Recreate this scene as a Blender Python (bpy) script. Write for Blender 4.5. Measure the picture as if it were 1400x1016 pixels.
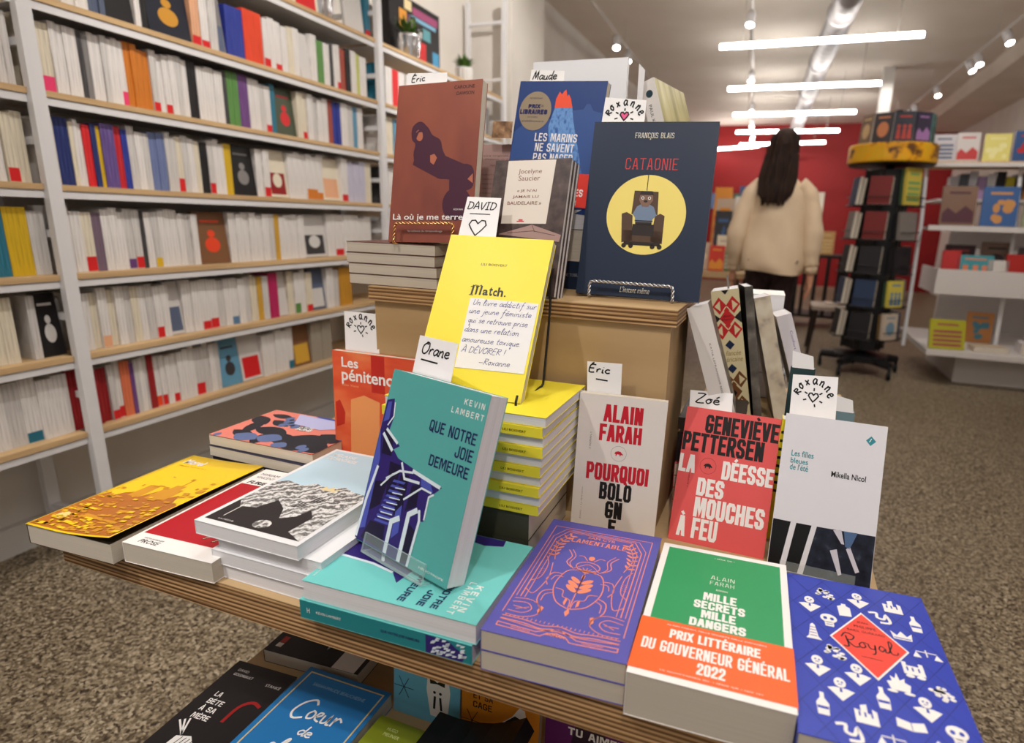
import bpy, bmesh, math, random
from mathutils import Vector, Matrix, Euler
from mathutils.geometry import delaunay_2d_cdt
SC = bpy.context.scene
COL = SC.collection
for o in list(bpy.data.objects):
    bpy.data.objects.remove(o, do_unlink=True)
R = math.radians
PI = math.pi

# ---------------------------------------------------------------- camera
cam_d = bpy.data.cameras.new('camera')
cam = bpy.data.objects.new('camera', cam_d); COL.objects.link(cam)
def cam_basis(pitch, roll, yaw):
    cp, sp, cr, sr = math.cos(pitch), math.sin(pitch), math.cos(roll), math.sin(roll)
    f = Vector((0, cp, -sp)); r = Vector((1, 0, 0)); u = Vector((0, sp, cp))
    Rz = Matrix.Rotation(yaw, 3, 'Z')
    return Rz @ (cr*r + sr*u), Rz @ (-sr*r + cr*u), Rz @ f
_r, _u, _f = cam_basis(R(14.335), R(1.887), R(19.442))
cam.matrix_world = Matrix(((_r.x, _u.x, -_f.x, 0), (_r.y, _u.y, -_f.y, 0), (_r.z, _u.z, -_f.z, 1.12), (0, 0, 0, 1)))
cam_d.sensor_fit = 'HORIZONTAL'; cam_d.sensor_width = 36
cam_d.lens = 810.0/1400*36
cam_d.shift_x = -70/1400
cam_d.clip_start = .02; cam_d.clip_end = 60
cam_d.dof.use_dof = True
cam_d.dof.focus_distance = .78
cam_d.dof.aperture_fstop = 4.0
SC.camera = cam

# ---------------------------------------------------------------- view, world, lights
SC.view_settings.view_transform = 'Standard'
try: SC.view_settings.look = 'None'
except Exception: pass
SC.view_settings.gamma = 1
SC.view_settings.use_curve_mapping = False
SC.view_settings.exposure = 0.0
SC.cycles.use_denoising = True
SC.cycles.max_bounces = 7
SC.cycles.diffuse_bounces = 4
SC.cycles.transparent_max_bounces = 12
SC.cycles.caustics_reflective = False
SC.cycles.caustics_refractive = False
SC.cycles.sample_clamp_indirect = 6
w = bpy.data.worlds.new('ambient_fill'); SC.world = w; w.use_nodes = True  # even ambient fill added through the open sides, no window behind it
w.node_tree.nodes['Background'].inputs[0].default_value = (1, .95, .9, 1)
w.node_tree.nodes['Background'].inputs[1].default_value = WORLD_STRENGTH = .42
def spot(name, loc, to, watts, size=60, blend=.6, col=(1, .95, .88), rad=.035):
    d = bpy.data.lights.new(name, 'SPOT'); d.energy = watts; d.spot_size = R(size); d.spot_blend = blend
    d.color = col; d.shadow_soft_size = rad
    o = bpy.data.objects.new(name, d); COL.objects.link(o); o.location = loc
    o.rotation_euler = (Vector(to)-Vector(loc)).to_track_quat('-Z', 'Y').to_euler()
    return o
TUBE = 28.0
spot('track_lamp', (-1.05, -.35, 2.75), (-.45, .75, .8), 62, 55)
spot('track_lamp', (.25, -.55, 2.75), (-.1, .75, .8), 58, 55)
spot('track_lamp', (-1.15, -.7, 2.8), (-1.45, .25, 0), 75, 60)  # added lamp out of view, brightens the floor on the left
spot('track_lamp', (-.55, 1.5, 2.8), (-.35, .8, .85), 35, 60)
spot('track_lamp', (-.75, .55, 2.85), (-1.95, 1.5, 1.2), 60, 70)
spot('track_lamp', (-.75, 1.6, 2.85), (-1.95, 2.2, 1.2), 60, 70)
spot('track_lamp', (-.75, 3.0, 2.85), (-2.1, 3.7, 1.9), 95, 80)
spot('track_lamp', (1.5, 3.6, 2.85), (1.5, 5.6, .9), 70, 60)
spot('track_lamp', (.2, 2.4, 2.85), (.05, 3.6, 1.2), 40, 55)
spot('track_lamp', (.9, 9.5, 2.85), (.9, 12.9, 1.8), 160, 70)
spot('track_lamp', (-.8, 9.5, 2.85), (-.8, 12.9, 1.6), 120, 70)

# ---------------------------------------------------------------- materials
def lin(c):
    return tuple(((v/255)/12.92 if v/255 <= .04045 else ((v/255+.055)/1.055)**2.4) for v in c)
MATS = {}
def M(name, rgb, rough=.5, spec=.35, metal=0, emit=None, es=0, trans=0, ior=1.45, alpha=1, coat=0):
    if name in MATS: return MATS[name]
    m = bpy.data.materials.new(name); m.use_nodes = True
    b = m.node_tree.nodes['Principled BSDF']
    b.inputs['Base Color'].default_value = (*lin(rgb), 1)
    b.inputs['Roughness'].default_value = rough
    b.inputs['Specular IOR Level'].default_value = spec
    b.inputs['Metallic'].default_value = metal
    b.inputs['Transmission Weight'].default_value = trans
    b.inputs['IOR'].default_value = ior
    b.inputs['Alpha'].default_value = alpha
    b.inputs['Coat Weight'].default_value = coat
    if emit:
        b.inputs['Emission Color'].default_value = (*lin(emit), 1); b.inputs['Emission Strength'].default_value = es
    MATS[name] = m
    return m
def nodes(m):
    nt = m.node_tree
    return nt, nt.nodes, nt.links, nt.nodes['Principled BSDF']
def ramp(N, stops, interp='LINEAR'):
    r = N.new('ShaderNodeValToRGB'); r.color_ramp.interpolation = interp
    e = r.color_ramp.elements
    while len(e) < len(stops): e.new(.5)
    for i, (p, c) in enumerate(stops):
        e[i].position = p; e[i].color = (*lin(c), 1)
    return r
def coords(N, L, scale=(1, 1, 1), kind='Object', rot=(0, 0, 0), loc=(0, 0, 0)):
    t = N.new('ShaderNodeTexCoord'); mp = N.new('ShaderNodeMapping')
    mp.inputs['Scale'].default_value = scale; mp.inputs['Rotation'].default_value = rot; mp.inputs['Location'].default_value = loc
    L.new(t.outputs[kind], mp.inputs[0]); return mp.outputs[0]
def noise_mat(name, stops, scale=(10, 10, 10), detail=4, rough=.6, nscale=1, bump=0, spec=.3, interp='LINEAR', vor=False):
    if name in MATS: return MATS[name]
    m = M(name, (128, 128, 128), rough, spec); nt, N, L, B = nodes(m)
    if vor:
        t = N.new('ShaderNodeTexVoronoi'); out = 'Color'
    else:
        t = N.new('ShaderNodeTexNoise'); t.inputs['Detail'].default_value = detail; out = 'Fac'
    t.inputs['Scale'].default_value = nscale
    L.new(coords(N, L, scale), t.inputs['Vector'])
    r = ramp(N, stops, interp); L.new(t.outputs[out], r.inputs[0]); L.new(r.outputs[0], B.inputs['Base Color'])
    if bump:
        bp = N.new('ShaderNodeBump'); bp.inputs['Strength'].default_value = bump; bp.inputs['Distance'].default_value = .002
        L.new(t.outputs[out], bp.inputs['Height']); L.new(bp.outputs[0], B.inputs['Normal'])
    return m
def ply_edge(name, axis, period=.0042):
    """stacked veneer lines: colour depends on height only, softened by a stretched noise"""
    m = M(name, (170, 130, 90), .6, .25); nt, N, L, B = nodes(m)
    wv = N.new('ShaderNodeTexWave'); wv.wave_type = 'BANDS'; wv.bands_direction = 'Z'; wv.wave_profile = 'SAW'
    wv.inputs['Scale'].default_value = 1/period/3.1416/2*PI*.33; wv.inputs['Distortion'].default_value = .35
    wv.inputs['Detail'].default_value = 2; wv.inputs['Detail Scale'].default_value = 2
    L.new(coords(N, L, (.15, .15, 1.5)), wv.inputs['Vector'])
    r = ramp(N, [(0, (96, 66, 42)), (.42, (140, 102, 66)), (.58, (206, 168, 122)), (1, (182, 144, 100))], 'LINEAR')
    nz = N.new('ShaderNodeTexNoise'); nz.inputs['Scale'].default_value = 1; nz.inputs['Detail'].default_value = 3
    L.new(coords(N, L, (4, 4, 260)), nz.inputs['Vector'])
    mix = N.new('ShaderNodeMix'); mix.data_type = 'RGBA'; mix.blend_type = 'MULTIPLY'; mix.inputs[0].default_value = .75
    r2 = ramp(N, [(.32, (120, 100, 84)), (.55, (255, 255, 255))]); L.new(nz.outputs['Fac'], r2.inputs[0])
    L.new(wv.outputs['Fac'], r.inputs[0]); L.new(r.outputs[0], mix.inputs['A']); L.new(r2.outputs[0], mix.inputs['B'])
    L.new(mix.outputs['Result'], B.inputs['Base Color'])
    return m
def page_mat(name, rgb):
    """cut page edges: thin lines along the thickness (local z) of a book"""
    if name in MATS: return MATS[name]
    m = M(name, rgb, .75, .15); nt, N, L, B = nodes(m)
    nz = N.new('ShaderNodeTexNoise'); nz.inputs['Detail'].default_value = 2
    L.new(coords(N, L, (2, 2, 2600)), nz.inputs['Vector']); nz.inputs['Scale'].default_value = 1
    d = tuple(int(v*.93) for v in rgb)
    r = ramp(N, [(.35, d), (.62, rgb)]); L.new(nz.outputs['Fac'], r.inputs[0]); L.new(r.outputs[0], B.inputs['Base Color'])
    return m
PAGE_W = page_mat('white_pages', (226, 224, 228))
PAGE_C = page_mat('cream_pages', (218, 208, 192))
PAGE_G = page_mat('grey_pages', (196, 186, 172))
CARD = M('white_card', (236, 234, 236), .7, .2)
INK = M('black_ink', (22, 22, 26), .5, .3)

# ---------------------------------------------------------------- mesh helpers
def box(bm, a, b, mi=0, m=None):
    vs = [bm.verts.new((x, y, z)) for x in (a[0], b[0]) for y in (a[1], b[1]) for z in (a[2], b[2])]
    if m is not None:
        for v in vs: v.co = m @ v.co
    for f in ((0, 1, 3, 2), (4, 6, 7, 5), (0, 4, 5, 1), (2, 3, 7, 6), (0, 2, 6, 4), (1, 5, 7, 3)):
        fc = bm.faces.new([vs[i] for i in f]); fc.material_index = mi
    return vs
def obj(name, bm, mats=None, parent=None, mw=None, smooth=False):
    me = bpy.data.meshes.new(name)
    bmesh.ops.recalc_face_normals(bm, faces=bm.faces)
    bm.to_mesh(me); bm.free()
    for m in (mats if isinstance(mats, (list, tuple)) else [mats]):
        if m: me.materials.append(m)
    if smooth:
        for p in me.polygons: p.use_smooth = True
    o = bpy.data.objects.new(name, me); COL.objects.link(o)
    if parent: o.parent = parent
    if mw is not None: o.matrix_world = mw
    return o
def tag(o, label, cat, group=None, kind=None):
    if label: o['label'] = label
    if cat: o['category'] = cat
    if group: o['group'] = group
    if kind: o['kind'] = kind
    return o
def thing(name, label, cat, mw=None, group=None):
    o = bpy.data.objects.new(name, None); COL.objects.link(o); o.empty_display_size = .05
    if mw is not None: o.matrix_world = mw if isinstance(mw, Matrix) else Matrix.Translation(mw)
    return tag(o, label, cat, group)
def struct(name, bm, mats):
    return tag(obj(name, bm, mats), None, None, None, 'structure')
def bmb(*boxes):
    bm = bmesh.new()
    for b in boxes: box(bm, *b)
    return bm
def tube(bm, pts, rad, n=8, mi=0, closed=False, cap=True):
    pts = [Vector(p) for p in pts]; k = len(pts)
    rs = rad if isinstance(rad, (list, tuple)) else [rad]*k
    rings = []; up = None
    for i, p in enumerate(pts):
        if closed: t = pts[(i+1) % k]-pts[i-1]
        else: t = pts[min(i+1, k-1)]-pts[max(i-1, 0)]
        t.normalize()
        if up is None:
            up = Vector((0, 0, 1)) if abs(t.z) < .9 else Vector((1, 0, 0))
        s = t.cross(up)
        if s.length < 1e-6: s = t.orthogonal()
        s.normalize(); up = s.cross(t).normalized()
        rings.append([bm.verts.new(p+rs[i]*(math.cos(2*PI*j/n)*s+math.sin(2*PI*j/n)*up)) for j in range(n)])
    for i in range(k if closed else k-1):
        a, b = rings[i], rings[(i+1) % k]
        for j in range(n):
            f = bm.faces.new((a[j], a[(j+1) % n], b[(j+1) % n], b[j])); f.material_index = mi
    if cap and not closed:
        bm.faces.new(list(reversed(rings[0]))).material_index = mi; bm.faces.new(rings[-1]).material_index = mi
def lathe(bm, prof, n=24, c=(0, 0, 0), mi=0):
    rings = [[bm.verts.new((c[0]+r*math.cos(2*PI*j/n), c[1]+r*math.sin(2*PI*j/n), c[2]+z)) for j in range(n)] for r, z in prof]
    for i in range(len(rings)-1):
        for j in range(n):
            bm.faces.new((rings[i][j], rings[i][(j+1) % n], rings[i+1][(j+1) % n], rings[i+1][j])).material_index = mi
    bm.faces.new(list(reversed(rings[0]))).material_index = mi; bm.faces.new(rings[-1]).material_index = mi
def smooth_path(pts, n=5, closed=False):
    P = [Vector(p) for p in pts]; out = []; k = len(P)
    if k < 3: return P
    rng = range(k) if closed else range(k-1)
    for i in rng:
        p0 = P[i-1] if (i > 0 or closed) else P[0]; p1 = P[i]; p2 = P[(i+1) % k]
        p3 = P[(i+2) % k] if (closed or i+2 < k) else P[-1]
        for s in range(n):
            t = s/n
            out.append(.5*((2*p1)+(p2-p0)*t+(2*p0-5*p1+4*p2-p3)*t*t+(3*p1-p0-3*p2+p3)*t**3))
    if not closed: out.append(P[-1])
    return out

# ---------------------------------------------------------------- flat print helpers (local x right, y up, z out of the cover)
def poly(bm, pts, z=0):
    try: bm.faces.new([bm.verts.new((p[0], p[1], z)) for p in pts])
    except ValueError: pass
def rect(bm, x0, y0, x1, y1, z=0): poly(bm, [(x0, y0), (x1, y0), (x1, y1), (x0, y1)], z)
def ell(bm, cx, cy, rx, ry=None, z=0, n=24, rot=0):
    ry = rx if ry is None else ry; c, s = math.cos(rot), math.sin(rot)
    poly(bm, [(cx+rx*math.cos(t)*c-ry*math.sin(t)*s, cy+rx*math.cos(t)*s+ry*math.sin(t)*c) for t in (2*PI*i/n for i in range(n))], z)
def ln(bm, pts, wd, z=0, closed=False, smooth=0, cut=False):
    P = [Vector((p[0], p[1])) for p in pts]
    if smooth: P = [Vector((p.x, p.y)) for p in smooth_path([(p.x, p.y, 0) for p in P], smooth, closed)]
    P = [p for i, p in enumerate(P) if i == 0 or (p-P[i-1]).length > 1e-7]
    k = len(P)
    if k < 2: return
    L_, R_ = [], []; h = wd/2
    for i in range(k):
        d1 = (P[i]-P[i-1]).normalized() if (i > 0 or closed) else None
        d2 = (P[(i+1) % k]-P[i]).normalized() if (i < k-1 or closed) else None
        if d1 is None or d2 is None:
            d = d2 if d1 is None else d1
            sgn = -1 if d1 is None else 1
            if cut and abs(d.y) > .45:
                q = P[i].copy(); dy = h*(1 if d.y*sgn > 0 else -1); q += d*(dy/d.y)
                off = Vector((h/abs(d.y), 0))*(1 if d.y < 0 else -1)
            elif cut:
                q = P[i]+d*sgn*h; off = Vector((-d.y, d.x))*h
            else:
                q = P[i]; off = Vector((-d.y, d.x))*h
            L_.append(q+off); R_.append(q-off)
        else:
            n1 = Vector((-d1.y, d1.x)); n2 = Vector((-d2.y, d2.x)); m = n1+n2
            if m.length < .3: m = n1
            m.normalize(); q = h/max(.35, m.dot(n1))
            L_.append(P[i]+m*q); R_.append(P[i]-m*q)
    vl = [bm.verts.new((p.x, p.y, z)) for p in L_]; vr = [bm.verts.new((p.x, p.y, z)) for p in R_]
    for i in range(k if closed else k-1):
        j = (i+1) % k
        bm.faces.new((vl[i], vr[i], vr[j], vl[j]))
def heart(bm, cx, cy, s, wd, z=0, fill=None):
    pts = [(cx, cy-s), (cx-s*.55, cy-s*.35), (cx-s*.95, cy+.25*s), (cx-s*.75, cy+.75*s), (cx-.35*s, cy+.8*s), (cx, cy+.4*s), (cx+.35*s, cy+.8*s), (cx+.75*s, cy+.75*s), (cx+.95*s, cy+.25*s), (cx+.55*s, cy-.35*s)]
    if fill: poly(bm, pts, z)
    else: ln(bm, pts, wd, z, True)

# block capitals as pen strokes in a unit cell
_O = [(.22, 1), (.78, 1), (1, .88), (1, .12), (.78, 0), (.22, 0), (0, .12), (0, .88)]
BLK = {
 'A': [[(0, 0), (.36, 1), (.64, 1), (1, 0)], [(.16, .3), (.84, .3)]],
 'B': [[(0, 0), (0, 1), (.78, 1), (.97, .87), (.97, .66), (.78, .53), (.02, .53)], [(.78, .53), (1, .38), (1, .13), (.8, 0), (0, 0)]],
 'C': [[(1, .74), (1, .88), (.78, 1), (.22, 1), (0, .88), (0, .12), (.22, 0), (.78, 0), (1, .12), (1, .26)]],
 'D': [[(0, 0), (0, 1), (.75, 1), (1, .85), (1, .15), (.75, 0), (0, 0)]],
 'E': [[(1, 1), (0, 1), (0, 0), (1, 0)], [(0, .52), (.85, .52)]],
 'F': [[(1, 1), (0, 1), (0, 0)], [(0, .5), (.85, .5)]],
 'G': [[(1, .78), (1, .88), (.78, 1), (.22, 1), (0, .88), (0, .12), (.22, 0), (.78, 0), (1, .12), (1, .44), (.62, .44)]],
 'H': [[(0, 0), (0, 1)], [(1, 0), (1, 1)], [(0, .5), (1, .5)]],
 'I': [[(.5, 0), (.5, 1)]], 'J': [[(1, 1), (1, .12), (.78, 0), (.22, 0), (0, .12), (0, .3)]],
 'K': [[(0, 0), (0, 1)], [(1, 1), (.1, .45)], [(.35, .6), (1, 0)]], 'L': [[(0, 1), (0, 0), (1, 0)]],
 'M': [[(0, 0), (0, 1), (.2, 1), (.5, .2), (.8, 1), (1, 1), (1, 0)]], 'N': [[(0, 0), (0, 1), (.15, 1), (.85, 0), (1, 0), (1, 1)]],
 'O': [_O+[_O[0]]], 'P': [[(0, 0), (0, 1), (.78, 1), (1, .86), (1, .6), (.78, .45), (0, .45)]],
 'Q': [_O+[_O[0]], [(.6, .2), (1, -.1)]], 'R': [[(0, 0), (0, 1), (.78, 1), (1, .86), (1, .62), (.78, .48), (0, .48)], [(.55, .48), (1, 0)]],
 'S': [[(1, .8), (1, .88), (.78, 1), (.22, 1), (0, .88), (0, .67), (.2, .55), (.8, .45), (1, .33), (1, .12), (.78, 0), (.22, 0), (0, .12), (0, .2)]],
 'T': [[(0, 1), (1, 1)], [(.5, 1), (.5, 0)]], 'U': [[(0, 1), (0, .12), (.22, 0), (.78, 0), (1, .12), (1, 1)]],
 'V': [[(0, 1), (.38, 0), (.62, 0), (1, 1)]], 'W': [[(0, 1), (.2, 0), (.5, .8), (.8, 0), (1, 1)]],
 'X': [[(0, 0), (1, 1)], [(0, 1), (1, 0)]], 'Y': [[(0, 1), (.5, .45), (1, 1)], [(.5, .45), (.5, 0)]], 'Z': [[(0, 1), (1, 1), (0, 0), (1, 0)]],
 '0': [_O+[_O[0]]], '2': [[(0, .72), (0, .88), (.22, 1), (.78, 1), (1, .88), (1, .62), (0, .12), (0, 0), (1, 0)]],
 '3': [[(0, .88), (.22, 1), (.78, 1), (1, .88), (1, .66), (.75, .53), (.3, .53)], [(.75, .53), (1, .4), (1, .12), (.78, 0), (.22, 0), (0, .12)]],
}
ACC = {'É': ('E', '/'), 'È': ('E', '\\'), 'À': ('A', '\\'), 'Ê': ('E', '^')}
BW = {'I': .0, 'M': 1.35, 'W': 1.4, ' ': .55, 'L': .85, 'F': .9, 'E': .92, 'J': .9}
def merged(bm, z, draw):
    """draws overlapping strokes and keeps them as one clean flat shape"""
    b2 = bmesh.new(); draw(b2); b2.verts.index_update()
    vs = [Vector((v.co.x*1000, v.co.y*1000)) for v in b2.verts]; fs = []
    for f in b2.faces:
        ix = [v.index for v in f.verts]
        for k in range(1, len(ix)-1):
            t = [ix[0], ix[k], ix[k+1]]; (a, b, c) = (vs[i] for i in t); ar = (b.x-a.x)*(c.y-a.y)-(b.y-a.y)*(c.x-a.x)
            if abs(ar) > 1e-5: fs.append(t if ar > 0 else [t[0], t[2], t[1]])
    b2.free()
    o = delaunay_2d_cdt(vs, [], fs, 0, 1e-4)
    nv = {}
    for f, src in zip(o[2], o[5]):
        if not src: continue
        for i in f:
            if i not in nv: nv[i] = bm.verts.new((o[0][i].x/1000, o[0][i].y/1000, z))
        try: bm.faces.new([nv[i] for i in f])
        except ValueError: pass
def block(bm, s, x0, y0, x1, y1, pen=.3, gap=.17, z=0, serif=False):
    """capitals filling the box; pen = stroke as a share of one letter's width"""
    adv = []
    for ch in s:
        b = ACC.get(ch, (ch,))[0]
        adv.append(BW.get(b, 1.) if b != 'I' else pen)
    tot = sum(adv)+gap*(len(s)-1); u = (x1-x0)/tot; x = x0; p = pen*u; H = y1-y0
    def draw(b2):
        x = x0
        for ch, a in zip(s, adv):
            b, acc = (ACC[ch] if ch in ACC else (ch, None)); wd = a*u
            for pl in BLK.get(b, []):
                if b == 'I': q = [(x+wd/2, y0+p/2+v*(H-p)) for _, v in pl]
                else: q = [(x+p/2+t*(wd-p), y0+p/2+v*(H-p)) for t, v in pl]
                ln(b2, q, p, 0, cut=True)
                if serif:
                    for e in (q[0], q[-1]):
                        if min(abs(e[1]-y0), abs(e[1]-y1)) < p*.9: poly(b2, [(e[0]-p*1.25, e[1]-p*.3), (e[0]+p*1.25, e[1]-p*.3), (e[0]+p*1.25, e[1]+p*.3), (e[0]-p*1.25, e[1]+p*.3)])
            if acc:
                d = {'/': 1, '\\': -1}.get(acc, 0)*wd*.14
                ln(b2, [(x+wd/2-d, y1+H*.05), (x+wd/2+d, y1+H*.2)], p*.8, 0)
            x += wd+gap*u
    merged(bm, z, draw)
# plain lettering from the built-in font, fitted into a box
_TX = {}
def glyph_mesh(s, bold, shear):
    k = (s, bold, shear)
    if k not in _TX:
        cu = bpy.data.curves.new('lettering', 'FONT'); cu.body = s; cu.size = 1; cu.offset = bold; cu.shear = shear; cu.resolution_u = 3; cu.fill_mode = 'FRONT'
        ob = bpy.data.objects.new('lettering', cu); COL.objects.link(ob)
        me = ob.evaluated_get(bpy.context.evaluated_depsgraph_get()).to_mesh()
        vs = [v.co.copy() for v in me.vertices]; fs = [tuple(p.vertices) for p in me.polygons]
        bpy.data.objects.remove(ob, do_unlink=True); bpy.data.curves.remove(cu)
        _TX[k] = (vs, fs)
    return _TX[k]
def sans(bm, s, x0, y0, x1, y1, z=0, bold=.0, shear=0, rot=None):
    vs, fs = glyph_mesh(s, bold, shear)
    if not vs: return
    ax, bx = min(v.x for v in vs), max(v.x for v in vs); ay, by = min(v.y for v in vs), max(v.y for v in vs)
    nv = []
    for v in vs:
        x = x0+(v.x-ax)/(bx-ax)*(x1-x0); y = y0+(v.y-ay)/(by-ay)*(y1-y0)
        if rot:
            c, sn = math.cos(rot[2]), math.sin(rot[2]); dx, dy = x-rot[0], y-rot[1]; x, y = rot[0]+dx*c-dy*sn, rot[1]+dx*sn+dy*c
        nv.append(bm.verts.new((x, y, z)))
    for f in fs:
        try: bm.faces.new([nv[i] for i in f])
        except ValueError: pass
# loose handwriting: pen strokes, x-height 1
HW = {
 'a': [[(.7, .85), (.35, 1), (.05, .5), (.3, 0), (.65, .5), (.72, .95), (.68, .2), (.95, .05)]], 'b': [[(.15, 2), (.1, .1), (.5, 0), (.7, .5), (.4, .9), (.1, .5)]],
 'c': [[(.65, .85), (.3, .95), (.05, .45), (.3, 0), (.7, .15)]], 'd': [[(.65, .8), (.3, .95), (.05, .45), (.3, 0), (.6, .4)], [(.72, 2), (.66, .1), (.9, .05)]],
 'e': [[(.05, .5), (.6, .6), (.5, .95), (.15, .85), (.08, .3), (.4, 0), (.75, .2)]], 'f': [[(.75, 1.8), (.5, 2), (.35, 1.2), (.3, -.8), (.1, -.9)], [(.05, .9), (.7, .95)]],
 'g': [[(.65, .8), (.3, .95), (.05, .45), (.35, .1), (.65, .7)], [(.7, .95), (.6, -.7), (.3, -1), (.05, -.7)]], 'h': [[(.15, 2), (.1, 0)], [(.1, .5), (.45, .95), (.65, .6), (.65, 0)]],
 'i': [[(.2, .9), (.15, .1), (.35, 0)], [(.24, 1.35), (.26, 1.45)]], 'j': [[(.35, .9), (.3, -.7), (0, -.9)], [(.38, 1.35), (.4, 1.45)]],
 'l': [[(.1, .3), (.45, 1.7), (.3, 1.95), (.15, 1.2), (.2, .05), (.45, .05)]], 'm': [[(.05, .9), (.05, 0)], [(.05, .5), (.3, .95), (.42, .6), (.42, 0)], [(.42, .5), (.7, .95), (.85, .6), (.85, 0)]],
 'n': [[(.1, .95), (.08, 0)], [(.08, .5), (.4, .95), (.6, .65), (.6, .05), (.8, .05)]], 'o': [[(.35, .95), (.05, .5), (.3, 0), (.65, .45), (.4, .95), (.75, .85)]],
 'p': [[(.15, .95), (.1, -1)], [(.12, .5), (.45, .95), (.68, .5), (.4, .02), (.12, .2)]], 'q': [[(.65, .8), (.3, .95), (.05, .45), (.35, .1), (.65, .7)], [(.68, .95), (.65, -1), (.85, -.7)]],
 'r': [[(.1, .9), (.12, 0)], [(.12, .5), (.35, .95), (.6, .85)]], 's': [[(.6, .85), (.25, .95), (.15, .65), (.55, .4), (.45, .05), (.05, .1)]],
 't': [[(.3, 1.7), (.25, .1), (.55, .05)], [(0, 1.05), (.6, 1.1)]], 'u': [[(.1, .9), (.1, .2), (.35, 0), (.6, .4), (.62, .9), (.62, .1), (.85, .05)]],
 'v': [[(.05, .9), (.3, 0), (.6, .9), (.8, .85)]], 'x': [[(.05, .9), (.65, 0)], [(.65, .9), (.05, 0)]], 'z': [[(.05, .9), (.6, .9), (.05, 0), (.65, .05)]],
 'A': [[(0, 0), (.45, 2), (.9, 0)], [(.15, .7), (.75, .7)]], 'D': [[(.15, 1.95), (.1, 0)], [(-.05, 1.9), (.7, 1.7), (.95, .9), (.6, .1), (.05, 0)]], 'E': [[(.9, 1.95), (.2, 1.85), (.1, .05), (.8, 0)], [(.15, 1), (.7, 1.05)]],
 'I': [[(.3, 1.95), (.3, 0)], [(0, 1.95), (.6, 1.95)], [(0, 0), (.6, 0)]], 'M': [[(.05, 0), (.3, 1.9), (.55, .4), (.85, 1.9), (1, 0)]], 'O': [[(.6, 1.9), (.1, 1.3), (.15, .3), (.6, 0), (1, .7), (.9, 1.7), (.5, 1.9), (.7, 1.5)]],
 'R': [[(.15, 1.9), (.1, 0)], [(0, 1.8), (.7, 1.8), (.75, 1.2), (.15, 1), (.9, 0)]], 'U': [[(.05, 1.9), (.1, .4), (.4, 0), (.75, .5), (.8, 1.9)]], 'V': [[(0, 1.9), (.4, 0), (.85, 1.95)]], 'Z': [[(.05, 1.9), (.95, 1.85), (.05, .05), (1, 0)]],
 '!': [[(.2, 1.9), (.15, .5)], [(.13, .12), (.14, .02)]], '-': [[(0, .5), (.9, .55)]], '.': [[(.1, .08), (.12, 0)]], "'": [[(.1, 1.9), (.05, 1.5)]],
}
HWW = {'m': 1.0, 'i': .42, 'l': .45, 'j': .45, 't': .6, 'r': .62, ' ': .5, 'A': 1, 'D': 1.05, 'E': .95, 'M': 1.15, 'O': 1.1, 'R': .95, 'U': .95, 'V': .9, 'Z': 1.05, '!': .4, '-': 1.0, 'I': .7, 's': .68, '.': .3, "'": .3}
HACC = {'É': 'E', 'é': 'e', 'À': 'A'}
def hand(bm, s, x0, y0, x1, xh, pen, z=0, slant=.2, drop=0, caps=False):
    """writes s from x0 to x1 on a base line y0 that drops towards the end; xh = x-height"""
    adv = [HWW.get(HACC.get(c, c), .78)+.08 for c in s]; u = (x1-x0)/max(.1, sum(adv)); x = x0
    for c, a in zip(s, adv):
        b = HACC.get(c, c); yb = y0-drop*(x-x0)/(x1-x0)
        for pl in HW.get(b, []):
            ln(bm, [(x+p[0]*u+slant*p[1]*xh*.5, yb+p[1]*xh) for p in pl], pen, z, smooth=3)
        if c in HACC:
            t = 2.15 if b.isupper() else 1.3; sg = -1 if c == 'À' else 1
            ln(bm, [(x+(.4-.15*sg)*u+slant*t*xh*.5, yb+t*xh), (x+(.4+.2*sg)*u+slant*t*xh*.5, yb+(t+.35)*xh)], pen, z)
        x += a*u
LAY = .00016
def art(parent, name, mat, fn, layer=1, label=None, z=None):
    bm = bmesh.new(); fn(bm)
    zz = layer*LAY if z is None else z
    for v in bm.verts: v.co.z += zz
    o = obj(name, bm, mat, parent)
    for p in o.data.polygons:
        if p.normal.z < 0: p.flip()
    o.matrix_parent_inverse = Matrix()
    if label: o['label'] = label
    return o

# ---------------------------------------------------------------- books
def frame(x, y, z, yaw, tilt, roll=0):
    yaw, t, ro = R(yaw), R(tilt), R(roll)
    r = Vector((math.cos(yaw), math.sin(yaw), 0)); b = Vector((-math.sin(yaw), math.cos(yaw), 0))
    u = math.cos(t)*Vector((0, 0, 1))+math.sin(t)*b
    r2 = math.cos(ro)*r+math.sin(ro)*u; u2 = -math.sin(ro)*r+math.cos(ro)*u; n = r2.cross(u2)
    return Matrix(((r2.x, u2.x, n.x, x), (r2.y, u2.y, n.y, y), (r2.z, u2.z, n.z, z), (0, 0, 0, 1)))
def book_parts(root, w_, h, t, cover, page, spine='L', spine_mat=None, c=.0005, flap=False, inset=.0006):
    bm = bmesh.new()
    if not flap: box(bm, (0, 0, -c), (w_, h, 0))
    box(bm, (0, 0, -t), (w_, h, -t+c))
    sx = (0, c) if spine == 'L' else (w_-c, w_)
    box(bm, (sx[0], 0, -t+c), (sx[1], h, -c), 1 if spine_mat else 0)
    obj('cover', bm, [cover, spine_mat] if spine_mat else [cover], root)
    bm = bmesh.new()
    a, b = (c, w_-inset) if spine == 'L' else (inset, w_-c)
    box(bm, (a, inset, -t+c), (b, h-inset, -c))
    obj('page_block', bm, page, root)
def book(name, label, pose, cover, page=None, spine='L', group=None, cat='book', **k):
    x, y, z, yaw, tilt, roll, w_, h, t = pose
    root = thing(name, label, cat, frame(x, y, z, yaw, tilt, roll), group)
    book_parts(root, w_, h, t, cover, page or PAGE_W, spine, **k)
    return root
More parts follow.
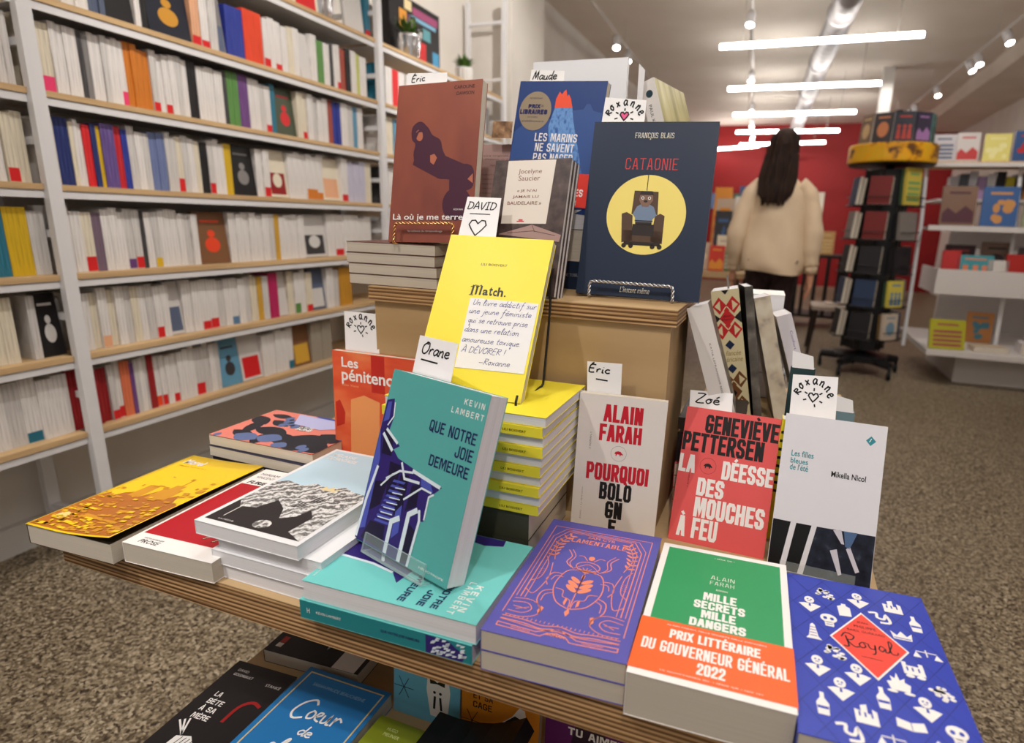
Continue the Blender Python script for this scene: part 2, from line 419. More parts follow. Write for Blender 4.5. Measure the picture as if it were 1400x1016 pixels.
def card(label, pose, pts, dz, cat='card', mat=None, bend=0):
    """a slip of card tucked behind a book, given in that book's own axes"""
    x, y, z, yaw, tilt, roll = pose[:6]
    bm = bmesh.new(); t = .0004
    n = 6
    (ax, ay), (bx_, by_), (cx, cy), (dx, dy) = pts   # TL TR BR BL
    rows = []
    for i in range(n+1):
        f = i/n; zz = bend*(1-f)**2
        l = (ax+(dx-ax)*f, ay+(dy-ay)*f); r = (bx_+(cx-bx_)*f, by_+(cy-by_)*f)
        rows.append([bm.verts.new((p[0], p[1], zz+q)) for q in (0, -t) for p in (l, r)])
    for i in range(n):
        a, b = rows[i], rows[i+1]
        for i0, i1 in ((0, 1), (1, 3), (3, 2), (2, 0)):
            bm.faces.new((a[i0], a[i1], b[i1], b[i0]))
    bm.faces.new((rows[0][0], rows[0][1], rows[0][3], rows[0][2])); bm.faces.new((rows[-1][0], rows[-1][1], rows[-1][3], rows[-1][2]))
    o = obj('name_card', bm, mat or CARD)
    m = frame(x, y, z, yaw, tilt, roll) @ Matrix.Translation((0, 0, dz)); o.matrix_world = m
    return tag(o, label, cat)
def roxanne(parent, cx, cy, rx, ry, h, pen, layer=2, fillheart=False):
    def f(bm):
        s = 'Roxanne'
        for i, ch in enumerate(s):
            a = R(168-i*(156/6)); b2 = bmesh.new()
            px, py = cx+rx*math.cos(a), cy+ry*math.sin(a)
            rot = (a-PI/2)*.75
            for pl in HW[ch]:
                q = []
                k = .55 if ch == 'R' else 1
                for x_, y_ in pl:
                    lx, ly = (x_-.4)*h*.9, (y_*k-.5)*h
                    q.append((px+lx*math.cos(rot)-ly*math.sin(rot), py+lx*math.sin(rot)+ly*math.cos(rot)))
                ln(bm, q, pen, smooth=3)
            b2.free()
        for a in (200, 150, 90, 35, 335, 285):
            c_, s_ = math.cos(R(a)), math.sin(R(a))
            ln(bm, [(cx+rx*.42*c_, cy-.05*ry+ry*.42*s_), (cx+rx*.62*c_, cy-.05*ry+ry*.62*s_)], pen)
        heart(bm, cx, cy-.02*ry, h*.85, pen)
    art(parent, 'handwriting', INK, f, layer)
    if fillheart:
        art(parent, 'heart_mark', M('pink_felt', (226, 88, 140), .6), lambda bm: heart(bm, cx, cy-.02*ry, h*.8, pen, fill=True), layer-1)
# ---------------------------------------------------------------- room shell
FX0, FX1, FY0, FY1, CZ = -2.27, 2.75, -3.0, 13.0, 3.05
m_floor = M('terrazzo', (110, 96, 82), .45, .3)
nt, N, L, B = nodes(m_floor)
v1 = N.new('ShaderNodeTexVoronoi'); v1.inputs['Scale'].default_value = 150; v1.inputs['Randomness'].default_value = 1
n0 = N.new('ShaderNodeTexNoise'); n0.inputs['Scale'].default_value = 70; n0.inputs['Detail'].default_value = 3
n1 = N.new('ShaderNodeTexNoise'); n1.inputs['Scale'].default_value = 85; n1.inputs['Detail'].default_value = 7; n1.inputs['Roughness'].default_value = .8
cc = coords(N, L)
vm = N.new('ShaderNodeVectorMath'); vm.operation = 'MULTIPLY_ADD'; vm.inputs[1].default_value = (.012, .012, .012)
L.new(cc, n0.inputs['Vector']); L.new(n0.outputs['Color'], vm.inputs[0]); L.new(cc, vm.inputs[2])
L.new(vm.outputs[0], v1.inputs['Vector']); L.new(cc, n1.inputs['Vector'])
sp = N.new('ShaderNodeSeparateColor'); L.new(v1.outputs['Color'], sp.inputs[0])
r1 = ramp(N, [(0, (74, 64, 54)), (.22, (114, 102, 86)), (.5, (154, 142, 122)), (.8, (184, 172, 152)), (1, (212, 202, 184))])
L.new(sp.outputs[0], r1.inputs[0])
r2 = ramp(N, [(.36, (96, 84, 70)), (.52, (226, 218, 206)), (.7, (255, 252, 246))]); L.new(n1.outputs['Fac'], r2.inputs[0])
mx = N.new('ShaderNodeMix'); mx.data_type = 'RGBA'; mx.blend_type = 'MULTIPLY'; mx.inputs[0].default_value = .9
L.new(r1.outputs[0], mx.inputs['A']); L.new(r2.outputs[0], mx.inputs['B']); L.new(mx.outputs['Result'], B.inputs['Base Color'])
m_wall = noise_mat('white_plaster', [(.3, (216, 210, 203)), (.7, (226, 221, 215))], (3, 3, 3), 3, .85)
m_ceil = noise_mat('ceiling_paint', [(.3, (226, 216, 204)), (.7, (236, 227, 217))], (1.5, 1.5, 1.5), 3, .9)
m_red = noise_mat('red_paint', [(.3, (120, 14, 16)), (.7, (134, 18, 20))], (1, 1, 1), 2, .6)
m_white = M('white_metal', (222, 221, 224), .4, .4)
m_ply_face = noise_mat('birch_face', [(.25, (164, 134, 94)), (.5, (182, 152, 112)), (.75, (194, 166, 126))], (2.5, 14, 9), 5, .5)
m_shelfwood = noise_mat('shelf_wood', [(.3, (186, 152, 110)), (.7, (212, 180, 136))], (40, 2, 40), 4, .55)
m_plyedge = ply_edge('ply_edge', 'Z')
struct('floor', bmb(((FX0, FY0, -.1), (FX1, FY1+.1, 0))), m_floor)
struct('ceiling', bmb(((FX0, FY0, CZ), (FX1, FY1+.1, CZ+.1))), m_ceil)
struct('wall_left', bmb(((FX0-.12, FY0, -.1), (FX0, FY1, CZ))), m_wall)
struct('wall_right', bmb(((FX1, .2, -.1), (FX1+.12, FY1, CZ))), m_wall)
struct('wall_back', bmb(((FX0-.12, FY1, -.1), (FX1+.12, FY1+.12, CZ))), m_red)
struct('baseboard_left', bmb(((FX0, FY0, 0), (FX0+.03, FY1, .095))), M('baseboard_paint', (214, 210, 206), .5))
struct('trim_1', bmb(((FX0, 4.16, 0), (-1.93, 4.76, CZ))), m_wall)            # white column after the bookcase
# ceiling beams / soffit edge running into the shop on the right
struct('trim_2', bmb(((2.05, 6.6, 2.86), (FX1, FY1, CZ))), m_ceil)

# ---------------------------------------------------------------- tall bookcase on the left wall
BX0, BX1 = -2.235, -1.945     # back and front
SHZ = [('lowest', .44), ('sixth', .68), ('fifth', .92), ('fourth', 1.172), ('third', 1.42), ('second', 1.66), ('top', 1.935)]
bc = thing('bookcase', 'tall wall bookcase with white ladder posts and pale plywood shelves', 'bookcase', (BX1, 2.0, 0))
INV = Matrix.Translation((-BX1, -2.0, 0))
def bcpart(name, bm, mat):
    for v in bm.verts: v.co = INV @ v.co
    return obj(name, bm, mat, bc)
POSTS = [-.35, 1.165, 2.685, 4.09]
for py in POSTS:
    bm = bmesh.new()
    box(bm, (BX1-.012, py-.036, 0), (BX1+.012, py, 2.55))
    bcpart('front_post', bm, m_white)
    bm = bmesh.new(); box(bm, (BX0, py-.036, 0), (BX0+.024, py, 2.55)); bcpart('rear_post', bm, m_white)
    for z in [zz+.105 for _, zz in SHZ]+[.12, 2.4]:
        bm = bmesh.new(); box(bm, (BX0+.02, py-.028, z), (BX1-.012, py-.008, z+.02)); bcpart('rung', bm, m_white)
for i in range(3):
    y0, y1 = POSTS[i]+.001, POSTS[i+1]-.037
    for nm, z in SHZ:
        bm = bmesh.new(); box(bm, (BX0+.002, y0, z-.016), (BX1-.002, y1, z)); s = bcpart('shelf_board', bm, m_shelfwood)
        bm = bmesh.new(); box(bm, (BX0+.004, y0, z-.020), (BX1-.008, y1, z-.0162)); box(bm, (BX1-.012, y0, z-.038), (BX1-.006, y1, z-.0202))
        t_ = bcpart('shelf_bracket', bm, m_white)
ROWS={
 'T':(1.935,[
  (2.0576, 2.1634, 2, 'W', '', {}),
  (2.1713, 2.3219, 1, 'f:cream,red', 'white cover with a red lower half', {}),
  (2.4906, 2.6257, 1, 'f:pale,pale', 'pale grey cover', {}),
  (2.6311, 2.6697, 1, 'teal', 'teal spine', {0: 'red'}),
 ]),
 'A':(1.66,[
  (1.2758, 1.345, 2, 'W', '', {}),
  (1.347, 1.3942, 3, 'slate', 'slate blue spines', {}),
  (1.3984, 1.4867, 1, 'f:black,black', 'plain black cover', {}),
  (1.489, 1.5077, 1, 'W', '', {}),
  (1.5077, 1.5267, 1, 'black', 'thin black spine', {}),
  (1.5339, 1.6841, 1, 'f:ink,ink,gold', 'midnight cover with gold script', {}),
  (1.6868, 1.7207, 1, 'peach', 'peach spine', {0: 'red'}),
  (1.7236, 1.7856, 2, 'W', '', {0: 'red'}),
  (1.7886, 1.8225, 1, 'f:grey,slate', 'small grey photo cover', {}),
  (1.8257, 1.9034, 1, 'blue', 'wide blue spine', {}),
  (1.9034, 1.99, 1, 'vermilion', 'orange red spine', {}),
  (1.99, 2.1828, 6, 'W', '', {0: 'red', 2: 'red'}),
  (2.1911, 2.2508, 1, 'f:pale,pale', 'slim pale grey cover', {}),
  (2.2508, 2.2861, 1, 'W', '', {}),
  (2.2861, 2.3223, 1, 'green', 'green spine', {}),
  (2.3223, 2.3595, 1, 'W', '', {}),
  (2.3595, 2.3879, 1, 'charcoal', 'charcoal spine', {}),
  (2.3879, 2.4317, 2, 'W', '', {1: 'red'}),
  (2.4317, 2.4718, 1, 'brick', 'brick red spine', {}),
  (2.4718, 2.5025, 1, 'black', 'narrow black spine near the post', {}),
  (2.5025, 2.5392, 1, 'W', '', {}),
  (2.5392, 2.5713, 1, 'lime', 'lime spine', {}),
  (2.5713, 2.6207, 1, 'W', '', {}),
 ]),
 'B':(1.42,[
  (1.0807, 1.126, 3, 'W', '', {}),
  (1.1565, 1.1916, 1, 'cream', 'cream spine beside the post', {}),
  (1.1916, 1.2281, 1, 'cream', 'cream spine over a pink block', {0: 'pink'}),
  (1.2281, 1.2977, 4, 'W', '', {}),
  (1.2977, 1.3139, 1, 'charcoal', 'charcoal spine near the pink block', {}),
  (1.3139, 1.3303, 1, 'grey', 'grey spine', {}),
  (1.3303, 1.4307, 6, 'W', '', {5: 'pink'}),
  (1.4307, 1.5118, 4, 'orange', 'orange spines', {}),
  (1.5118, 1.6434, 6, 'W', '', {0: 'red', 2: 'red'}),
  (1.6434, 1.6803, 1, 'black', 'black spine', {}),
  (1.6803, 1.7828, 3, 'W', '', {}),
  (1.7828, 1.805, 1, 'charcoal', 'charcoal spine beside green', {}),
  (1.805, 1.8541, 2, 'green', 'green spines', {}),
  (1.8541, 1.8983, 1, 'purple', 'purple spine', {}),
  (1.8983, 2.0066, 4, 'W', '', {3: 'red'}),
  (2.0066, 2.0332, 1, 'teal', 'teal spine', {}),
  (2.0332, 2.1411, 1, 'f:forest,forest,red', 'dark green cover with red figures', {}),
  (2.1411, 2.2005, 2, 'cream', 'cream spines beside the green cover', {1: 'red'}),
  (2.2005, 2.3275, 4, 'W', '', {}),
  (2.3275, 2.3659, 1, 'brick', 'brick red spine', {}),
  (2.3659, 2.4154, 2, 'blue', 'blue spines', {}),
  (2.4154, 2.498, 2, 'W', '', {}),
  (2.498, 2.5302, 1, 'sky', 'sky blue spine', {}),
  (2.5302, 2.5685, 1, 'W', '', {}),
 ]),
 'C':(1.172,[
  (1.0388, 1.0681, 1, 'W', '', {}),
  (1.0714, 1.1245, 2, 'cream', 'cream spines left of the post', {0: 'red'}),
  (1.155, 1.196, 4, 'W', '', {}),
  (1.196, 1.2389, 1, 'navy', 'wide navy spine', {}),
  (1.2389, 1.2755, 3, 'W', '', {}),
  (1.2755, 1.2964, 1, 'red', 'red spine', {}),
  (1.2964, 1.3113, 1, 'navy', 'narrow navy spine', {}),
  (1.3113, 1.3243, 1, 'yellow', 'thin yellow spine', {}),
  (1.3243, 1.3642, 1, 'violet', 'violet spine', {}),
  (1.3642, 1.3894, 1, 'crimson', 'crimson spine', {}),
  (1.3894, 1.4081, 1, 'blue', 'blue spine', {}),
  (1.4081, 1.4763, 3, 'W', '', {}),
  (1.4763, 1.5305, 2, 'stripe', 'blue and white striped spines', {}),
  (1.5305, 1.5681, 2, 'W', '', {}),
  (1.5681, 1.593, 1, 'cream', 'cream spine over a red block', {0: 'red'}),
  (1.593, 1.6621, 3, 'W', '', {}),
  (1.6621, 1.6921, 1, 'black', 'thin black spine', {}),
  (1.6921, 1.761, 3, 'W', '', {0: 'red'}),
  (1.761, 1.7936, 1, 'yellow', 'yellow spine', {}),
  (1.7936, 1.9042, 1, 'f:black,black,grey', 'black cover with a grey face', {}),
  (1.9042, 1.9671, 2, 'W', '', {1: 'red'}),
  (1.9671, 2.0693, 1, 'f:cream,darkred,cream', 'cream cover with a dark red panel', {}),
  (2.0693, 2.2756, 6, 'W', '', {3: 'orange', 4: 'orange', 5: 'orange'}),
  (2.2756, 2.3934, 1, 'f:cream,peach', 'cream and peach cover', {}),
  (2.3934, 2.4347, 1, 'W', '', {0: 'red'}),
  (2.4347, 2.5658, 3, 'lav', 'pale lavender spines', {}),
  (2.5658, 2.6119, 1, 'cream', 'cream spine by the right post', {}),
 ]),
 'D':(0.92,[
  (0.9963, 1.0361, 1, 'teal', 'dark teal spine', {}),
  (1.0361, 1.0922, 1, 'yellow', 'wide yellow spine', {}),
  (1.0922, 1.1329, 1, 'W', '', {}),
  (1.1714, 1.2598, 3, 'W', '', {2: 'red'}),
  (1.2598, 1.2882, 1, 'mauve', 'mauve spine', {}),
  (1.2882, 1.4101, 5, 'W', '', {3: 'purple', 4: 'red'}),
  (1.4101, 1.4251, 1, 'charcoal', 'charcoal spine', {}),
  (1.4251, 1.6138, 8, 'W', '', {1: 'yellow'}),
  (1.6138, 1.749, 1, 'f:brown,brown,vermilion', 'brown photo cover with an orange square', {}),
  (1.749, 1.9655, 7, 'W', '', {}),
  (1.9655, 1.9893, 1, 'amber', 'amber spine', {}),
  (1.9893, 2.132, 4, 'W', '', {}),
  (2.132, 2.2805, 1, 'f:pale,charcoal,pale', 'white cover with a dark photo', {}),
  (2.2805, 2.3919, 2, 'W', '', {1: 'red'}),
  (2.3919, 2.6047, 4, 'W', '', {}),
 ]),
 'E':(0.68,[
  (0.9557, 1.0171, 2, 'cream', 'cream spines beside the gap', {}),
  (1.053, 1.0734, 1, 'W', '', {}),
  (1.0753, 1.1393, 1, 'f:black,black,pale', 'black cover with a white figure', {}),
  (1.1866, 1.2929, 4, 'W', '', {2: 'peach'}),
  (1.2929, 1.4699, 7, 'W', '', {5: 'red'}),
  (1.4699, 1.526, 1, 'f:pale,slate', 'white cover with a blue lower picture', {}),
  (1.526, 1.6662, 4, 'W', '', {2: 'red', 3: 'red'}),
  (1.6662, 1.8169, 5, 'W', '', {2: 'steel'}),
  (1.8169, 1.8538, 2, 'cream', 'cream spines beside amber', {}),
  (1.8538, 1.8764, 1, 'amber', 'amber spine', {}),
  (1.8764, 1.9071, 1, 'W', '', {}),
  (1.9071, 1.9546, 1, 'magenta', 'magenta spine', {}),
  (1.9546, 2.0162, 1, 'f:pale,pale', 'plain white cover', {}),
  (2.0162, 2.1163, 3, 'W', '', {1: 'green'}),
  (2.1163, 2.1528, 1, 'cream', 'cream spine over a red block', {0: 'red'}),
  (2.1528, 2.2481, 1, 'f:slate,pale', 'white cover with a dusky blue picture', {}),
  (2.2481, 2.3393, 2, 'W', '', {}),
  (2.3393, 2.425, 1, 'gold', 'gold spine', {}),
 ]),
 'F':(0.44,[
  (0.9152, 1.1177, 5, 'W', '', {2: 'teal'}),
  (1.1177, 1.1535, 1, 'darkred', 'dark red spine left of the post', {}),
  (1.1795, 1.2336, 2, 'darkred', 'dark red spines right of the post', {}),
  (1.2336, 1.2761, 2, 'W', '', {0: 'red', 1: 'red'}),
  (1.2761, 1.3054, 1, 'salmon', 'salmon spine', {}),
  (1.3054, 1.3178, 1, 'purple', 'thin purple spine', {}),
  (1.3178, 1.3664, 3, 'W', '', {}),
  (1.3664, 1.3875, 1, 'darkred', 'thin dark red spine', {}),
  (1.3875, 1.4254, 2, 'W', '', {0: 'vermilion', 1: 'red'}),
  (1.4254, 1.4703, 2, 'W', '', {1: 'red'}),
  (1.4703, 1.5409, 3, 'W', '', {}),
  (1.5409, 1.5779, 1, 'W', '', {0: 'red'}),
  (1.5779, 1.6486, 3, 'W', '', {}),
  (1.6486, 1.7448, 1, 'f:sky,sky,charcoal', 'blue cover with a dark figure', {}),
  (1.7448, 1.8485, 1, 'f:pale,red', 'pale cover over a red strip', {}),
  (1.8485, 2.0205, 5, 'W', '', {4: 'teal'}),
  (2.0205, 2.1288, 1, 'f:brown,amber', 'brown photo cover', {}),
  (2.1288, 2.2658, 4, 'bars', 'black and cream barred spines', {}),
 ]),
}
CLR = dict(W=(226, 221, 219), cream=(222, 212, 192), slate=(88, 98, 122), black=(26, 24, 26), charcoal=(58, 56, 58), ink=(26, 30, 44), grey=(130, 126, 126), pale=(206, 202, 200),
 peach=(222, 168, 132), blue=(38, 52, 140), vermilion=(226, 72, 40), green=(84, 132, 66), brick=(150, 68, 54), lime=(196, 200, 104), orange=(206, 122, 44), purple=(100, 62, 120), teal=(38, 106, 130),
 forest=(70, 78, 60), sky=(96, 148, 178), navy=(32, 44, 100), red=(206, 36, 40), crimson=(184, 34, 44), darkred=(140, 26, 30), yellow=(214, 176, 40), violet=(92, 72, 132), stripe=(110, 124, 168), lav=(196, 194, 214),
 mauve=(118, 98, 116), amber=(206, 160, 60), brown=(122, 84, 56), magenta=(170, 30, 84), gold=(196, 140, 46), salmon=(224, 120, 84), bars=(160, 150, 136), pink=(226, 62, 112), steel=(86, 124, 160))
def spine_mat(key):
    """printed spine: faint broken lines of small type down the middle"""
    nm = 'spine_'+key
    if nm in MATS: return MATS[nm]
    c = CLR[key]; m = M(nm, c, .5, .35); nt, N, L, B = nodes(m)
    nz = N.new('ShaderNodeTexNoise'); nz.inputs['Scale'].default_value = 1; nz.inputs['Detail'].default_value = 3
    L.new(coords(N, L, (10, 420, 9)), nz.inputs['Vector'])
    d = tuple(int(v*.86) for v in c) if sum(c) > 300 else tuple(min(255, v+26) for v in c)
    r = ramp(N, [(.5, c), (.64, d)]); L.new(nz.outputs['Fac'], r.inputs[0]); L.new(r.outputs[0], B.inputs['Base Color'])
    return m
ORD = dict(T='top', A='second', B='third', C='fourth', D='fifth', E='sixth', F='lowest')
STK = {}
rnd = random.Random(5)
def shelf_mesh(name, th, h, d, key):
    bm = bmesh.new()   # spine faces +x, origin at the foot of the spine
    box(bm, (-.0008, -th/2, 0), (0, th/2, h)); box(bm, (-d, -th/2, 0), (-.0008, -th/2+.0006, h)); box(bm, (-d, th/2-.0006, 0), (-.0008, th/2, h))
    box(bm, (-d+.001, -th/2+.0006, .001), (-.0008, th/2-.0006, h-.001), 1)
    me = bpy.data.meshes.new(name); bmesh.ops.recalc_face_normals(bm, faces=bm.faces); bm.to_mesh(me); bm.free()
    me.materials.append(spine_mat(key)); me.materials.append(PAGE_C); return me
n_shelf = 0
def put_shelf_book(y, th, h, z, key, label, group, sticker, lean=0, x=-1.985):
    global n_shelf
    o = bpy.data.objects.new('paperback', shelf_mesh('paperback', th*.985, h, .125+rnd.uniform(-.008, .008), key)); COL.objects.link(o)
    o.location = (x+rnd.uniform(-.006, .004), y, z+.0005); o.rotation_euler = (lean, 0, 0)
    tag(o, label, 'book', group); n_shelf += 1
    if sticker:
        hh = rnd.choice((.032, .038, .045))
        bm = bmb(((.0002, -th*.47, .002), (.0006, th*.47, hh)))
        obj('colour_sticker', bm, M('sticker_'+sticker, CLR[sticker], .5), o)
def face_out(y0, y1, h, z, spec, label):
    cols = spec[2:].split(','); wd = min(y1-y0, .15)-.003
    x = -1.99
    M_ = Matrix(((0, -math.sin(.1), math.cos(.1), x), (1, 0, 0, (y0+y1)/2-wd/2), (0, math.cos(.1), math.sin(.1), z+.0026), (0, 0, 0, 1)))
    rt = thing('paperback', label, 'book', M_)
    book_parts(rt, wd, h, .016, M('cover_'+cols[0], CLR[cols[0]], .4), PAGE_C)
    if len(cols) > 1 and cols[1] != cols[0]:
        art(rt, 'cover_picture', M('cover_'+cols[1], CLR[cols[1]], .4), lambda bm: rect(bm, .1*wd, .06*h, .9*wd, .52*h))
    if len(cols) > 2:
        def f(bm):
            ell(bm, wd*.5, h*.36, wd*.24, h*.15); ell(bm, wd*.5, h*.58, wd*.12, h*.07)
            rect(bm, wd*.2, h*.8, wd*.8, h*.84)
        art(rt, 'cover_figure', M('cover_'+cols[2], CLR[cols[2]], .4), f, 2)
    return rt
for rk, (z, segs) in ROWS.items():
    nm = ORD[rk]
    for si, (y0, y1, c, st, noun, stk) in enumerate(segs):
        if st.startswith('f:'):
            face_out(y0, y1, .185, z, st, f'face-out paperback, {noun}, on the {nm} wall shelf'); continue
        def nb(d):
            j = si+d
            while 0 <= j < len(segs):
                if segs[j][3] != 'W': return segs[j][4].replace(' spines', '').replace(' spine', '').replace(' cover', '')
                j += d
            return None
        th = (y1-y0)/c
        if st == 'W':
            a, b = nb(-1), nb(1)
            where = f'between {a} and {b}' if a and b else (f'before {b}' if b else f'after {a}')
            if len(where.split()) > 7: where = f'right after {a}'
            base = f'on {nm} wall shelf {where}'
        key = st
        for i in range(c):
            s = stk.get(i); h = .187+rnd.uniform(-.012, .006)
            if st == 'W':
                lab = f'white-spined paperback {base}' if not s else f'white paperback, {s} label, {base}'
                if s: lab = lab.replace('vermilion', 'orange').replace('steel', 'blue')
                grp = f'white paperbacks {base}'+(f', {s} label' if s else '')
                kk = 'W' if rnd.random() < .75 else 'cream' if rnd.random() < .3 else 'pale'
            else:
                one = noun.replace(' spines', '-spined').replace(' spine', '-spined') if False else noun.replace('spines', 'spine')
                lab = f'paperback, {one}, on the {nm} wall shelf'+(f', {s} label at foot' if s and c > 1 else '')
                grp = f'{noun} on the {nm} wall shelf'+(f', {s} label' if s and c > 1 else '') if c > 1 else None; kk = key
            put_shelf_book(y0+th*(i+.5), th, h, z, kk, lab, grp, s)
# beyond the right post: a few spines still seen past the propped red novel
for rk, cols in dict(A=('teal', 'W', 'red', 'W', 'W'), B=('W', 'cream', 'sky', 'W', 'W'), C=('charcoal', 'W', 'W', 'grey', 'W'), D=('W', 'W', 'W', 'W')).items():
    z = ROWS[rk][0]; y = 2.70
    for i, c_ in enumerate(cols):
        put_shelf_book(y+.03, .058, .185, z, c_, (f'{c_} paperback' if c_ != 'W' else 'white-spined paperback')+f' on {ORD[rk]} wall shelf just past the right post', f'{c_} paperbacks on {ORD[rk]} shelf past the right post', None); y += .062
for rk in 'ABC':
    z = ROWS[rk][0]; y = 3.68
    for i in range(5):
        put_shelf_book(y, .05, .18, z, ('W', 'pale', 'lav', 'W', 'grey')[i], f'pale paperback on {ORD[rk]} wall shelf seen behind the propped novels', f'pale paperbacks on {ORD[rk]} shelf behind the novels', None); y += .056
# plants in silvery pots, and a black board game box on the top shelf
m_pot = M('silver_pot', (226, 226, 230), .18, .5, .9); m_soil = M('soil', (50, 38, 28), .9)
m_leaf = noise_mat('leaf_green', [(.3, (46, 84, 30)), (.7, (104, 140, 62))], (30, 30, 30), 2, .5)
def plant(loc, s, label, potmat):
    rt = thing('potted_plant', label, 'plant', loc)
    bm = bmesh.new(); lathe(bm, [(.036*s, 0), (.04*s, .01*s), (.047*s, .085*s), (.05*s, .095*s), (.044*s, .095*s), (.042*s, .08*s)], 20)
    for i in range(12):
        a = i*PI/6; tube(bm, [(.0405*s*math.cos(a), .0405*s*math.sin(a), .012*s), (.048*s*math.cos(a), .048*s*math.sin(a), .084*s)], .003*s, 5)
    obj('pot', bm, potmat, rt, smooth=True)
    bm = bmesh.new(); lathe(bm, [(.04*s, .07*s), (.041*s, .086*s)], 16); obj('soil', bm, m_soil, rt)
    bm = bmesh.new(); rr = random.Random(int(loc[1]*1000))
    for i in range(150):
        a = rr.uniform(0, 2*PI); e = rr.uniform(.15, 1.0); ln_ = rr.uniform(.05, .105)*s
        b = Vector((.025*s*math.cos(a)*rr.random(), .025*s*math.sin(a)*rr.random(), .085*s)); d = Vector((math.cos(a)*e, math.sin(a)*e, 1)).normalized()
        p1 = b+d*ln_*.6; p2 = b+d*ln_*.95+Vector((0, 0, -.25*ln_*e)); w_ = .0042*s; sd = Vector((-math.sin(a), math.cos(a), 0))*w_
        v = [bm.verts.new(q) for q in (b-sd*.4, b+sd*.4, p1+sd, p1-sd, p2)]
        bm.faces.new((v[0], v[1], v[2], v[3])); bm.faces.new((v[3], v[2], v[4]))
    obj('foliage', bm, m_leaf, rt)
plant((-2.06, 2.40, 1.9355), 1.25, 'leafy plant in a ribbed silver pot on the top shelf before the post', m_pot)
plant((-2.012, 3.03, 1.9355), 1.25, 'spiky plant in a silver pot in front of the black game box', m_pot)
plant((-2.04, 3.68, 1.9355), 1.1, 'small plant in a white pot beyond the black game box', M('white_pot', (226, 224, 222), .4))
gb = thing('game_box', 'upright black game box with colour pictures on the top shelf', 'box', Matrix(((0, 0, 1, -2.09), (1, 0, 0, 2.97), (0, 1, 0, 1.937), (0, 0, 0, 1))))
obj('box_body', bmb(((0, 0, -.07), (.5, .34, 0))), M('game_black', (28, 26, 28), .4), gb)
for c_, (x0, y0, x1, y1) in (((206, 140, 50), (.09, .17, .16, .27)), ((110, 48, 110), (.17, .15, .25, .26)), ((200, 36, 40), (.27, .05, .35, .15)), ((70, 150, 196), (.42, .02, .49, .13)), ((90, 150, 160), (.32, .17, .40, .23)), ((150, 70, 110), (.22, .27, .48, .31)), ((120, 170, 200), (.2, .245, .46, .265)), ((214, 196, 150), (.14, .28, .21, .33)), ((190, 190, 190), (.27, .17, .31, .21)), ((200, 190, 180), (.2, .03, .25, .12))):
    art(gb, 'picture', M('game_%d_%d_%d' % c_, c_, .4), lambda bm: rect(bm, x0, y0, x1, y1))
# ---------------------------------------------------------------- display table
TX0, TX1, TY0, TY1, TZ = -.848, .156, .438, 1.34, .70
tb = thing('display_table', 'pale plywood display table with a thick striped edge and a lower shelf', 'table', (0, .9, 0))
TI = Matrix.Translation((0, -.9, 0))
def tpart(name, bm, mats, parent=tb):
    for v in bm.verts: v.co = TI @ v.co
    return obj(name, bm, mats, parent)
def plyboard(x0, y0, z0, x1, y1, z1, n=1):
    bm = bmesh.new(); t = .0012
    box(bm, (x0, y0, z0), (x1, y1, z1-t), 1); box(bm, (x0, y0, z1-t), (x1, y1, z1), 0)
    return bm
tpart('tabletop', plyboard(TX0, TY0, TZ-.04, TX1, TY1, TZ), [m_ply_face, m_plyedge])
tpart('lower_shelf', plyboard(-.722, .36, .395, .11, 1.25, .425), [m_ply_face, m_plyedge])
for x, y in ((-.66, .92), (.06, .78), (-.66, 1.2), (.06, 1.2)):
    tpart('leg', bmb(((x-.02, y-.02, 0), (x+.02, y+.02, .395)), ((x-.02, y-.02, .425), (x+.02, y+.02, TZ-.04))), m_white)
# plywood riser block on the table
PZ = 1.0128
pl = thing('plywood_riser', 'tall birch plywood block standing on the table under the dark blue novel', 'riser', (-.355, .95, TZ))
PI_ = Matrix.Translation((.355, -.95, -TZ))
bm = bmesh.new(); t = .0012
box(bm, (-.589, .757, PZ-.022), (-.115, .93, PZ-t), 1); box(bm, (-.589, .757, PZ-t), (-.115, .93, PZ), 0)
box(bm, (-.589, .93, PZ-.022), (-.185, 1.16, PZ-t), 1); box(bm, (-.589, .93, PZ-t), (-.185, 1.16, PZ), 0)
for v in bm.verts: v.co = PI_ @ v.co
obj('top_board', bm, [m_ply_face, m_plyedge], pl)
bm = bmesh.new(); box(bm, (-.583, .764, TZ), (-.123, .925, PZ-.022)); box(bm, (-.583, .925, TZ), (-.19, 1.15, PZ-.022))
for v in bm.verts: v.co = PI_ @ v.co
obj('body', bm, m_ply_face, pl)
# low step behind the front row on the right
st_ = thing('low_riser', 'low dark bench at the right rear of the table carrying a white spined book', 'riser', (.0, 1.0, TZ))
m_bench = M('bench_dark', (44, 34, 28), .5)
obj('bench_board', bmb(((-.112, -.176, .132), (-.022, -.045, .15))), m_bench, st_)
for x in (-.1, -.034):
    obj('bench_leg', bmb(((x-.008, -.08, .0), (x+.008, -.05, .132))), m_bench, st_)
o = obj('rear_step', bmb(((-.112, .965, TZ), (.145, 1.26, .80))), m_ply_face); tag(o, 'low plywood step at the right rear of the table under spine out books', 'riser')
# ---------------------------------------------------------------- books on the display table
def C(name, rgb, rough=.42): return M('cover_'+name, rgb, rough, .35)
WHT = C('print_white', (236, 232, 230)); NAVY = C('print_navy', (30, 32, 84)); BLK_ = C('print_black', (30, 27, 28))
def txt(root, name, mat, items, layer=1, **kw):
    """items: (kind, text, x0, y0, x1, y1[, extra])"""
    def f(bm):
        for it in items:
            k, s, a, b, c, d = it[:6]; e = it[6] if len(it) > 6 else {}
            if k == 'b': block(bm, s, a, b, c, d, **e)
            else: sans(bm, s, a, b, c, d, **e)
    return art(root, name, mat, f, layer, **kw)

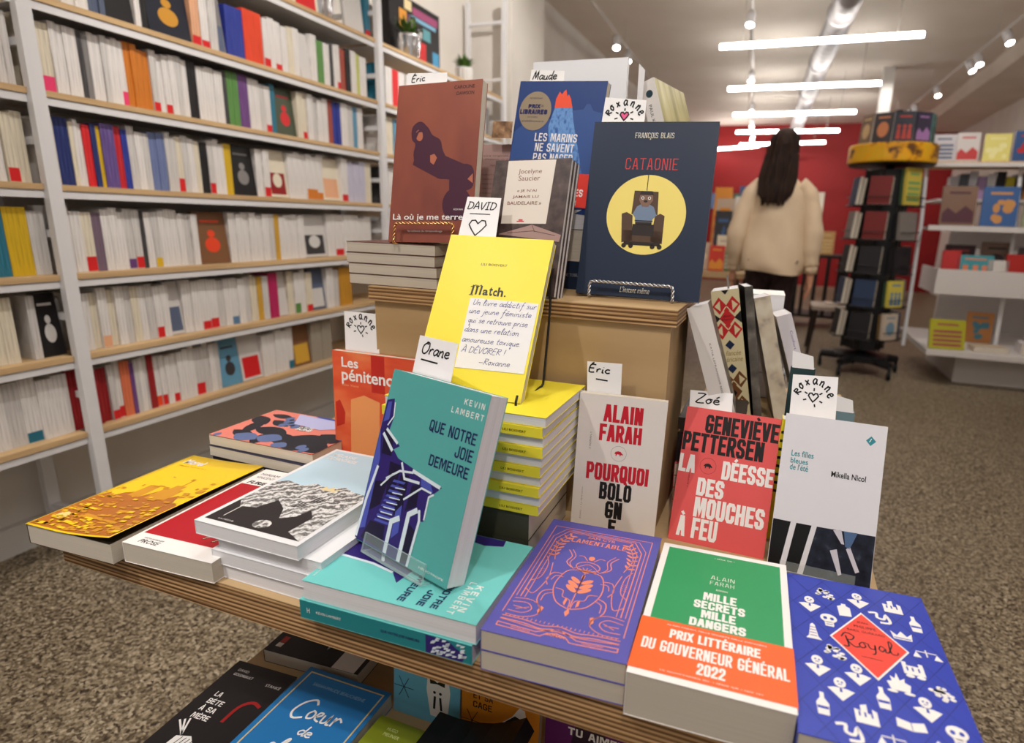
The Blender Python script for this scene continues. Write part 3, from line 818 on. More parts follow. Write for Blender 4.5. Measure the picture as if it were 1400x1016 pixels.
# yellow city novel, front left corner of the table, cover lifting
P_ = (-.857, .41, .727, 2.5, 90, 0, .144, .24, .027)
b = thing('book', 'thick novel with a yellow and ochre city cover curling up at the table corner', 'book', frame(*P_[:6]))
book_parts(b, .144, .24, .027, C('morel_back', (60, 46, 30)), PAGE_G, flap=True)
art(b, 'endpaper', C('black_endpaper', (30, 26, 24), .5), lambda bm: rect(bm, .004, .0, .143, .2395), z=.0002)
m_mo = C('morel_yellow', (240, 200, 34), .3)
def curl(x, y): return .0007+.0095*(max(0, x-.05)/.094)**1.6*(1-.55*y/.24)
def curled(bm, pts_fn, x0, x1, y0, y1, nx, ny, lift=0):
    g = [[bm.verts.new((x0+(x1-x0)*i/nx, y0+(y1-y0)*j/ny, curl(x0+(x1-x0)*i/nx, y0+(y1-y0)*j/ny)+lift)) for j in range(ny+1)] for i in range(nx+1)]
    for i in range(nx):
        for j in range(ny): bm.faces.new((g[i][j], g[i+1][j], g[i+1][j+1], g[i][j+1]))
bm = bmesh.new(); curled(bm, None, 0, .145, -.001, .24, 16, 8)
for v in list(bm.verts): pass
fr = obj('front_cover', bm, m_mo, b, smooth=True)
sd = fr.modifiers.new('s', 'SOLIDIFY'); sd.thickness = .0004; sd.offset = -1
rr = random.Random(3)
def city(bm, lo, dens, seed):
    q = random.Random(seed)
    for i in range(dens):
        x = q.uniform(.002, .135); y = abs(q.gauss(0, .055))+.003
        if y > .165: continue
        w_ = q.uniform(.003, .012); h = q.uniform(.0012, .006)
        x1 = min(.143, x+w_)
        v = [bm.verts.new((a, c, curl(a, c)+lo)) for a, c in ((x, y), (x1, y), (x1, y+h), (x, y+h))]; bm.faces.new(v)
m_oc = C('morel_ochre', (176, 104, 40), .3); m_oc2 = C('morel_amber', (208, 146, 40), .3)
bm = bmesh.new(); curled(bm, None, .002, .143, .002, .072, 14, 4, .0002)
sky = [(.0, .085), (.012, .1), (.02, .088), (.03, .105), (.042, .112), (.05, .098), (.06, .102), (.07, .122), (.078, .126), (.085, .11), (.1, .104), (.115, .118), (.125, .1), (.143, .09)]
for (a, ya), (c, yc) in zip(sky, sky[1:]):
    a = max(a, .002)
    v = [bm.verts.new((p, q_, curl(p, q_)+.0002)) for p, q_ in ((a, .072), (c, .072), (c, yc), (a, ya))]; bm.faces.new(v)
obj('city_print', bm, m_oc, b)
bm = bmesh.new(); city(bm, .0009, 190, 4); obj('cover_print_amber', bm, m_oc2, b)
bm = bmesh.new(); city(bm, .0013, 60, 9); obj('cover_print_yellow', bm, m_mo, b)
bm = bmesh.new()
for x0, x1, h in ((.086, .09, .05), (.078, .098, .03), (.07, .106, .018), (.04, .06, .02)):
    v = [bm.verts.new((p, q_, curl(p, q_)+.00025)) for p, q_ in ((x0, .1), (x1, .1), (x1-.001, .115+h), (x0+.001, .115+h))]; bm.faces.new(v)
obj('tower_print', bm, m_oc2, b)
def onmorel(fn, name, mat):
    bm = bmesh.new(); fn(bm)
    for v in bm.verts: v.co.z = curl(v.co.x, v.co.y)+.0008
    obj(name, bm, mat, b)
onmorel(lambda bm: sans(bm, 'Morel', .014, .209, .05, .224, bold=.02), 'title_lettering', WHT)
onmorel(lambda bm: (sans(bm, 'Maxime', .016, .2, .036, .2035), sans(bm, 'Raymond Bock', .039, .2, .07, .2035)), 'author_lettering', m_oc)
onmorel(lambda bm: ell(bm, .02, .03, .0085), 'round_badge', C('badge_cream', (236, 206, 130)))

# white and red novel beside it
P_ = (-.7075, .426, .727, 3, 90, 0, .136, .23, .0265)
b = book('book', 'thick white novel with a red panel and drawn drops beside the yellow one', P_, WHT, PAGE_G)
art(b, 'red_panel', C('furie_red', (176, 30, 42)), lambda bm: rect(bm, .004, .0255, .132, .178))
txt(b, 'title_lettering', BLK_, [('s', 'FURIE', .009, .181, .042, .19, dict(bold=.04, shear=.2)), ('s', 'MYRIAM', .008, .21, .04, .2165), ('s', 'VINCENT', .008, .1995, .04, .206)])
txt(b, 'publisher_lettering', BLK_, [('s', 'PROSE', .016, .0065, .046, .0135, dict(bold=.01, shear=.15)), ('s', 'POÈTES DE BROUSSE', .016, .0155, .046, .0185)])
def drops(bm):
    for x, y, a in ((.082, .036, .3), (.09, .042, .2), (.098, .034, .35), (.1, .05, .1), (.112, .043, .2), (.088, .053, .2)):
        poly(bm, [(x, y), (x+.004, y+.0015), (x+.0075*math.cos(a)+.002, y+.011), (x+.0005, y+.005)])
art(b, 'drop_drawing', BLK_, drops, 2)
art(b, 'drop_highlight', C('print_cream', (232, 214, 186)), lambda bm: [ln(bm, [(x, y), (x+.006, y+.008)], .0012) for x, y in ((.0835, .0375), (.0995, .0355), (.113, .0445))], 3)
art(b, 'scribble', BLK_, lambda bm: [ln(bm, [(.1+.02*math.cos(t*.7)*math.cos(i), .085+.03*math.sin(t*.9+i)) for t in range(9)], .0009, smooth=4) for i in range(3)], 2)

# stack of four grey-white novels, figures in armour on the uppermost cover
for i, (dx, dy, yaw) in enumerate([(.022, .006, 0), (.016, .004, .3), (.018, .012, -.3), (0, 0, 0)]):
    top = i == 3
    z = .7+.018*(i+1)
    if i == 2: dx, dy = .024, .008
    rt = book('book', 'white bordered novel showing bundled grey figures under pale blue, topmost of its stack' if top else ['lowest of the white books stacked under the grey figures cover', 'second from bottom white book under the grey figures cover', 'white book directly below the grey figures cover, jutting right'][i],
        (-.601+dx, .4415+dy, z-.0003, yaw, 90, 0, .149, .238, .0174), C('melasse_white', (226, 226, 230)), PAGE_W, group='stack of grey figures novels')
    if not top: continue
    art(rt, 'sky_panel', C('melasse_blue', (184, 210, 226)), lambda bm: rect(bm, .006, .116, .143, .232))
    art(rt, 'dark_panel', C('melasse_dark', (44, 40, 42)), lambda bm: rect(bm, .006, .0085, .143, .118), 1)
    mg = M('bundle_print', (150, 148, 148), .45, .3)
    nt, N, L, B = nodes(mg)
    wv = N.new('ShaderNodeTexWave'); wv.inputs['Scale'].default_value = 26; wv.inputs['Distortion'].default_value = 14; wv.inputs['Detail'].default_value = 4; wv.inputs['Detail Scale'].default_value = 1.6; wv.inputs['Detail Roughness'].default_value = .65
    L.new(coords(N, L, (1, 1, 1), rot=(0, 0, .8)), wv.inputs['Vector'])
    rr_ = ramp(N, [(0, (92, 90, 90)), (.3, (150, 148, 148)), (.75, (196, 194, 194)), (1, (222, 220, 220))]); L.new(wv.outputs['Fac'], rr_.inputs[0]); L.new(rr_.outputs[0], B.inputs['Base Color'])
    def fig(bm):
        poly(bm, [(.006, .06), (.02, .045), (.04, .05), (.05, .075), (.072, .06), (.085, .04), (.1, .05), (.105, .07), (.12, .055), (.118, .02), (.143, .0086), (.143, .126), (.12, .128), (.1, .136), (.085, .124), (.06, .13), (.045, .118), (.02, .124), (.006, .116)])
    art(rt, 'figure_print', mg, fig, 2)
    art(rt, 'white_disc', mg, lambda bm: ell(bm, .078, .022, .011, .009), 2)
    def bands(bm):
        for x, y in ((.078, .068), (.088, .086)):
            for k in range(3): poly(bm, [(x+.004*k, y+.001*k), (x+.0025+.004*k, y+.001*k), (x+.006+.004*k, y+.013), (x+.0035+.004*k, y+.013)])
    art(rt, 'band_print', BLK_, bands, 3)
    art(rt, 'crown_print', C('crown', (222, 204, 160)), lambda bm: poly(bm, [(.075, .118), (.098, .118), (.1, .128), (.094, .123), (.088, .131), (.083, .123), (.077, .13)]), 3)
    txt(rt, 'title_lettering', WHT, [('s', 'MÉLASSE', .012, .215, .052, .225, dict(bold=.02)), ('s', 'DE FANTAISIE', .012, .202, .062, .2115, dict(bold=.02))], 2)
    txt(rt, 'publisher_lettering', WHT, [('s', 'LA MÈCHE', .022, .0125, .044, .0155)], 3)
    art(rt, 'pole_print', WHT, lambda bm: rect(bm, .0215, .02, .0227, .045), 3)

# patterned coral books at the left rear
for i in range(3):
    top = i == 2
    rt = book('book', 'coral, black and blue patterned novel with a lilac sheet shape, on its stack' if top else ['lowest patterned coral book of the rear left stack', 'middle patterned coral book of the rear left stack'][i],
        (-.866+(0, .004, 0)[i]+.002, .824+(.0, -.003, 0)[i], .7+.0183*(i+1)-.0003, -90+(1.5, -1, 0)[i], 90, 0, .145, .216, .0178), C('coral_spine', (44, 44, 66)), PAGE_C, spine='L' if i else 'R', group='patterned coral novels')
    if not top: continue
    art(rt, 'coral_ground', C('coral', (222, 128, 114)), lambda bm: rect(bm, .0003, .0003, .1447, .2157), z=.00008)
    def blobs(bm, n, seed, s0, s1):
        q = random.Random(seed)
        for _ in range(n):
            r_ = q.uniform(s0, s1)*.8; cx, cy = q.uniform(r_, .145-r_), q.uniform(r_*1.0, .216-r_)
            ell(bm, cx, cy, r_, r_*q.uniform(.3, .62), _*6e-6, 20, q.uniform(0, PI))
    def lens(bm, cx, cy, l, w_, deg, z=0):
        c_, s_ = math.cos(R(deg)), math.sin(R(deg)); pts = []
        for i in range(24):
            t = i/24*2*PI; u = math.cos(t)*l/2; v = math.sin(t)*abs(math.sin(t))*w_/2
            pts.append((min(.1445, max(.0005, cx+u*c_-v*s_)), min(.2155, max(.0005, cy+u*s_+v*c_))))
        poly(bm, pts, z)
    DKL = [(.055, .02, .06, .03, 60), (.085, .035, .07, .026, 15), (.118, .045, .055, .026, 75), (.09, .078, .07, .036, 88), (.126, .09, .05, .026, 15), (.112, .125, .075, .036, 62), (.132, .165, .06, .03, 90), (.1, .168, .08, .05, 85), (.08, .195, .06, .04, 70), (.122, .2, .05, .04, 45), (.055, .065, .05, .024, 70), (.025, .04, .05, .02, 85), (.02, .085, .04, .018, 60), (.06, .12, .04, .02, 80)]
    art(rt, 'cover_print_black', C('coral_black', (36, 36, 46)), lambda bm: [lens(bm, *d, i*4e-6) for i, d in enumerate(DKL)], 1)
    def blues(bm):
        for i, d in enumerate([(.128, .062, .05, .034, 82), (.118, .103, .048, .036, 95), (.136, .14, .03, .026, 90), (.07, .21, .03, .02, 60), (.138, .012, .016, .012, 0)]): lens(bm, *d, i*4e-6)
        for i, (x, y) in enumerate(((.03, .062), (.042, .07), (.036, .082), (.05, .085), (.044, .098), (.058, .1), (.03, .095), (.06, .075), (.128, .178), (.136, .19))): ell(bm, x, y, .0095, .0075, 3e-5+i*4e-6, 16)
    art(rt, 'cover_print_blue', C('coral_blue', (92, 108, 152)), blues, 2)
    art(rt, 'cover_print_dots', C('coral_black', (36, 36, 46)), lambda bm: [ell(bm, x, y, .005, .0042, 0, 12) for x, y in ((.034, .07), (.046, .08), (.04, .092), (.056, .092), (.028, .088))], 3)
    art(rt, 'lilac_shape', C('coral_lilac', (182, 182, 222)), lambda bm: poly(bm, [(.004, .06), (.048, .088), (.055, .15), (.03, .19), (.008, .16)]), 4)
    art(rt, 'blue_shape', C('coral_royal', (44, 60, 164)), lambda bm: poly(bm, [(.001, .1), (.006, .1), (.008, .15), (.034, .2), (.012, .2155), (.001, .2155)]), 5)
    txt(rt, 'title_lettering', WHT, [('s', 'LA FIN DES', .05, .12, .078, .127, dict(bold=.03, rot=(.06, .12, PI/2))), ('s', 'BALEINES', .05, .11, .082, .119, dict(bold=.04, rot=(.06, .12, PI/2)))], 6)

# turquoise novels lying with their long side to the front
TQ_LIT = C('turquoise', (112, 198, 196)); TQs = C('turquoise_spine', (32, 124, 132)); VIO = C('deep_violet', (46, 32, 108)); VIO2 = C('violet_blue', (74, 84, 176)); ICE = C('ice_white', (214, 226, 236)); DKV = C('night_violet', (26, 18, 52))  # flat turquoise covers are lighter, light from above put into their colour
P_ = (-.438+.2025, .430, .7222, 90+1.5, 90, 0, .1496, .2025, .0222)
b = book('book', 'lower turquoise novel of the pair, dark teal spine facing the front edge', P_, TQ_LIT, PAGE_W, spine='L', spine_mat=TQs)
SPM = Matrix(((0, 0, -1, -.00015), (-1, 0, 0, 0), (0, 1, 0, 0), (0, 0, 0, 1)))   # print on the spine: x runs towards the book's foot, y along thickness
def onspine(root, name, mat, fn, h, lift=.00015):
    bm = bmesh.new(); fn(bm)
    for v in bm.verts: v.co = Vector((-lift-v.co.z, h-v.co.x, v.co.y))
    return obj(name, bm, mat, root)
onspine(b, 'author_lettering', WHT, lambda bm: (sans(bm, 'KEVIN LAMBERT', .021, -.0125, .052, -.0095), sans(bm, 'H', .009, -.014, .0125, -.008)), .2025)
onspine(b, 'title_lettering', NAVY, lambda bm: sans(bm, 'QUE NOTRE JOIE DEMEURE', .1, -.0135, .145, -.0095, bold=.03), .2025)
def spart(bm):
    q = random.Random(8)
    for i in range(34):
        x = q.uniform(.155, .192); y = q.uniform(-.021, -.003); poly(bm, [(x, y), (x+.004, y+.0012), (x+.0055, y+q.uniform(.002, .005)), (x+.001, y+.003)])
onspine(b, 'cover_print_violet', VIO, lambda bm: (poly(bm, [(.152, -.0215), (.192, -.0215), (.197, -.012), (.186, -.008), (.178, -.002), (.152, -.001)])), .2025)
onspine(b, 'cover_print_light', ICE, spart, .2025, .0003)
P_ = (-.438, .576, .745, -88.5, 90, 0, .1496, .2025, .0222)
b = book('book', 'upper turquoise novel lying flat beneath the clear stand', P_, TQ_LIT, PAGE_W)
txt(b, 'author_lettering', WHT, [('b', 'KEVIN', .0925, .1755, .137, .1835, dict(pen=.2, gap=.6)), ('b', 'LAMBERT', .0895, .1665, .1435, .174, dict(pen=.2, gap=.6))])
txt(b, 'title_lettering', NAVY, [('b', 'QUE NOTRE', .0745, .1475, .1425, .1555, dict(pen=.26)), ('b', 'JOIE', .117, .1325, .1432, .1405, dict(pen=.26)), ('b', 'DEMEURE', .0835, .1105, .1435, .1185, dict(pen=.26))])
txt(b, 'publisher_lettering', WHT, [('s', 'HÉLIOTROPE', .106, .0045, .139, .007)])
art(b, 'cover_print_violet', VIO, lambda bm: poly(bm, [(.0005, .001), (.094, .001), (.097, .052), (.103, .08), (.107, .083), (.119, .0945), (.042, .1065), (.031, .114), (.04, .12), (.016, .132), (.019, .148), (.013, .17), (.0005, .168)]))
art(b, 'cover_print_light', ICE, lambda bm: [ln(bm, p, .0035) for p in ([(.094, .002), (.097, .05), (.104, .08)], [(.06, .003), (.062, .04), (.09, .058)], [(.02, .02), (.05, .05)])], 2)

# the turquoise novel standing in the clear stand
PQ = (-.431, .507, .752, -17.2, 18.9, 0, .157, .203, .027)
b = book('book', 'turquoise novel with a violet staircase cover standing upright on the flat pair', PQ, C('turquoise_shaded', (84, 164, 162)), PAGE_W)  # same turquoise cover, darkened in colour as the shaded upright face
txt(b, 'author_lettering', WHT, [('b', 'KEVIN', .1225, .1862, .152, .1925, dict(pen=.2, gap=.6)), ('b', 'LAMBERT', .1065, .1745, .154, .181, dict(pen=.2, gap=.6))])
txt(b, 'title_lettering', NAVY, [('b', 'QUE NOTRE', .0795, .148, .151, .1605, dict(pen=.27)), ('b', 'JOIE', .1255, .130, .1515, .1428, dict(pen=.27)), ('b', 'DEMEURE', .0907, .1122, .151, .1243, dict(pen=.27))])
txt(b, 'publisher_lettering', WHT, [('s', 'HÉLIOTROPE', .112, .0058, .15, .0085)])
art(b, 'cover_print_violet', VIO, lambda bm: poly(bm, [(.0006, .0006), (.093, .0006), (.0965, .051), (.1034, .053), (.1033, .08), (.107, .083), (.119, .0945), (.042, .1065), (.031, .114), (.04, .12), (.016, .132), (.019, .148), (.013, .17), (.0006, .166)]))
def dk(bm):
    for p in ([(.004, .03), (.03, .05), (.034, .078), (.012, .072)], [(.036, .06), (.048, .066), (.05, .1), (.03, .1)], [(.055, .045), (.068, .052), (.066, .094), (.052, .09)], [(.072, .055), (.088, .065), (.086, .088), (.074, .085)], [(.012, .105), (.03, .106), (.026, .128), (.008, .135)], [(.01, .005), (.05, .003), (.046, .03), (.02, .028)], [(.08, .004), (.092, .002), (.094, .04), (.084, .044)]):
        poly(bm, p)
art(b, 'cover_print_dark', DKV, dk, 2)
def md(bm):
    for i in range(9):
        y = .03+.0062*i; poly(bm, [(.026+.002*i, y), (.05+.0014*i, y+.002), (.052+.0014*i, y+.005), (.028+.002*i, y+.003)])
    for p in ([(.001, .012), (.014, .018), (.012, .1), (.002, .13)], [(.06, .02), (.07, .03), (.066, .06), (.058, .05)], [(.003, .14), (.012, .145), (.01, .166), (.004, .164)], [(.088, .088), (.108, .086), (.1, .096), (.085, .097)]):
        poly(bm, p)
art(b, 'cover_print_blue', VIO2, md, 3)
def wh(bm):
    for p, w_ in (([(.0555, .002), (.055, .038), (.067, .0455)], .006), ([(.0795, .001), (.0795, .0535), (.0915, .062)], .006), ([(.0945, .001), (.0975, .052), (.094, .063)], .0035), ([(.002, .004), (.005, .05), (.012, .09)], .004), ([(.008, .128), (.03, .112)], .004), ([(.012, .134), (.036, .122)], .0035), ([(.07, .1), (.117, .094)], .004), ([(.05, .104), (.06, .088), (.085, .09)], .003), ([(.104, .055), (.1035, .08), (.11, .0845)], .0022), ([(.016, .166), (.019, .15), (.012, .138)], .0018), ([(.03, .08), (.05, .094), (.072, .098)], .0024), ([(.024, .07), (.04, .088)], .0022), ([(.066, .066), (.09, .086), (.106, .085)], .0022)):
        ln(bm, p, w_)
    for i in range(7): ln(bm, [(.031+.003*i, .036+.0064*i), (.052+.0022*i, .0385+.0064*i)], .0012)
art(b, 'cover_print_light', ICE, wh, 4)
card('white card reading Orane, tucked behind the standing turquoise novel', PQ, [(-.0037, .2492), (.0636, .2486), (.0667, .185), (-.001, .182)], -.029)
o = bpy.context.scene.objects['name_card'] if False else COL.objects[-1]
art(o, 'handwriting', INK, lambda bm: (hand(bm, 'Orane', .005, .2285, .055, .0075, .0019, slant=.4), ln(bm, [(.008, .221), (.038, .2205)], .0019)), 2)
# clear acrylic stand
m_ac = M('clear_acrylic', (226, 238, 236), .04, .6, alpha=.09)
m_ace = M('acrylic_edge', (190, 208, 206), .15, .5, alpha=.5)
def acrylic(name, parent, *boxes):
    """thin clear plates with brighter cut edges"""
    bm = bmesh.new()
    for a, b_ in boxes:
        d = [b_[k]-a[k] for k in range(3)]; ax = d.index(min(d)); n0 = len(bm.faces)
        box(bm, a, b_); bm.faces.ensure_lookup_table()
        for f in bm.faces[n0:]:
            c = f.calc_center_median()
            on = abs(c[ax]-a[ax]) < 1e-6 or abs(c[ax]-b_[ax]) < 1e-6
            f.material_index = 0 if on else 1
    return obj(name, bm, [m_ac, m_ace], parent)
PM = frame(*PQ[:6])
ac = thing('book_stand', 'clear acrylic stand with a low lip holding the turquoise novel', 'book stand', PM)
acrylic('front_lip', ac, ((.026, -.004, .006), (.129, .0165, .0085)))
acrylic('shelf_plate', ac, ((.026, -.0062, -.03), (.129, -.0041, .0085)))
acrylic('back_rest', ac, ((.03, -.0041, -.0345), (.125, .12, -.032)))

# Lamentable pair
LAMC = C('periwinkle', (88, 86, 168), .35); ORG = C('apricot_ink', (238, 140, 108), .4)
for i in range(2):
    rt = book('book', 'periwinkle novel with an apricot line drawn beetle, lying on its twin' if i else 'second periwinkle novel, lying beneath the beetle cover', (-.2254, .4286, .7225+.0222*i, 3, 90, 0, .1395, .2265, .0219), LAMC, PAGE_G, group='beetle cover novels')
    if i: bt = rt
def beetle(bm):
    W_, H_ = .1395, .2265; k = .0009
    def m2(p): return [(W_-x, y) for x, y in p]
    ln(bm, [(.009, .012), (.009, .209), (.128, .2125), (.1325, .0115)], k) if False else None
    ln(bm, [(.009, .032), (.009, .2105), (.1305, .2105), (.1305, .032)], k)
    for d in (.004, .0085, .013):
        ln(bm, [(.009+d, .06), (.009+d, .19-d), (.02+d, .2085-d*.6), (W_-.02-d, .2085-d*.6), (W_-.009-d, .19-d), (W_-.009-d, .06)], k*(1.3 if d == .0085 else .9), smooth=0)
    for sgn in (0, 1):
        f = m2 if sgn else (lambda p: p)
        # laurel
        ln(bm, f([(.03, .137), (.0245, .16), (.0275, .178), (.034, .192)]), k, smooth=4)
        for x, y, a in ((.027, .145, 2.0), (.026, .153, 1.9), (.0265, .161, 1.7), (.0258, .169, 1.5), (.0275, .177, 1.3), (.030, .185, 1.2), (.0335, .192, 1.0)):
            for s_ in (.9, -.9):
                cx, cy = x+.0042*math.cos(a+s_), y+.0042*math.sin(a+s_)
                if sgn: cx = W_-cx
                ell(bm, cx, cy, .0042, .0015, 0, 10, (PI-(a+s_)) if sgn else a+s_)
        # legs
        ln(bm, f([(.052, .128), (.044, .137), (.047, .15), (.04, .162)]), k*1.2, smooth=3); ln(bm, f([(.055, .126), (.048, .136), (.051, .151), (.044, .164)]), k, smooth=3)
        ln(bm, f([(.048, .112), (.037, .112), (.033, .098), (.037, .088)]), k*1.2, smooth=3); ln(bm, f([(.049, .107), (.041, .107), (.038, .098)]), k, smooth=3)
        ln(bm, f([(.046, .082), (.036, .076), (.035, .06), (.043, .048)]), k*1.2, smooth=3); ln(bm, f([(.048, .077), (.04, .072), (.039, .06)]), k, smooth=3)
        poly(bm, f([(.043, .052), (.046, .05), (.044, .038), (.041, .044)]))
        # antennae, wing outline
        ln(bm, f([(.066, .146), (.06, .154), (.054, .153)]), k, smooth=3)
        ln(bm, f([(.0695, .125), (.052, .122), (.045, .104), (.045, .084), (.054, .064), (.0685, .056)]), k*1.3, smooth=4)
        ln(bm, f([(.0685, .056), (.067, .07), (.058, .074), (.056, .084), (.047, .086)]), k, smooth=3)
        poly(bm, f([(.0615, .064), (.064, .06), (.0645, .07), (.062, .074)]))
        # contour ground loops at the sides
        ln(bm, f([(.013, .056), (.03, .058), (.042, .05), (.043, .038), (.03, .03), (.013, .03)]), k, smooth=4)
        ln(bm, f([(.013, .05), (.028, .052), (.035, .044), (.028, .036), (.013, .036)]), k, smooth=4)
        ln(bm, f([(.016, .044), (.03, .043)]), k); ln(bm, f([(.02, .04), (.032, .046)]), k)
        ln(bm, f([(.018, .09), (.026, .1), (.026, .125), (.02, .14)]), k, smooth=4); ln(bm, f([(.018, .075), (.028, .07), (.034, .1), (.03, .13)]), k, smooth=4)
        for q_ in range(12): ell(bm, *( (lambda p: (W_-p[0], p[1]) if sgn else p)((.021+.0022*(q_ % 3), .104+.0035*(q_//3)))), .0005, n=6)
    # head and shell
    ell_pts = [(.0698+.0135*math.cos(t), .134+.0095*math.sin(t)) for t in (2*PI*i/20 for i in range(20))]
    ln(bm, ell_pts, k*1.3, 0, True); ln(bm, [(.0555, .127), (.0698, .139), (.084, .127)], k, smooth=4)
    for i in range(7):
        a = R(12+26*i); ln(bm, [(.0698+.004*math.cos(a), .1235+.003*math.sin(a)), (.0698+.0115*math.cos(a), .1235+.0085*math.sin(a))], k)
    ell(bm, .0698, .1245, .0042, .003); ell(bm, .0698, .152, .0035, .0045)
    ln(bm, [(.0698, .121), (.0698, .06)], k*1.2)
    ln(bm, [(.0698, .118), (.0698, .084)], k*1.6)
    for y, s_ in ((.086, 1), (.094, 1), (.102, .9)):
        for sg in (-1, 1): ell(bm, .0698+sg*.0072*s_, y+.004, .0082*s_, .0034*s_, 0, 14, (.7 if sg > 0 else PI-.7))
    ell(bm, .0698, .114, .0018, .0045)
    poly(bm, [(.067, .05), (.0698, .044), (.0722, .05), (.0698, .058)])
    # ground bands
    for dy in (0, .0045):
        ln(bm, [(.011, .027-dy), (.035, .0265-dy), (.052, .024-dy), (.064, .0265-dy), (.0698, .0275-dy), (.076, .0265-dy), (.088, .024-dy), (.104, .0265-dy), (.1285, .027-dy)], k*1.2, smooth=4)
    for i in range(26):
        x = .014+.0044*i; ln(bm, [(x, .0272), (x+.0006, .0302)], k*.8)
    ln(bm, [(.011, .0165), (.05, .014), (.06, .019), (.0698, .0205), (.08, .019), (.09, .014), (.1285, .0165), (.1285, .0115), (.09, .0095), (.084, .0095), (.079, .015), (.0698, .0172), (.0605, .015), (.0555, .0095), (.011, .0115)], k*1.2, 0, True)
    ln(bm, [(.025, .0135), (.045, .012)], k*.8); ln(bm, [(.095, .012), (.115, .0135)], k*.8)
    ln(bm, [(.011, .022), (.055, .018), (.0698, .0235), (.085, .018), (.1285, .022)], k, smooth=5)
art(bt, 'beetle_drawing', ORG, beetle)
txt(bt, 'title_lettering', ORG, [('b', 'LAMENTABLE', .0365, .1805, .1035, .1895, dict(pen=.24, gap=.32, serif=True)), ('s', 'SAM CYR', .054, .1935, .088, .1985, dict(bold=.01)), ('s', 'ROMAN', .0605, .0125, .0785, .016, dict(bold=.03))], 2)

# green prize novel with its paper band
P_ = (-.0844, .4275, .745, 2.1, 90, 0, .139, .2254, .0445)
b = book('book', 'very thick green novel with a white border lying at the front edge', P_, WHT, PAGE_G)
art(b, 'green_panel', C('mille_green', (44, 148, 92)), lambda bm: rect(bm, .0072, .0075, .1318, .2178))
txt(b, 'title_lettering', WHT, [('b', 'MILLE', .054, .126, .0874, .1398, dict(pen=.38, gap=.1)), ('b', 'SECRETS', .0458, .1112, .096, .124, dict(pen=.38, gap=.1)), ('b', 'MILLE', .0543, .0962, .0876, .109, dict(pen=.38, gap=.1)), ('b', 'DANGERS', .0443, .0815, .0975, .094, dict(pen=.38, gap=.1))], 2)
txt(b, 'author_lettering', WHT, [('b', 'ALAIN', .0592, .1665, .084, .1735, dict(pen=.14, gap=.4)), ('b', 'FARAH', .0588, .156, .084, .163, dict(pen=.14, gap=.4)), ('s', 'ROMAN', .066, .146, .0775, .149), ('s', '• SÉRIE QR •', .0605, .2085, .0825, .2115)], 2)
bm = bmesh.new(); y0, y1, c_ = .0075, .0795, .0004
box(bm, (-.0006, y0, .0002), (.1396, y1, .0002+c_)); box(bm, (.1392, y0, -.0445), (.1398, y1, .0002)); box(bm, (-.0008, y0, -.0445), (-.0002, y1, .0002))
bd_ = obj('paper_band', bm, C('band_orange', (240, 100, 42)), b); bd_['label'] = 'orange prize band'
txt(bd_, 'band_lettering', WHT, [('b', 'PRIX LITTÉRAIRE', .029, .0555, .1105, .068, dict(pen=.4, gap=.1)), ('b', 'DU GOUVERNEUR GÉNÉRAL', .006, .0345, .1345, .0495, dict(pen=.36, gap=.14)), ('b', '2022', .0575, .0165, .0818, .0308, dict(pen=.4, gap=.1)),
  ('s', 'ALAIN FARAH, MILLE SECRETS MILLE DANGERS', .0245, .0725, .116, .0747), ('s', 'LE QUARTANIER ÉD. • SÉRIE QR • NO 161', .0275, .0105, .1125, .0127)], z=.00078)

# royal blue icon novel
P_ = (.0552, .423, .738, 2, 90, 0, .137, .232, .0375)
b = book('book', 'royal blue novel with white icons and a red diamond, overhanging the table corner', P_, C('royal_blue', (44, 62, 170), .3), PAGE_G)
DX, DY = .03284, .0472   # lattice pitch (half diagonals doubled)
CX0, CY0 = .0705, .1315
art(b, 'lattice_lines', C('royal_dark', (34, 40, 112), .3), lambda bm: None or [ln(bm, [clipa, clipb], .0005) for clipa, clipb in lattice()], 1) if False else None
def lat_segs():
    out = []
    sl = DY/DX
    for sg in (1, -1):
        for k in range(-14, 15):
            # y = CY0+sg*sl*(x-CX0)+(k+.5)*DY
            pts = []
            for x in (.0004, .1366):
                pts.append((x, CY0+sg*sl*(x-CX0)+k*DY))
            (xa, ya), (xb, yb) = pts
            def cl(t): return (xa+(xb-xa)*t, ya+(yb-ya)*t)
            ts = sorted([0, 1]+[(yy-ya)/(yb-ya) for yy in (.0004, .2316)])
            t0, t1 = ts[1], ts[2]
            a, c = cl(max(0, t0)), cl(min(1, t1))
            mid = cl((t0+t1)/2)
            if t1 > 0 and t0 < 1 and 0 <= mid[1] <= .2325 and 0 <= mid[0] <= .1372: out.append((a, c))
    return out
art(b, 'lattice_lines', C('royal_dark', (32, 38, 108), .3), lambda bm: [ln(bm, s, .0005) for s in lat_segs()], 1)
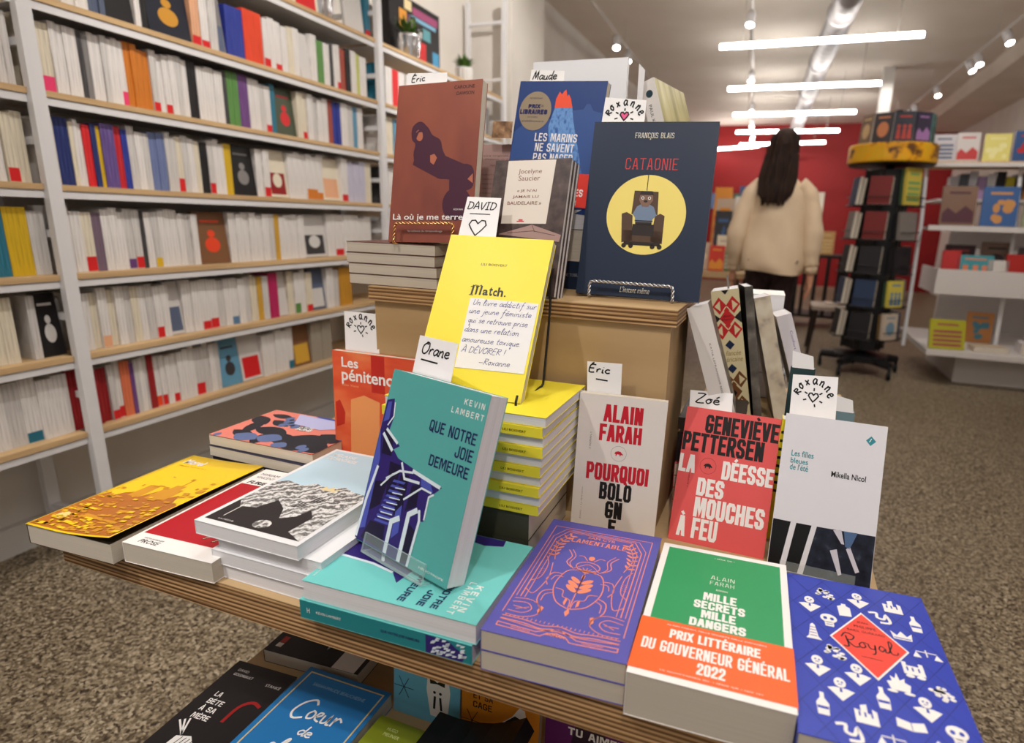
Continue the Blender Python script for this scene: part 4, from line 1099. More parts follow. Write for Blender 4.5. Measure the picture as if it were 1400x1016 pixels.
def icon(bm, cx, cy, k, s, dark):
    def p(pts): poly(bm, [(cx+x*s, cy+y*s) for x, y in pts])
    def e(x, y, rx, ry=None): ell(bm, cx+x*s, cy+y*s, rx*s, (ry or rx)*s, n=14)
    if not dark:
        if k == 0: p([(-.75, -.1), (-.35, .05), (.35, .05), (.75, -.1), (0, -1)]); e(0, .5, .34, .42)
        elif k == 1: e(0, .3, .55, .5); p([(-.3, -.1), (.3, -.1), (.28, -.6), (-.28, -.6)])
        elif k == 2: p([(-.3, -.8), (.3, -.8), (.35, .1), (.12, .5), (.12, .95), (-.12, .95), (-.12, .5), (-.35, .1)])
        elif k == 3: p([(-.5, -.6), (.5, -.6), (.65, 0), (.35, .2), (.4, .55), (.1, .3), (0, .95), (-.15, .4), (-.4, .6), (-.35, .15), (-.65, .05)]); e(-.45, -.72, .3, .12); e(.45, -.72, .3, .12)
        elif k == 4: p([(-.55, -.4), (.55, -.4), (.65, .4), (.3, 0), (0, .5), (-.3, 0), (-.65, .4)])
        elif k == 5: p([(-.75, -.25), (0, -.4), (.75, -.25), (.7, .4), (0, .2), (-.7, .4)])
        elif k == 6: p([(-.6, -.5), (.6, -.5), (.6, .6), (.35, .6), (.35, .3), (-.35, .3), (-.35, .6), (-.6, .6)]); e(-.3, -.65, .25, .15); e(.3, -.65, .25, .15)
        elif k == 7: ln(bm, [(cx-.6*s, cy+.4*s), (cx-.1*s, cy+.5*s), (cx-.1*s, cy), (cx+.3*s, cy-.1*s), (cx+.5*s, cy+.4*s), (cx+.65*s, cy-.4*s), (cx, cy-.55*s)], .2*s, smooth=4)
        elif k == 8: ln(bm, [(cx-.6*s, cy+.35*s), (cx+.6*s, cy+.35*s)], .08*s); ln(bm, [(cx, cy+.6*s), (cx, cy-.1*s)], .08*s); p([(-.85, -.25), (-.35, -.25), (-.6, .3)]); p([(.35, -.25), (.85, -.25), (.6, .3)])
        elif k == 9:
            q = random.Random(int(cx*1e5))
            for _ in range(16): e(q.uniform(-.55, .55), q.uniform(-.55, .55), .17, .13)
        elif k == 10: p([(-.5, -.7), (.5, -.7), (.3, -.4), (.15, .8), (0, 1), (-.15, .8), (-.3, -.4)])
        elif k == 11: p([(-.6, -.7), (.6, -.7), (.6, .35), (.35, .5), (.35, .1), (.1, .1), (.1, .8), (-.25, .65), (-.25, .2), (-.6, .3)])
        elif k == 12: p([(-.35, -.7), (.45, -.6), (.45, .4), (.2, .6), (.2, .8), (-.1, .8), (-.1, .6), (-.4, .4)])
    else:
        if k == 0: e(-.1, .55, .07); e(.12, .52, .07); p([(-.08, -.3), (.08, -.3), (.05, .05), (-.05, .05)]); p([(-.12, .3), (.12, .3), (.1, .36), (-.1, .36)])
        elif k == 1: e(-.22, .28, .13, .16); e(.22, .28, .13, .16); p([(-.2, -.42), (.2, -.42), (.2, -.35), (-.2, -.35)])
        elif k == 2: p([(-.3, -.35), (.3, -.35), (.3, -.15), (-.3, -.15)])
        elif k == 4: p([(-.5, -.3), (.5, -.3), (.5, -.22), (-.5, -.22)])
        elif k == 5: p([(-.02, -.38), (.02, -.38), (.02, .22), (-.02, .22)])
        elif k in (6, 11): [p([(x, -.2), (x+.1, -.2), (x+.1, .15), (x, .15)]) for x in (-.4, -.1, .25)]
        elif k == 10: [p([(-.25, y), (.25, y), (.2, y+.06), (-.2, y+.06)]) for y in (-.4, -.1, .2, .5)]
def cells():
    q = random.Random(21); out = []; last = -1; kinds = [0, 3, 2, 0, 1, 6, 7, 0, 12, 9, 4, 0, 10, 5, 8, 11, 9]
    n_ = 0
    for i in range(-5, 6):
        for j in range(-7, 8):
            if (i+j) % 2 == 0: continue
            cx = CX0+i*DX/2; cy = CY0+j*DY/2
            if not (.006 < cx < .131 and .010 < cy < .222) or abs(i)+abs(j) < 2: continue
            n_ += 1; out.append((cx, cy, kinds[(n_*5+i) % len(kinds)]))
    return out
CE = cells()
art(b, 'cover_print_white', WHT, lambda bm: [icon(bm, x, y, k, .0145, False) for x, y, k in CE], 2)
art(b, 'cover_print_detail', C('royal_blue', (44, 62, 170), .3), lambda bm: [icon(bm, x, y, k, .0145, True) for x, y, k in CE], 3)
art(b, 'diamond_border', WHT, lambda bm: poly(bm, [(CX0, CY0+.0495), (CX0+.0345, CY0), (CX0, CY0-.0495), (CX0-.0345, CY0)]), 2)
art(b, 'red_diamond', C('royal_red', (232, 68, 54), .35), lambda bm: poly(bm, [(CX0, CY0+.0465), (CX0+.0325, CY0), (CX0, CY0-.0465), (CX0-.0325, CY0)]), 3)
txt(b, 'author_lettering', BLK_, [('s', 'JEAN-', .064, .1605, .0755, .1645), ('s', 'PHILIPPE', .0605, .1535, .0805, .1575), ('s', 'BARIL GUÉRARD', .0535, .1465, .087, .1505)], 4)
def royal(bm):
    hand(bm, 'Royal', .046, .1225, .096, .0085, .0011, slant=0) if False else None
    ln(bm, [(.0505, .137), (.052, .122), (.0475, .121)], .0016, smooth=3); ln(bm, [(.0465, .134), (.051, .1415), (.058, .138), (.0555, .132), (.0515, .1305), (.057, .1225), (.0615, .124)], .0014, smooth=3)
    ln(bm, [(.0645, .1315), (.0615, .1275), (.0635, .123), (.067, .126), (.0655, .1315), (.069, .1305)], .0013, 0, smooth=3)
    ln(bm, [(.0695, .131), (.0705, .125), (.0745, .1245), (.0755, .131), (.0745, .119), (.0715, .1165)], .0013, smooth=3)
    ln(bm, [(.0835, .129), (.0805, .1315), (.0785, .1265), (.081, .1235), (.084, .128), (.084, .1235), (.0865, .124)], .0013, smooth=3)
    ln(bm, [(.0865, .124), (.091, .137), (.0885, .1405), (.0885, .124), (.0935, .1235), (.0945, .127)], .0013, smooth=3)
    ln(bm, [(.061, .1105), (.079, .11)], .0006)
art(b, 'title_lettering', BLK_, royal, 4)

# yellow stack and the yellow novel on its wire stand
YEL = C('match_yellow', (240, 222, 62), .4)
ZS = .9015; N_ = 10; th = .01265
z0 = ZS-N_*th
for i in range(N_):
    spine_front = (i % 2 == 0)
    top = i == N_-1
    q = random.Random(i+40); dx, dy = (0, 0) if top else (-.006+.0006*i+q.uniform(-.002, .001), .003-.0003*i+q.uniform(-.001, .002))
    z = z0+th*(i+1)-.0003
    if spine_front: pose = (-.231+dx, .594+dy, z, 90.6, 90, 0, .152, .216, th-.0006)
    else: pose = (-.231-.216+dx, .594+.152+dy, z, -89.4, 90, 0, .152, .216, th-.0006)
    names = ['lowest', 'second', 'third', 'fourth', 'fifth', 'sixth', 'seventh', 'eighth', 'ninth', 'topmost']
    rt = book('book', f'bright yellow novel, {names[i]} book counted up the yellow stack, {"spine" if spine_front else "pages"} to the front', pose, YEL, PAGE_W, group='stack of yellow novels')
    if spine_front:
        onspine(rt, 'author_lettering', BLK_, lambda bm: sans(bm, 'LILI BOISVERT', .166, -.0082, .196, -.0052, bold=.01), .216)
DKG = C('grey_olive', (72, 70, 58))
for i, lab in enumerate(('dark grey olive hardback lying on the table under the yellow stack', 'dark olive hardback directly under the yellow stack, upon another')):
    book('book', lab, (-.2505, .602, .70+.0372*(i+1), 91, 90, 0, .148, .205, .0368), DKG, PAGE_C)
PM_ = (-.424, .619, .9045, 5.1, 31.8, -.9, .148, .225, .0135)
b = book('book', 'bright yellow novel tilted back on the yellow stack with a handwritten note', PM_, YEL, PAGE_C)
txt(b, 'author_lettering', BLK_, [('s', 'LILI BOISVERT', .0545, .1812, .0917, .1847)])
def match(bm):
    x = .0485
    W2, T2 = .0026, .0011
    for sx in (.0, .0058, .0116):
        poly(bm, [(x+sx+.001, .138), (x+sx+.0036, .1385), (x+sx+.0044, .151), (x+sx+.0018, .1525)])
    ln(bm, [(x-.001, .149), (x+.006, .152), (x+.0075, .1485), (x+.014, .1525)], T2); ln(bm, [(x-.001, .1375), (x+.005, .1375)], T2)
    for s, a, c in (('a', .066, .0735), ('t', .0745, .0795), ('c', .0805, .086), ('h', .0865, .0945)):
        sans(bm, s, a, .138, c, .1465 if s in 'ac' else .151, bold=.03)
    ell(bm, .0975, .1392, .0012)
art(b, 'title_lettering', BLK_, match)
bm = bmesh.new(); poly(bm, [(.051, .133), (.1455, .1322), (.1448, .0372), (.0524, .036)], .0)
nt_ = card('white note in blue handwriting praising the yellow novel, fixed to its cover', PM_, [(.051, .133), (.1455, .1322), (.1448, .0372), (.0524, .036)], .0008, 'note'); bm.free()
nt_.name = 'handwritten_note'
BLUEINK = M('blue_ink', (66, 72, 132), .5)
def note(bm):
    L_ = [('Un livre addictif sur', .0565, .1435, .1235), ('une jeune féministe', .054, .1395, .1115), ('qui se retrouve prise', .0555, .137, .0985), ('dans une relation', .0535, .128, .0855), ('amoureuse toxique.', .0535, .1335, .0715), ('À DÉVORER !', .0565, .1155, .0575), ('-Roxanne', .083, .125, .0435)]
    for s, a, c, y in L_: hand(bm, s, a, y, c, .0042, .0007, slant=.5, drop=-.0005)
art(nt_, 'handwriting', BLUEINK, note, 1)
cd = card('white card reading DAVID over an inked heart, behind the yellow novel', PM_, [(.0019, .2961), (.0535, .2958), (.0609, .215), (.0033, .2147)], -.015)
art(cd, 'handwriting', INK, lambda bm: (hand(bm, 'DAVID', .006, .276, .05, .0062, .0016, slant=.2), ln(bm, [(.012, .2685), (.043, .2685)], .0014), heart(bm, .028, .2475, .0135, .0019)), 2)
# black wire stand behind it
m_wire = M('black_wire', (22, 22, 24), .35, .5)
bm = bmesh.new()
for x in (.008, .144):
    tube(bm, smooth_path([(x, .2, -.0165), (x, .12, -.0165), (x, .03, -.0165), (x, .004, -.017), (x, -.0035, -.014), (x, -.004, .004), (x, .008, .0055)], 4), .0016, 8)
    tube(bm, smooth_path([(x, .2, -.0165), (x+.004, .15, -.04), (x+.006, .06, -.068), (x+.006, .0455, -.07), (x+.003, .038, -.064), (x, .004, -.02)], 4), .0016, 8)
tube(bm, [(.008, .2, -.0165), (.144, .2, -.0165)], .0016, 8)
o = obj('wire_stand', bm, m_wire, None, frame(*PM_[:6]), True); tag(o, 'black wire stand propping the tilted yellow novel', 'book stand')

# pig logo pair
IV = C('ivory', (226, 218, 212), .5); RED = C('ink_red', (196, 32, 48))
PB = (-.233, .71, .7003, 6.8, 3.4, -1.3, .116, .199, .012)
b = book('book', 'ivory novel in red and black capitals with a boar emblem, leaning on plywood', PB, IV, PAGE_C)
txt(b, 'author_lettering', RED, [('b', 'ALAIN', .034, .1632, .086, .1872, dict(pen=.41, gap=.1)), ('b', 'FARAH', .03, .1365, .0865, .16, dict(pen=.41, gap=.1))])
txt(b, 'title_lettering', RED, [('b', 'POUROUOI'.replace('ROU', 'RQU') if False else 'POURQUOI', .0165, .0805, .1005, .105, dict(pen=.41, gap=.09))])
txt(b, 'title_lettering_black', BLK_, [('b', 'BOLO', .0365, .054, .08, .0785, dict(pen=.41, gap=.1)), ('b', 'GN', .0465, .0275, .0695, .0522, dict(pen=.41, gap=.1)), ('b', 'E', .0525, .003, .063, .0262, dict(pen=.4))])
def boar(bm, cx, cy, s):
    poly(bm, [(cx-.62*s, cy-.05*s), (cx-.45*s, cy+.25*s), (cx-.05*s, cy+.38*s), (cx+.3*s, cy+.32*s), (cx+.42*s, cy+.15*s), (cx+.66*s, cy-.08*s), (cx+.58*s, cy-.2*s), (cx+.35*s, cy-.12*s), (cx+.3*s, cy-.35*s), (cx+.18*s, cy-.35*s), (cx+.15*s, cy-.12*s), (cx-.25*s, cy-.1*s), (cx-.3*s, cy-.38*s), (cx-.42*s, cy-.38*s), (cx-.42*s, cy-.12*s)])
def ring(bm, cx, cy, r_, w_): ln(bm, [(cx+r_*math.cos(t), cy+r_*math.sin(t)) for t in (2*PI*i/32 for i in range(32))], w_, 0, True)
art(b, 'boar_emblem', RED, lambda bm: boar(bm, .0582, .121, .0092)); art(b, 'emblem_ring', C('ring_grey', (150, 140, 136)), lambda bm: ring(bm, .0582, .121, .0104, .0004))
txt(b, 'side_lettering', C('ring_grey2', (120, 112, 110)), [('s', '// ROMAN //', .01, .13, .034, .1325, dict(rot=(.0186, .1315, PI/2))), ('s', 'ÉCHO — Le Quartanier', -.012, .045, .035, .0475, dict(rot=(.013, .046, PI/2)))])
cd = card('white card reading Éric with a dash, behind the ivory boar novel', PB, [(.004, .2391), (.0509, .2404), (.0536, .175), (.0081, .175)], -.0135)
art(cd, 'handwriting', INK, lambda bm: (hand(bm, 'Éric', .0065, .2255, .037, .0052, .0018, slant=.25), ln(bm, [(.0175, .2165), (.0335, .2155)], .0018)), 2)
COR = C('deesse_coral', (220, 88, 88), .45)
PD = (-.102, .743, .7003, -1.7, 22.2, -.2, .126, .185, .012)
b = book('book', 'coral red novel crowded with black and white capitals and a boar emblem', PD, COR, PAGE_C)
txt(b, 'author_lettering', BLK_, [('b', 'GENEVIÈVE', .0285, .1518, .1252, .1772, dict(pen=.4, gap=.09)), ('b', 'PETTERSEN', .0008, .124, .109, .1505, dict(pen=.4, gap=.09))])
txt(b, 'title_lettering', WHT, [('b', 'LA', .0004, .094, .0228, .1188, dict(pen=.41, gap=.1)), ('b', 'DÉESSE', .059, .0925, .1254, .1172, dict(pen=.41, gap=.09)), ('b', 'DES', .029, .0655, .065, .0897, dict(pen=.41, gap=.1)), ('b', 'MOUCHES', .0292, .0365, .1207, .0632, dict(pen=.41, gap=.09)), ('b', 'À FEU', .0103, .0075, .0637, .035, dict(pen=.41, gap=.1))])
art(b, 'boar_emblem', BLK_, lambda bm: boar(bm, .0397, .1068, .0092)); art(b, 'emblem_ring', C('ring_red', (150, 40, 44)), lambda bm: ring(bm, .0397, .1068, .0108, .0004))
txt(b, 'side_lettering', C('ring_red', (150, 40, 44)), [('s', '// ROMAN //', .004, .085, .028, .0875, dict(rot=(.0165, .086, PI/2)))])
cd = card('white card reading Zoé, behind the coral red novel', PD, [(-.0013, .2097), (.0579, .2125), (.0616, .168), (.0023, .168)], -.0135)
art(cd, 'handwriting', INK, lambda bm: hand(bm, 'Zoé', .008, .1935, .043, .0068, .0018, slant=.2), 2)

# white novel with the dark lower photograph
PF = (.028, .718, .7033, -2, 21.9, 0, .118, .197, .012)
b = book('book', 'white novel with a dark photograph of pale legs along its foot', PF, C('filles_white', (216, 214, 220), .32), PAGE_C)
txt(b, 'title_lettering', C('teal_ink', (48, 136, 148)), [('s', 'Les filles', .0122, .1435, .0386, .1512, dict(bold=.015)), ('s', 'bleues', .0122, .1345, .033, .1415, dict(bold=.015)), ('s', "de l'été", .0122, .126, .034, .134, dict(bold=.015))])
txt(b, 'author_lettering', BLK_, [('s', 'Mikella Nicol', .0612, .1252, .1003, .1325, dict(bold=.02))])
def dia(bm): poly(bm, [(.0955, .1766), (.101, .1825), (.1068, .1766), (.101, .1705)])
art(b, 'round_logo', C('teal_ink', (48, 136, 148)), dia); art(b, 'logo_tree', WHT, lambda bm: ln(bm, [(.0995, .175), (.1015, .1795)], .0008), 2)
m_ph = noise_mat('night_photo', [(.3, (14, 16, 26)), (.6, (34, 38, 54)), (.8, (84, 92, 104))], (70, 70, 4), 6, .3)
art(b, 'dark_panel', C('photo_black', (18, 18, 20), .3), lambda bm: (poly(bm, [(.0006, .0613), (.0216, .0611), (.0140, .0006), (.0006, .0006)]), poly(bm, [(.0282, .061), (.046, .0612), (.036, .0006), (.0207, .0006)])))
art(b, 'photo_print', m_ph, lambda bm: poly(bm, [(.0521, .0613), (.1176, .063), (.1176, .0006), (.0425, .0006)]))
def legs(bm):
    for p in ([(.0709, .0608), (.0797, .0634), (.0848, .0463), (.0816, .0463)], [(.0697, .0359), (.0772, .039), (.0855, .0104), (.0819, .0082)], [(.0873, .0413), (.0914, .045), (.1044, .0177), (.1002, .0153)]):
        poly(bm, p)
art(b, 'leg_print', C('pale_leg', (196, 192, 204), .4), legs, 2)
art(b, 'blue_cloth_print', C('dusk_blue', (74, 100, 138), .4), lambda bm: poly(bm, [(.083, .062), (.098, .0628), (.094, .05), (.091, .042), (.086, .044)]), 2)
cd = card('white card with Roxanne lettered round a small heart, behind the white novel', PF, [(.002, .2508), (.0569, .2536), (.0603, .18), (.0044, .18)], -.0135)
roxanne(cd, .03, .224, .0205, .0205, .0075, .0018)
ac = thing('book_stand', 'clear acrylic stand with a lip in front of the white leg photograph novel', 'book stand', frame(*PF[:6]))
acrylic('front_lip', ac, ((.014, -.003, .005), (.1, .0125, .0075)))
acrylic('shelf_plate', ac, ((.014, -.0052, -.02), (.1, -.0031, .0075)))

# orange red "Les pénitences"
PP_ = (-.66, .744, .7003, -.4, 1.9, 0, .158, .206, .012)
ORR = noise_mat('penitence_print', [(.3, (196, 52, 40)), (.5, (222, 92, 58)), (.75, (236, 150, 96))], (6, 14, 3), 5, .42)
b = book('book', 'orange red novel with a washed ink cover leaning against the plywood block', PP_, ORR, PAGE_C)
txt(b, 'title_lettering', WHT, [('s', 'Les', .018, .1805, .0505, .197, dict(bold=.02)), ('s', 'pénitences', .0175, .1525, .139, .178, dict(bold=.02))], 2)
txt(b, 'author_lettering', C('pale_orange', (238, 160, 120)), [('s', 'Alex Viens', .0175, .1495, .05, .1535)], 2)
art(b, 'wash_print', C('wash_red', (188, 44, 36)), lambda bm: (rect(bm, .075, .145, .1, .205), poly(bm, [(.004, .078), (.02, .085), (.022, .105), (.012, .125), (.003, .12)])), 1)
art(b, 'glow_print', C('wash_apricot', (232, 154, 96)), lambda bm: poly(bm, [(.03, .01), (.085, .01), (.09, .13), (.06, .138), (.034, .128)]), 1)
cd = card('cream card with Roxanne lettered round a heart, behind the orange red novel', PP_, [(.0153, .2686), (.0808, .2689), (.0809, .19), (.0156, .19)], -.0135)
roxanne(cd, .047, .2425, .0235, .0195, .0082, .0018)

# rear books beside the coral stack: a few white ones and a yellow pair behind the orange red novel
book('book', 'pale book lying at the left rear behind the patterned coral stack', (-.76, .90, .722, 0, 90, 0, .14, .2, .0215), C('pale_grey', (196, 186, 180)), PAGE_W)
book('book', 'white paged book on the pale one behind the patterned coral stack', (-.755, .90, .744, 2, 90, 0, .14, .2, .0215), C('melasse_white', (226, 226, 230)), PAGE_W)
# ---------------------------------------------------------------- on the plywood block
PAGE_T = PAGE_C
for i in range(4):
    q = random.Random(i+77)
    book('book', ['lowest', 'second', 'third', 'topmost'][i]+' book of the four pale paged ones stacked on the plywood block', (-.633+.158+q.uniform(-.002, .002), .768+q.uniform(-.001, .002), PZ+.0162*(i+1)+.0003, 90, 90, 0, .140, .158, .0158) if False else (-.634+q.uniform(-.002, .003), .768+.205+q.uniform(-.001, .002), PZ+.0162*(i+1)+.0003, -90, 90, 0, .205, .158, .0158), C('terre_dark', (96, 52, 48)), PAGE_G, group=None)
PC_ = (-.562, .775, 1.0795, -.2, 12.7, 1.7, .141, .234, .016)
TER = noise_mat('terracotta_print', [(.3, (112, 60, 58)), (.5, (146, 82, 66)), (.72, (158, 92, 70))], (6, 3, 3), 4, .4)
b = book('book', 'terracotta novel with a violet shadow figure, standing on the pale paged stack', PC_, TER, PAGE_C)
VS = C('shadow_violet', (74, 40, 58), .4)
def sil(bm):
    poly(bm, [(p.x, p.y) for p in smooth_path([(a_, b_, 0) for a_, b_ in [(.028, .164), (.031, .173), (.0401, .1775), (.0500, .174), (.0578, .1673), (.0644, .1579), (.0784, .1498), (.0846, .1331), (.1002, .1162), (.1331, .1111), (.1378, .0827), (.1223, .0749), (.1032, .0793), (.0975, .0917), (.0783, .0942), (.0577, .1092), (.0402, .1139), (.034, .13), (.036, .145), (.03, .152)]], 4, True)])
    ell(bm, .0415, .162, .0135, .0165, 1e-5); poly(bm, [(.034, .115), (.04, .14), (.06, .15), (.08, .13), (.13, .11), (.128, .09), (.075, .096)], 1.5e-5)
    ell(bm, .1125, .0566, .0235, .0245)
    poly(bm, [(.098, .09), (.125, .09), (.128, .07), (.1, .065)], 2e-5)
art(b, 'shadow_figure', VS, sil)
FC = C('face_print', (176, 104, 80), .4)
art(b, 'face_print', FC, lambda bm: (ell(bm, .042, .158, .006, .0085, rot=.3), poly(bm, [(.063, .128), (.07, .13), (.075, .124), (.07, .114), (.064, .118)]), poly(bm, [(.128, .092), (.136, .1), (.137, .086)])), 2)
art(b, 'hair_print', VS, lambda bm: poly(bm, [(.034, .16), (.046, .17), (.05, .163), (.041, .1625), (.037, .153)]), 3)
txt(b, 'title_lettering', WHT, [('s', 'Là où je me terre', .006, .0305, .125, .042, dict(bold=.012))], 4)
txt(b, 'author_lettering', C('dark_maroon', (60, 28, 30)), [('s', 'CAROLINE', .0955, .2225, .1287, .2275, dict(bold=.015)), ('s', 'DAWSON', .1, .2135, .1285, .2185, dict(bold=.015))])
txt(b, 'small_lettering', WHT, [('s', 'ROMAN', .109, .047, .124, .0497), ('s', 'les éditions du remue-ménage', .0336, .0145, .0926, .0182)], 4)
cd = card('white card reading Éric, behind the terracotta novel', PC_, [(.0013, .2609), (.0704, .2567), (.072, .22), (.0003, .22)], -.0178)
art(cd, 'handwriting', INK, lambda bm: hand(bm, 'Éric', .009, .2465, .034, .005, .0015, slant=.3, drop=-.001), 2)
def twist(bm, pts, r_=.0013, off=.00145, pitch=.013):
    P = smooth_path(pts, 7) if False else [Vector(p) for p in pts]
    dense = []
    for a, c in zip(P, P[1:]):
        k = max(2, int((c-a).length/.0014))
        dense += [a+(c-a)*i/k for i in range(k)]
    dense.append(P[-1]); s = 0; st1, st2 = [], []; prev = dense[0]
    for i, p in enumerate(dense):
        s += (p-prev).length; prev = p
        t = (dense[min(i+1, len(dense)-1)]-dense[max(i-1, 0)]).normalized(); u = t.orthogonal().normalized() if abs(t.z) > .9 else t.cross(Vector((0, 0, 1))).normalized(); v = t.cross(u)
        a = 2*PI*s/pitch; o_ = (u*math.cos(a)+v*math.sin(a))*off
        st1.append(p+o_); st2.append(p-o_)
    tube(bm, st1, r_, 6); tube(bm, st2, r_, 6)
def easel(label, pose, x0, x1, h, th, mat):
    rt = thing('wire_easel', label, 'book stand', frame(*pose[:6]))
    bm = bmesh.new(); twist(bm, [(x0+.001, -.0035, .014), (x0, h-.003, .0125), (x0+.004, h, .0125), (x1-.004, h, .0125), (x1, h-.003, .0125), (x1+.001, -.0035, .014)]); obj('front_lip', bm, mat, rt, smooth=True)
    bm = bmesh.new()
    for x in (x0, x1): tube(bm, [(x, -.0035, .014), (x, -.0035, -th-.004), (x, .11, -th-.0035)], .0014, 8)
    tube(bm, [(x0, .11, -th-.0035), (x1, .11, -th-.0035)], .0014, 8)
    obj('back_frame', bm, mat, rt, smooth=True)
easel('gold twisted wire easel holding the terracotta novel', PC_, .0185, .117, .026, .018, M('gold_wire', (214, 160, 110), .25, .5, .9))
# dark blue novel
PK = (-.276, .826, 1.0175, 2.6, 13.4, -.7, .177, .249, .011)
DB = C('midnight_blue', (32, 44, 66), .42)
b = book('book', 'large midnight blue novel with a yellow disc and an armchair figure', PK, DB, PAGE_C)
txt(b, 'author_lettering', C('cream_ink', (226, 220, 206)), [('b', 'FRANÇOIS BLAIS'.replace('Ç', 'C'), .062, .226, .117, .2335, dict(pen=.19, gap=.34, serif=True))])
art(b, 'cedilla', C('cream_ink', (226, 220, 206)), lambda bm: ln(bm, [(.0838, .226), (.0845, .2245), (.0833, .2238)], .0008))
txt(b, 'title_lettering', C('scarlet_ink', (206, 62, 62)), [('b', 'CATAONIE', .0525, .1815, .1265, .1975, dict(pen=.15, gap=.42, serif=True))])
art(b, 'yellow_disc', C('moon_yellow', (236, 216, 120), .42), lambda bm: ell(bm, .0895, .1175, .0565, n=56))
BRN = C('chair_brown', (84, 62, 50), .42); DBR = C('chair_dark', (44, 36, 34), .42)
def chair(bm):
    poly(bm, [(.070, .151), (.104, .15), (.106, .118), (.069, .118)])
    poly(bm, [(.055, .118), (.062, .1205), (.071, .116), (.074, .08), (.059, .077)]); poly(bm, [(.1165, .117), (.11, .12), (.103, .116), (.1, .08), (.117, .0775)])
    rect(bm, .06, .078, .1165, .095)
art(b, 'armchair_print', BRN, chair, 2)
art(b, 'armchair_shade', DBR, lambda bm: (rect(bm, .0725, .088, .1035, .104), rect(bm, .0625, .074, .1145, .079), [ell(bm, x, .073, .0035, n=12) for x in (.063, .073, .104, .114)], ln(bm, [(.0875, .174), (.0875, .152)], .0011), ln(bm, [(.07, .151), (.104, .15), (.106, .118)], .0007)), 3)
art(b, 'shirt_print', C('shirt_blue', (112, 130, 156), .42), lambda bm: poly(bm, [(.071, .118), (.076, .129), (.083, .133), (.092, .133), (.1, .129), (.105, .117), (.1, .112), (.099, .104), (.076, .104), (.075, .113)]), 4)
art(b, 'creature_head', C('fur_brown', (128, 98, 84), .42), lambda bm: (poly(bm, [(.079, .146), (.097, .146), (.098, .138), (.092, .129), (.083, .129), (.078, .138)])), 5)
art(b, 'creature_detail', DBR, lambda bm: (ell(bm, .0875, .1365, .0028, .0018, n=10), poly(bm, [(.078, .1455), (.098, .1455), (.096, .151), (.08, .151)]), ell(bm, .083, .141, .0012, n=8), ell(bm, .0925, .141, .0012, n=8), rect(bm, .076, .1035, .0995, .107), rect(bm, .075, .108, .1005, .1095)), 6)
art(b, 'eye_print', WHT, lambda bm: (ln(bm, [(.083+.0018*math.cos(t), .141+.0018*math.sin(t)) for t in (i*PI/4 for i in range(8))], .0009, closed=True), ln(bm, [(.0925+.0018*math.cos(t), .141+.0018*math.sin(t)) for t in (i*PI/4 for i in range(8))], .0009, closed=True)), 7)
txt(b, 'publisher_lettering', C('cream_ink', (226, 220, 206)), [('s', "L'instant même", .0645, .006, .1075, .0145, dict(shear=.25))])
easel('silver twisted wire easel on the plywood block holding the midnight blue novel', PK, .0225, .1415, .0175, .012, M('silver_wire', (206, 206, 210), .22, .5, .95))
cd = card('white card with Roxanne lettered round a pink heart, behind the midnight blue novel', PK, [(.0083, .29), (.0696, .285), (.07, .23), (.0056, .23)], -.0125)
roxanne(cd, .0395, .263, .0245, .0185, .0078, .002, 2, True)
# striped grey-brown novels, three leaning together
PS = (-.408, .77, 1.0135, -2, 19.4, 1.6, .12, .2, .008)
GB = noise_mat('wool_print', [(.3, (52, 40, 40)), (.6, (82, 66, 64)), (.8, (104, 88, 86))], (60, 60, 10), 5, .42)
for i in range(3):
    off = frame(*PS[:6]) @ Vector((.0015*i, 0, -.0088*i))
    rt = book('book', ['front copy of three dark grey novels with a cream title panel', 'middle one of the three leaning dark grey novels', 'rearmost one of the three leaning dark grey novels'][i], (off.x, off.y, off.z, -2-i*.3, 19.4, 1.6, .12, .2, .0082), GB, PAGE_W)
    if i: continue
    art(rt, 'cream_panel', C('panel_cream', (222, 212, 202)), lambda bm: poly(bm, [(.021, .1985), (.0965, .1985), (.0935, .104), (.0225, .104)]))
    txt(rt, 'author_lettering', C('dull_red', (128, 78, 70)), [('s', 'Jocelyne', .0395, .1765, .0765, .1855), ('s', 'Saucier', .041, .168, .075, .1755)], 2)
    txt(rt, 'title_lettering', C('dull_red', (128, 78, 70)), [('s', "« JE N'AI", .0412, .15, .0721, .155, dict(bold=.01)), ('s', 'JAMAIS LU', .0358, .141, .0764, .146, dict(bold=.01)), ('s', 'BAUDELAIRE »', .0285, .132, .0822, .137, dict(bold=.01))], 2)
    art(rt, 'publisher_mark', C('ink_red', (196, 32, 48)), lambda bm: (rect(bm, .0475, .1065, .0589, .108), rect(bm, .05, .1085, .0565, .1102)), 2)
    art(rt, 'envelope_print', C('envelope_pink', (164, 134, 128)), lambda bm: poly(bm, [(.02, .088), (.0723, .1025), (.1185, .088), (.117, .078), (.06, .084)]), 2)
    art(rt, 'envelope_line', C('envelope_line', (84, 60, 60)), lambda bm: (ln(bm, [(.035, .09), (.075, .0935), (.11, .087)], .0008), ln(bm, [(.072, .102), (.078, .092)], .0008)), 3)
o = acrylic('book_stand', None, ((.01, -.003, -.03), (.11, -.0008, .004)), ((.012, -.003, -.0325), (.108, .1, -.03))); o.matrix_world = frame(*PS[:6]); tag(o, 'clear acrylic stand under the three leaning dark grey novels', 'book stand')
